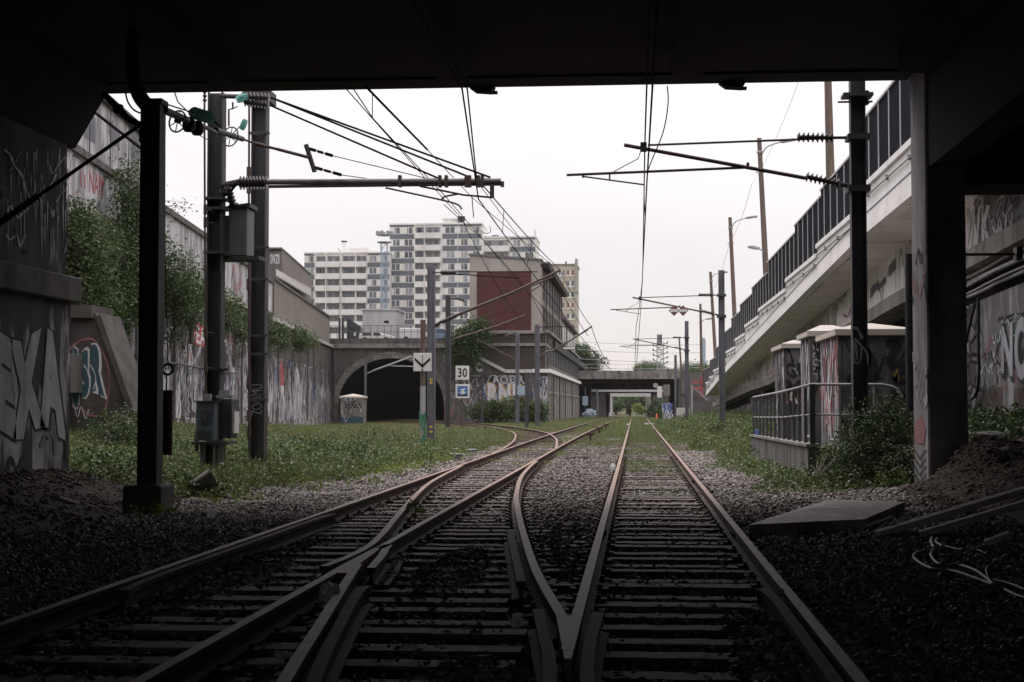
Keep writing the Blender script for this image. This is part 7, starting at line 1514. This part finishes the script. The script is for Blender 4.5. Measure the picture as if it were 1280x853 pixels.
skin_mesh('body', [(B(0, 0, .95), .13, .10), (B(0, 0, 1.2), .14, .10), (B(0, 0, 1.42), .15, .09), (B(0, 0, 1.52), .055), (B(0, .02, 1.62), .085, .095), (B(0, .02, 1.72), .075, .085),
    (B(-.19, 0, 1.40), .055), (B(-.25, .05, 1.12), .042), (B(-.25, .14, .88), .034), (B(-.25, .16, .80), .04), (B(.19, 0, 1.40), .055), (B(.25, -.05, 1.12), .042), (B(.25, -.04, .88), .034), (B(.25, -.03, .80), .04),
    (B(-.1, .02, .86), .09), (B(-.1, .14, .48), .062), (B(-.1, .02, .09), .042), (B(-.1, .16, .04), .04), (B(.1, -.02, .86), .09), (B(.1, -.06, .48), .062), (B(.1, -.26, .14), .042), (B(.1, -.16, .04), .04)],
    [(0, 1), (1, 2), (2, 3), (3, 4), (4, 5), (2, 6), (6, 7), (7, 8), (8, 9), (2, 10), (10, 11), (11, 12), (12, 13), (0, 14), (14, 15), (15, 16), (16, 17), (0, 18), (18, 19), (19, 20), (20, 21)], 'skin', pe)
skin_mesh('jacket', [(B(0, 0, .84), .17, .14), (B(0, 0, 1.2), .165, .125), (B(0, 0, 1.43), .165, .105), (B(0, 0, 1.5), .08), (B(-.20, 0, 1.41), .07), (B(-.26, .05, 1.12), .058), (B(-.255, .13, .9), .048), (B(.20, 0, 1.41), .07), (B(.26, -.05, 1.12), .058), (B(.255, -.04, .9), .048)], [(0, 1), (1, 2), (2, 3), (2, 4), (4, 5), (5, 6), (2, 7), (7, 8), (8, 9)], 'cloth_dark', pe)
skin_mesh('trousers', [(B(0, 0, .93), .145, .12), (B(-.1, .02, .82), .105), (B(-.1, .14, .48), .078), (B(-.1, .03, .12), .06), (B(.1, -.02, .82), .105), (B(.1, -.06, .48), .078), (B(.1, -.25, .16), .06)], [(0, 1), (1, 2), (2, 3), (0, 4), (4, 5), (5, 6)], 'cloth_dark', pe)
skin_mesh('hair', [(B(0, -.005, 1.66), .088, .10), (B(0, .01, 1.74), .085, .095)], [(0, 1)], 'hair', pe, 1)

# ================================================================== VEGETATION
def scat(n, X, Y, keep):
    out = []; have = 0
    while have < n:
        x = rng.uniform(*X, n); y = rng.uniform(*Y, n); k = keep(x, y); P = np.stack([x[k], y[k]], 1); out.append(P); have += len(P)
    return np.concatenate(out)[:n]
def patch(x, y, s=1.0, seed=0.0):                     # soft random patchiness 0..1
    return .5 + .25 * np.sin(x * 1.3 * s + seed + 1.7 * np.sin(y * .45 * s + seed)) + .25 * np.sin(y * .8 * s + 2.1 * np.sin(x * .7 * s + seed * 2))
def wallx(y): return -30.7 + 0.118 * (152 - y)
def left_keep(x, y):
    e = np.interp(y, [22, 27, 35, 48, 60, 75, 100, 150], [-7.1, -6.3, -5.5, -5.2, -5.3, -6.3, -9.0, -18]) + .9 * (patch(x, y, 1.3) - .5)
    return (x < e) & (x > wallx(y) - .2) & ~((y < 25.6) & (x < -8.9))
def right_keep(x, y):
    e = np.interp(y, [38, 44, 60, 120], [2.9, 2.5, 2.1, 1.7]) + .9 * (patch(x, y, 1.1, 3) - .5)
    return (x > e) & (x < 7.35) & ~((y < 44.2) & (x > GX - .1))
# left bank, near: leafy weeds made of stems with leaves
def weeds(name, label, pts, hmin, hmax, leaf, per, mat, spread=.09):
    n = len(pts); h = rng.uniform(hmin, hmax, n) * (0.45 + .9 * patch(pts[:, 0], pts[:, 1], 1.0, 1.5)); t = rng.uniform(0.1, 1, (n, per)) ** .7
    a = rng.uniform(0, 6.28, (n, per)); rad = spread * (1.15 - t) * rng.uniform(.4, 1.5, (n, per)) + .02
    z = gzn(pts[:, 0], pts[:, 1]); P = np.stack([pts[:, :1] + rad * np.cos(a), pts[:, 1:2] + rad * np.sin(a), z[:, None] + t * h[:, None]], -1).reshape(-1, 3)
    o = np_mesh(name, leaf_verts(P, rng.uniform(leaf * .6, leaf * 1.4, len(P)), .6, .45), None, M[mat]); return tag(o, label, 'weeds', None, 'stuff')
weeds('weeds', 'thick green weeds and nettles covering the left bank', scat(15000, (-19.5, -5), (23.5, 52), left_keep), .14, .42, .058, 12, 'leaf', .1)
weeds('weeds', 'darker weeds scattered through the left bank', scat(1500, (-19.5, -6), (24, 52), lambda x, y: left_keep(x, y) & (patch(x, y, .8, 4) > .62)), .25, .6, .07, 12, 'leaf_dark', .13)
weeds('weeds', 'pale fresh weeds along the edge of the left ballast', scat(1100, (-11, -4.8), (23, 46), lambda x, y: left_keep(x - .9, y) & (patch(x, y, 2, 2) > .45)), .12, .3, .06, 9, 'leaf_light', .1)
weeds('weeds', 'leafy weeds in the farther left meadow', scat(6500, (-28, -5), (50, 110), left_keep), .08, .26, .09, 8, 'leaf', .16)
weeds('weeds', 'leafy weeds along the right side of the track below the ramp', scat(5200, (1.5, 7.4), (40, 128), right_keep), .2, .6, .09, 9, 'leaf', .12)
weeds('weeds', 'weeds filling the corner right of the bridge pillar', scat(1500, (5.4, 7.4), (26.4, 33), lambda x, y: x > 5.3), .2, .55, .07, 10, 'leaf_dark', .1)
weeds('weeds', 'low weeds edging the ballast by the low wall', scat(700, (1.9, 4.6), (25.5, 40), lambda x, y: (x > 2.35 + .9 * (patch(x, y, 2) - .5)) & (x < 3.2 + (y < 29) * 1.4)), .12, .36, .06, 9, 'leaf', .1)
weeds('weeds', 'tufts of weed growing between the left rails', scat(420, (-4.0, -2.2), (36, 75), lambda x, y: patch(x, y, 1.6, 5) > .55), .08, .2, .05, 8, 'leaf_light', .1)
weeds('weeds', 'weeds growing over the sleepers of the right track', scat(1900, (-.5, 1.2), (25, 100), lambda x, y: (patch(x, y, 1.2, 6) > np.interp(y, [25, 40, 62], [.66, .4, .15]))), .06, .2, .045, 8, 'leaf', .11)
weeds('weeds', 'yellow green tuft of weed beside the left frog crossing', scat(26, (-2.95, -2.62), (16.2, 17.6), lambda x, y: x > -5), .10, .22, .055, 10, 'leaf_light', .07)
weeds('weeds', 'small leafy weed at the foot of the mast plinth', scat(14, (-6.8, -6.2), (20.2, 20.8), lambda x, y: x < 0), .08, .2, .07, 7, 'leaf_light', .08)
def grass(name, label, pts, h0, h1, w, mat):
    z = gzn(pts[:, 0], pts[:, 1]); h = rng.uniform(h0, h1, len(pts)) * (.5 + .8 * patch(pts[:, 0], pts[:, 1], .9, 2.2))
    return tag(np_mesh(name, blade_verts(np.stack([pts[:, 0], pts[:, 1], z - .02], 1), h, w), None, M[mat], None, 3), label, 'grass', None, 'stuff')
grass('grass', 'meadow grass on the left between the wall and the tracks', scat(120000, (-25, -4.6), (24, 95), left_keep), .10, .32, .016, 'grass')
grass('grass', 'long grass on the right below the ramp', scat(45000, (1.3, 7.4), (40, 130), right_keep), .15, .42, .016, 'grass')
grass('grass', 'grass between and over the far rails', scat(36000, (-8, 2.6), (62, 215), lambda x, y: (patch(x, y, .5, 1) > np.interp(y, [62, 85, 120], [.75, .45, .1])) & (x > np.interp(y, [62, 100, 215], [-6, -8, -8]))), .08, .26, .03, 'grass')
grass('grass', 'long grass swallowing the farthest rails', scat(30000, (-7, 2.6), (74, 215), lambda x, y: (patch(x, y, .6, 2) > np.interp(y, [74, 90], [.5, .15])) & ~((y < 96) & (x < -1.2))), .16, .4, .03, 'grass')
grass('grass', 'grass of the far meadow in front of the tunnel and the warehouse', scat(45000, (-28, -2.5), (88, 150), lambda x, y: x > wallx(y)), .08, .2, .03, 'grass')
weeds('weeds', 'small weeds creeping over the ballast between the tracks', scat(1300, (-2.4, 3.2), (30, 80), lambda x, y: (patch(x, y, 1.5, 9) > np.interp(y, [30, 50, 80], [.80, .55, .35])) & ((x < -.5) | (x > 1.2))), .05, .18, .045, 8, 'leaf', .11)
grass('grass', 'sparse grass on the ballast between the tracks', scat(12000, (-2.4, 3.0), (34, 85), lambda x, y: (patch(x, y, .9, 4) > np.interp(y, [34, 60, 85], [.72, .5, .3])) & ((x < -.45) | (x > 1.2))), .05, .2, .010, 'grass')
grass('grass', 'sparse grass on the right track bed', scat(15000, (-.4, 1.15), (25, 75), lambda x, y: patch(x, y, 1.2, 6) > np.interp(y, [25, 42, 62], [.62, .38, .1])), .05, .16, .010, 'grass')
grass('dry_grass', 'dry straw coloured grass mixed along the track edges', scat(14000, (-7.5, 3.4), (40, 150), lambda x, y: patch(x, y, .9, 7) > .55), .06, .25, .014, 'dry_grass')
grass('dry_grass', 'dry grass stems in the left meadow', scat(9000, (-24, -5), (40, 148), left_keep), .2, .5, .012, 'dry_grass')
grass('dry_grass', 'tall dead stalks standing in the near left weeds', scat(1400, (-16, -5.5), (24, 50), left_keep), .35, .85, .007, 'dry_grass')
grass('dry_grass', 'tall dead stalks on the right verge', scat(900, (2.3, 6.5), (40, 90), right_keep), .35, .8, .008, 'dry_grass')
# tall single weeds
for i, (px, py, Y, h, lab) in enumerate(((537, 590, 0, .42, 'spiky tall weed growing beside the far end of the left rail'), (518, 650, 0, .36, 'yellowish weed tuft in the left crossing'), (305, 600, 0, .5, 'tall weed in front of the third left mast'))):
    p = gp(px, py, .0); t = thing('tall_weed', lab, 'weed', (p.x, p.y, gz(p.x, p.y) + .02)); n = 130 if i == 1 else 60; k = rng.uniform(.1, 1, n); a = rng.uniform(0, 6.28, n); r = (.24 if i == 1 else .16) * (1.1 - k) + .02
    np_mesh('foliage', leaf_verts(np.stack([p.x + r * np.cos(a), p.y + r * np.sin(a), gz(p.x, p.y) + k * h], 1), rng.uniform(.05, .11, n), .35, .3), None, M['leaf_light' if i == 1 else 'leaf'], t)
    m = MB(); m.tube([(p.x, p.y, gz(p.x, p.y) - .05), (p.x + .02, p.y, gz(p.x, p.y) + h)], .008, 5); m.build('stem', M['leaf_dark'], t)
# shrubs right
def lobe(px, py, Y, rx, rz, ry=None): p = at(px, py, Y); return (p.x, p.y, p.z, rx, ry or rx, rz)
def shrub(name, label, lobes, clumps, per, spread, leaf, mat, base=None, group=None, tr=.04, cat='shrub'):
    b = base or (lobes[0][0], lobes[0][1], gz(lobes[0][0], lobes[0][1])); h = max(.2, lobes[0][2] - b[2]); return tree(name, label, cat, b, h, tr, lobes, clumps, per, spread, leaf, M[mat], group, 'foliage')
shrub('shrub', 'dense dark green bush between the bridge pillar and the railing', [lobe(1095, 565, 27.4, .75, .75), lobe(1068, 592, 27.4, .5, .5), lobe(1120, 525, 27.6, .45, .5), lobe(1085, 520, 27.9, .5, .45), lobe(1040, 606, 27, .35, .3), lobe(1125, 590, 26.9, .45, .5)], 420, 26, .075, .055, 'leaf_dark')
shrub('shrub', 'lighter low bush at the corner of the low wall', [lobe(1020, 610, 27.6, .35, .18), lobe(985, 612, 28, .3, .14), lobe(1045, 575, 28.6, .3, .35)], 120, 24, .07, .055, 'leaf')
shrub('shrub', 'round green bush on the right verge at the foot of the ramp', [lobe(905, 540, 66, .9, .35), lobe(930, 548, 58, .7, .3)], 110, 26, .12, .09, 'leaf')
# creepers and shrubs on the left wall
def wl(px, py, off, rx, rz): p = lwo(px, py, off); return (p.x, p.y, p.z, rx, rx * 1.3, rz)
shrub('creeper', 'tall dark creeper climbing the wall beside the abutment', [wl(160, 285, .8, .65, 1.7), wl(165, 240, .8, .6, 1.2), wl(142, 335, .7, .9, 1.5), wl(160, 355, .7, 1.0, 1.6), wl(178, 300, .7, .6, 1.6), wl(118, 370, .7, .9, 1.0), wl(128, 410, .6, .7, .8)], 620, 40, .26, .13, 'leaf_dark', tuple(lw(55, 1, .5)), None, .12, 'creeper')
shrub('creeper', 'greener creeper mass hanging beside the edge of the abutment', [wl(96, 310, .9, .8, 1.4), wl(108, 340, .9, .8, 1.4), wl(92, 350, .9, .6, 1.4), wl(100, 290, .9, .6, .8)], 340, 40, .24, .13, 'leaf_tree', tuple(lw(50, 1, .5)), None, .1, 'creeper')
shrub('creeper', 'hanging shrub on the wall between the black mast and the cabinet mast', [wl(220, 360, .6, .8, 1.2), wl(236, 385, .6, .7, .9), wl(212, 335, .7, .7, 1.0), wl(246, 365, .7, .8, .9), wl(228, 402, .4, .5, 1.0), wl(216, 400, .4, .35, 1.3), wl(250, 392, .3, .4, 1.0), wl(240, 330, .3, .5, .5)], 250, 34, .26, .14, 'leaf_dark', tuple(lw(70, 4.6, .2)), None, .1, 'creeper')
shrub('creeper', 'shrub growing on the ledge between the cabinet mast and the next mast', [wl(290, 386, .5, .7, .7), wl(306, 398, .4, .7, .45), wl(284, 400, .5, .5, .8), wl(300, 412, .3, .4, .9), wl(276, 372, .3, .6, .6), wl(316, 392, .3, .6, .5)], 150, 30, .26, .16, 'leaf_tree', tuple(lw(88, 6, .2)), None, .08, 'creeper')
shrub('creeper', 'small shrub on the wall cornice right of the third left mast', [wl(345, 412, .4, .7, .55), wl(360, 418, .4, .8, .4), wl(338, 424, .3, .5, 1.0), wl(352, 430, .2, .4, 1.0), wl(328, 400, .3, .7, .5), wl(368, 420, .2, .5, .5)], 130, 30, .26, .17, 'leaf_tree', tuple(lw(105, 6.4, .2)), None, .08, 'creeper')
shrub('creeper', 'trailing plant at the far end of the wall cornice', [wl(376, 424, .6, 1.0, .6), wl(385, 427, .6, .8, .4)], 80, 30, .28, .19, 'leaf_tree', tuple(lw(125, 7, .2)), None, .06, 'creeper')
p = lwo(195, 235, .6)
shrub('shrub', 'wispy sapling rising above the wall behind the black mast', [(p.x, p.y, p.z - .7, .5, .6, .8), (p.x + 1.0, p.y, p.z - .8, .7, .5, .25), (p.x - .3, p.y, p.z - 1.8, .5, .6, .9)], 40, 16, .2, .12, 'leaf', (p.x - .4, p.y, p.z - 4.0), None, .05)
shrub('shrub', 'low bramble at the foot of the sloping buttress', [lobe(150, 530, 38, .8, .4), lobe(130, 545, 37, .7, .35), lobe(165, 540, 37, .6, .3)], 130, 24, .12, .08, 'leaf_dark')
shrub('tree', 'dark round tree standing on the slope between the tunnel and the warehouse', [lobe(588, 424, 139.4, 1.6, 1.6, 1.0), lobe(574, 436, 139.4, 1.1, 1.4, .9), lobe(600, 416, 139.4, 1.0, 1.1, .9), lobe(584, 447, 139.2, 1.1, 1.0, .8)], 260, 30, .42, .26, 'leaf_dark', tuple(at(586, 470, 139.3)), None, .14, 'tree')
for i, (px, py, rx, rz, lab) in enumerate(((640, 512, 2.6, .9, 'bush growing against the graffiti wall below the warehouse'), (608, 515, 1.8, .8, 'smaller bush left of the big bush below the warehouse'), (668, 516, 1.2, .7, 'small bush at the warehouse corner'))):
    shrub('shrub', lab, [lobe(px, py, 137.5, rx, rz, 1.2), lobe(px + 6, py - 5, 138, rx * .5, rz * .8, 1)], 120, 26, .3, .22, 'leaf_tree')
# far trees
def ftree(label, px, py_top, py_bot, Y, w, mat='leaf_tree', n=170, per=30):
    a, b = at(px, py_bot, Y), at(px, py_top, Y); H = b.z - a.z; L = []
    for k in range(7): q = random.uniform(0, 6.28); L.append((a.x + math.cos(q) * w * .45, Y + math.sin(q) * w * .4, a.z + H * random.uniform(.45, .8), w * .5, w * .5, H * .22))
    return tree('tree', label, 'tree', (a.x, Y, a.z), H * .4, w * .05, L, n, per, w * .11, w * .085, M[mat])
ftree('tall dark tree right of the far end of the warehouse', 734, 430, 474, 255, 3.4, 'leaf_dark', 260); ftree('lower tree beside the tall dark one, above the far bridge', 741, 450, 476, 258, 1.9, 'leaf_dark')
ftree('round pale tree above the right half of the far bridge', 811, 454, 474, 340, 4.0); ftree('far tree left of the third right-hand mast', 838, 460, 474, 350, 2.5); ftree('wide far tree behind the wooden poles', 868, 455, 476, 330, 4.0); ftree('far tree at the foot of the dark fence', 880, 458, 478, 320, 5.0)
# green seen through the far bridges
for i, (px, pt, pb_, Y, w, mt, lab) in enumerate(((770, 488, 520, 440, 7, 'leaf_dark', 'dark tree beyond the farthest portal, on the left'), (784, 486, 519, 470, 9, 'leaf_tree', 'tree beyond the farthest portal, in the middle'), (800, 486, 518, 480, 10, 'leaf_tree', 'tree beyond the farthest portal, on the right'), (803, 506, 521, 420, 2.8, 'leaf_light', 'light green bush beyond the farthest portal'), (764, 500, 522, 415, 4, 'leaf_dark', 'bush against the left side of the farthest portal'))): ftree(lab, px, pt, pb_, Y, w, mt, 170, 30)
shrub('shrub', 'dark bush in the shadow at the right side of the second bridge', [lobe(822, 510, 292, 1.6, 1.8), lobe(818, 516, 291, 1.4, 1.0)], 130, 26, .4, .3, 'leaf_dark')
shrub('shrub', 'bush by the signal post under the far bridge', [lobe(826, 512, 208, .6, 1.2), lobe(823, 518, 207, .7, .7)], 80, 24, .25, .18, 'leaf_dark')
m = MB()
for i in range(9): p = gp(834 + i * 1.6, 524, 0); 
a, b = at(828, 526, 190), at(841, 505, 190); m.bb(a.x, b.x, 190, 191, -.8, b.z); g = m.build('graffiti_wall', M['concrete']); tag(g, 'short wall end covered in blue and white graffiti right of the far tracks', 'wall'); m = MB(); scribble(m, quad_map((a.x, 189.98, -.3), (b.x, 189.98, -.3), (b.x, 189.98, b.z), (a.x, 189.98, b.z), .01), 24, [0, 1, 2], .04, random.Random(3), (.2, .5), .8); gg = m.build('graffiti', [M['g_white'], M['g_blue'], M['g_black']], g)

# ================================================================== HAZE (thin damp air, far things pale a little)
hz_m = bpy.data.materials.new('haze'); hz_m.use_nodes = True; hn = hz_m.node_tree.nodes; hn.clear()
ho = hn.new('ShaderNodeOutputMaterial'); hv = hn.new('ShaderNodeVolumePrincipled'); hv.inputs['Color'].default_value = (0.93, 0.92, 0.94, 1); hv.inputs['Density'].default_value = 0.00009; hv.inputs['Anisotropy'].default_value = 0.2
hz_m.node_tree.links.new(hv.outputs[0], ho.inputs['Volume'])
m = MB(); m.bb(-700, 700, -60, 1200, -4, 70); hz = m.build('haze', hz_m); tag(hz, 'thin pale haze hanging over the whole cutting', 'haze', kind='stuff')
SC.cycles.volume_bounces = 0
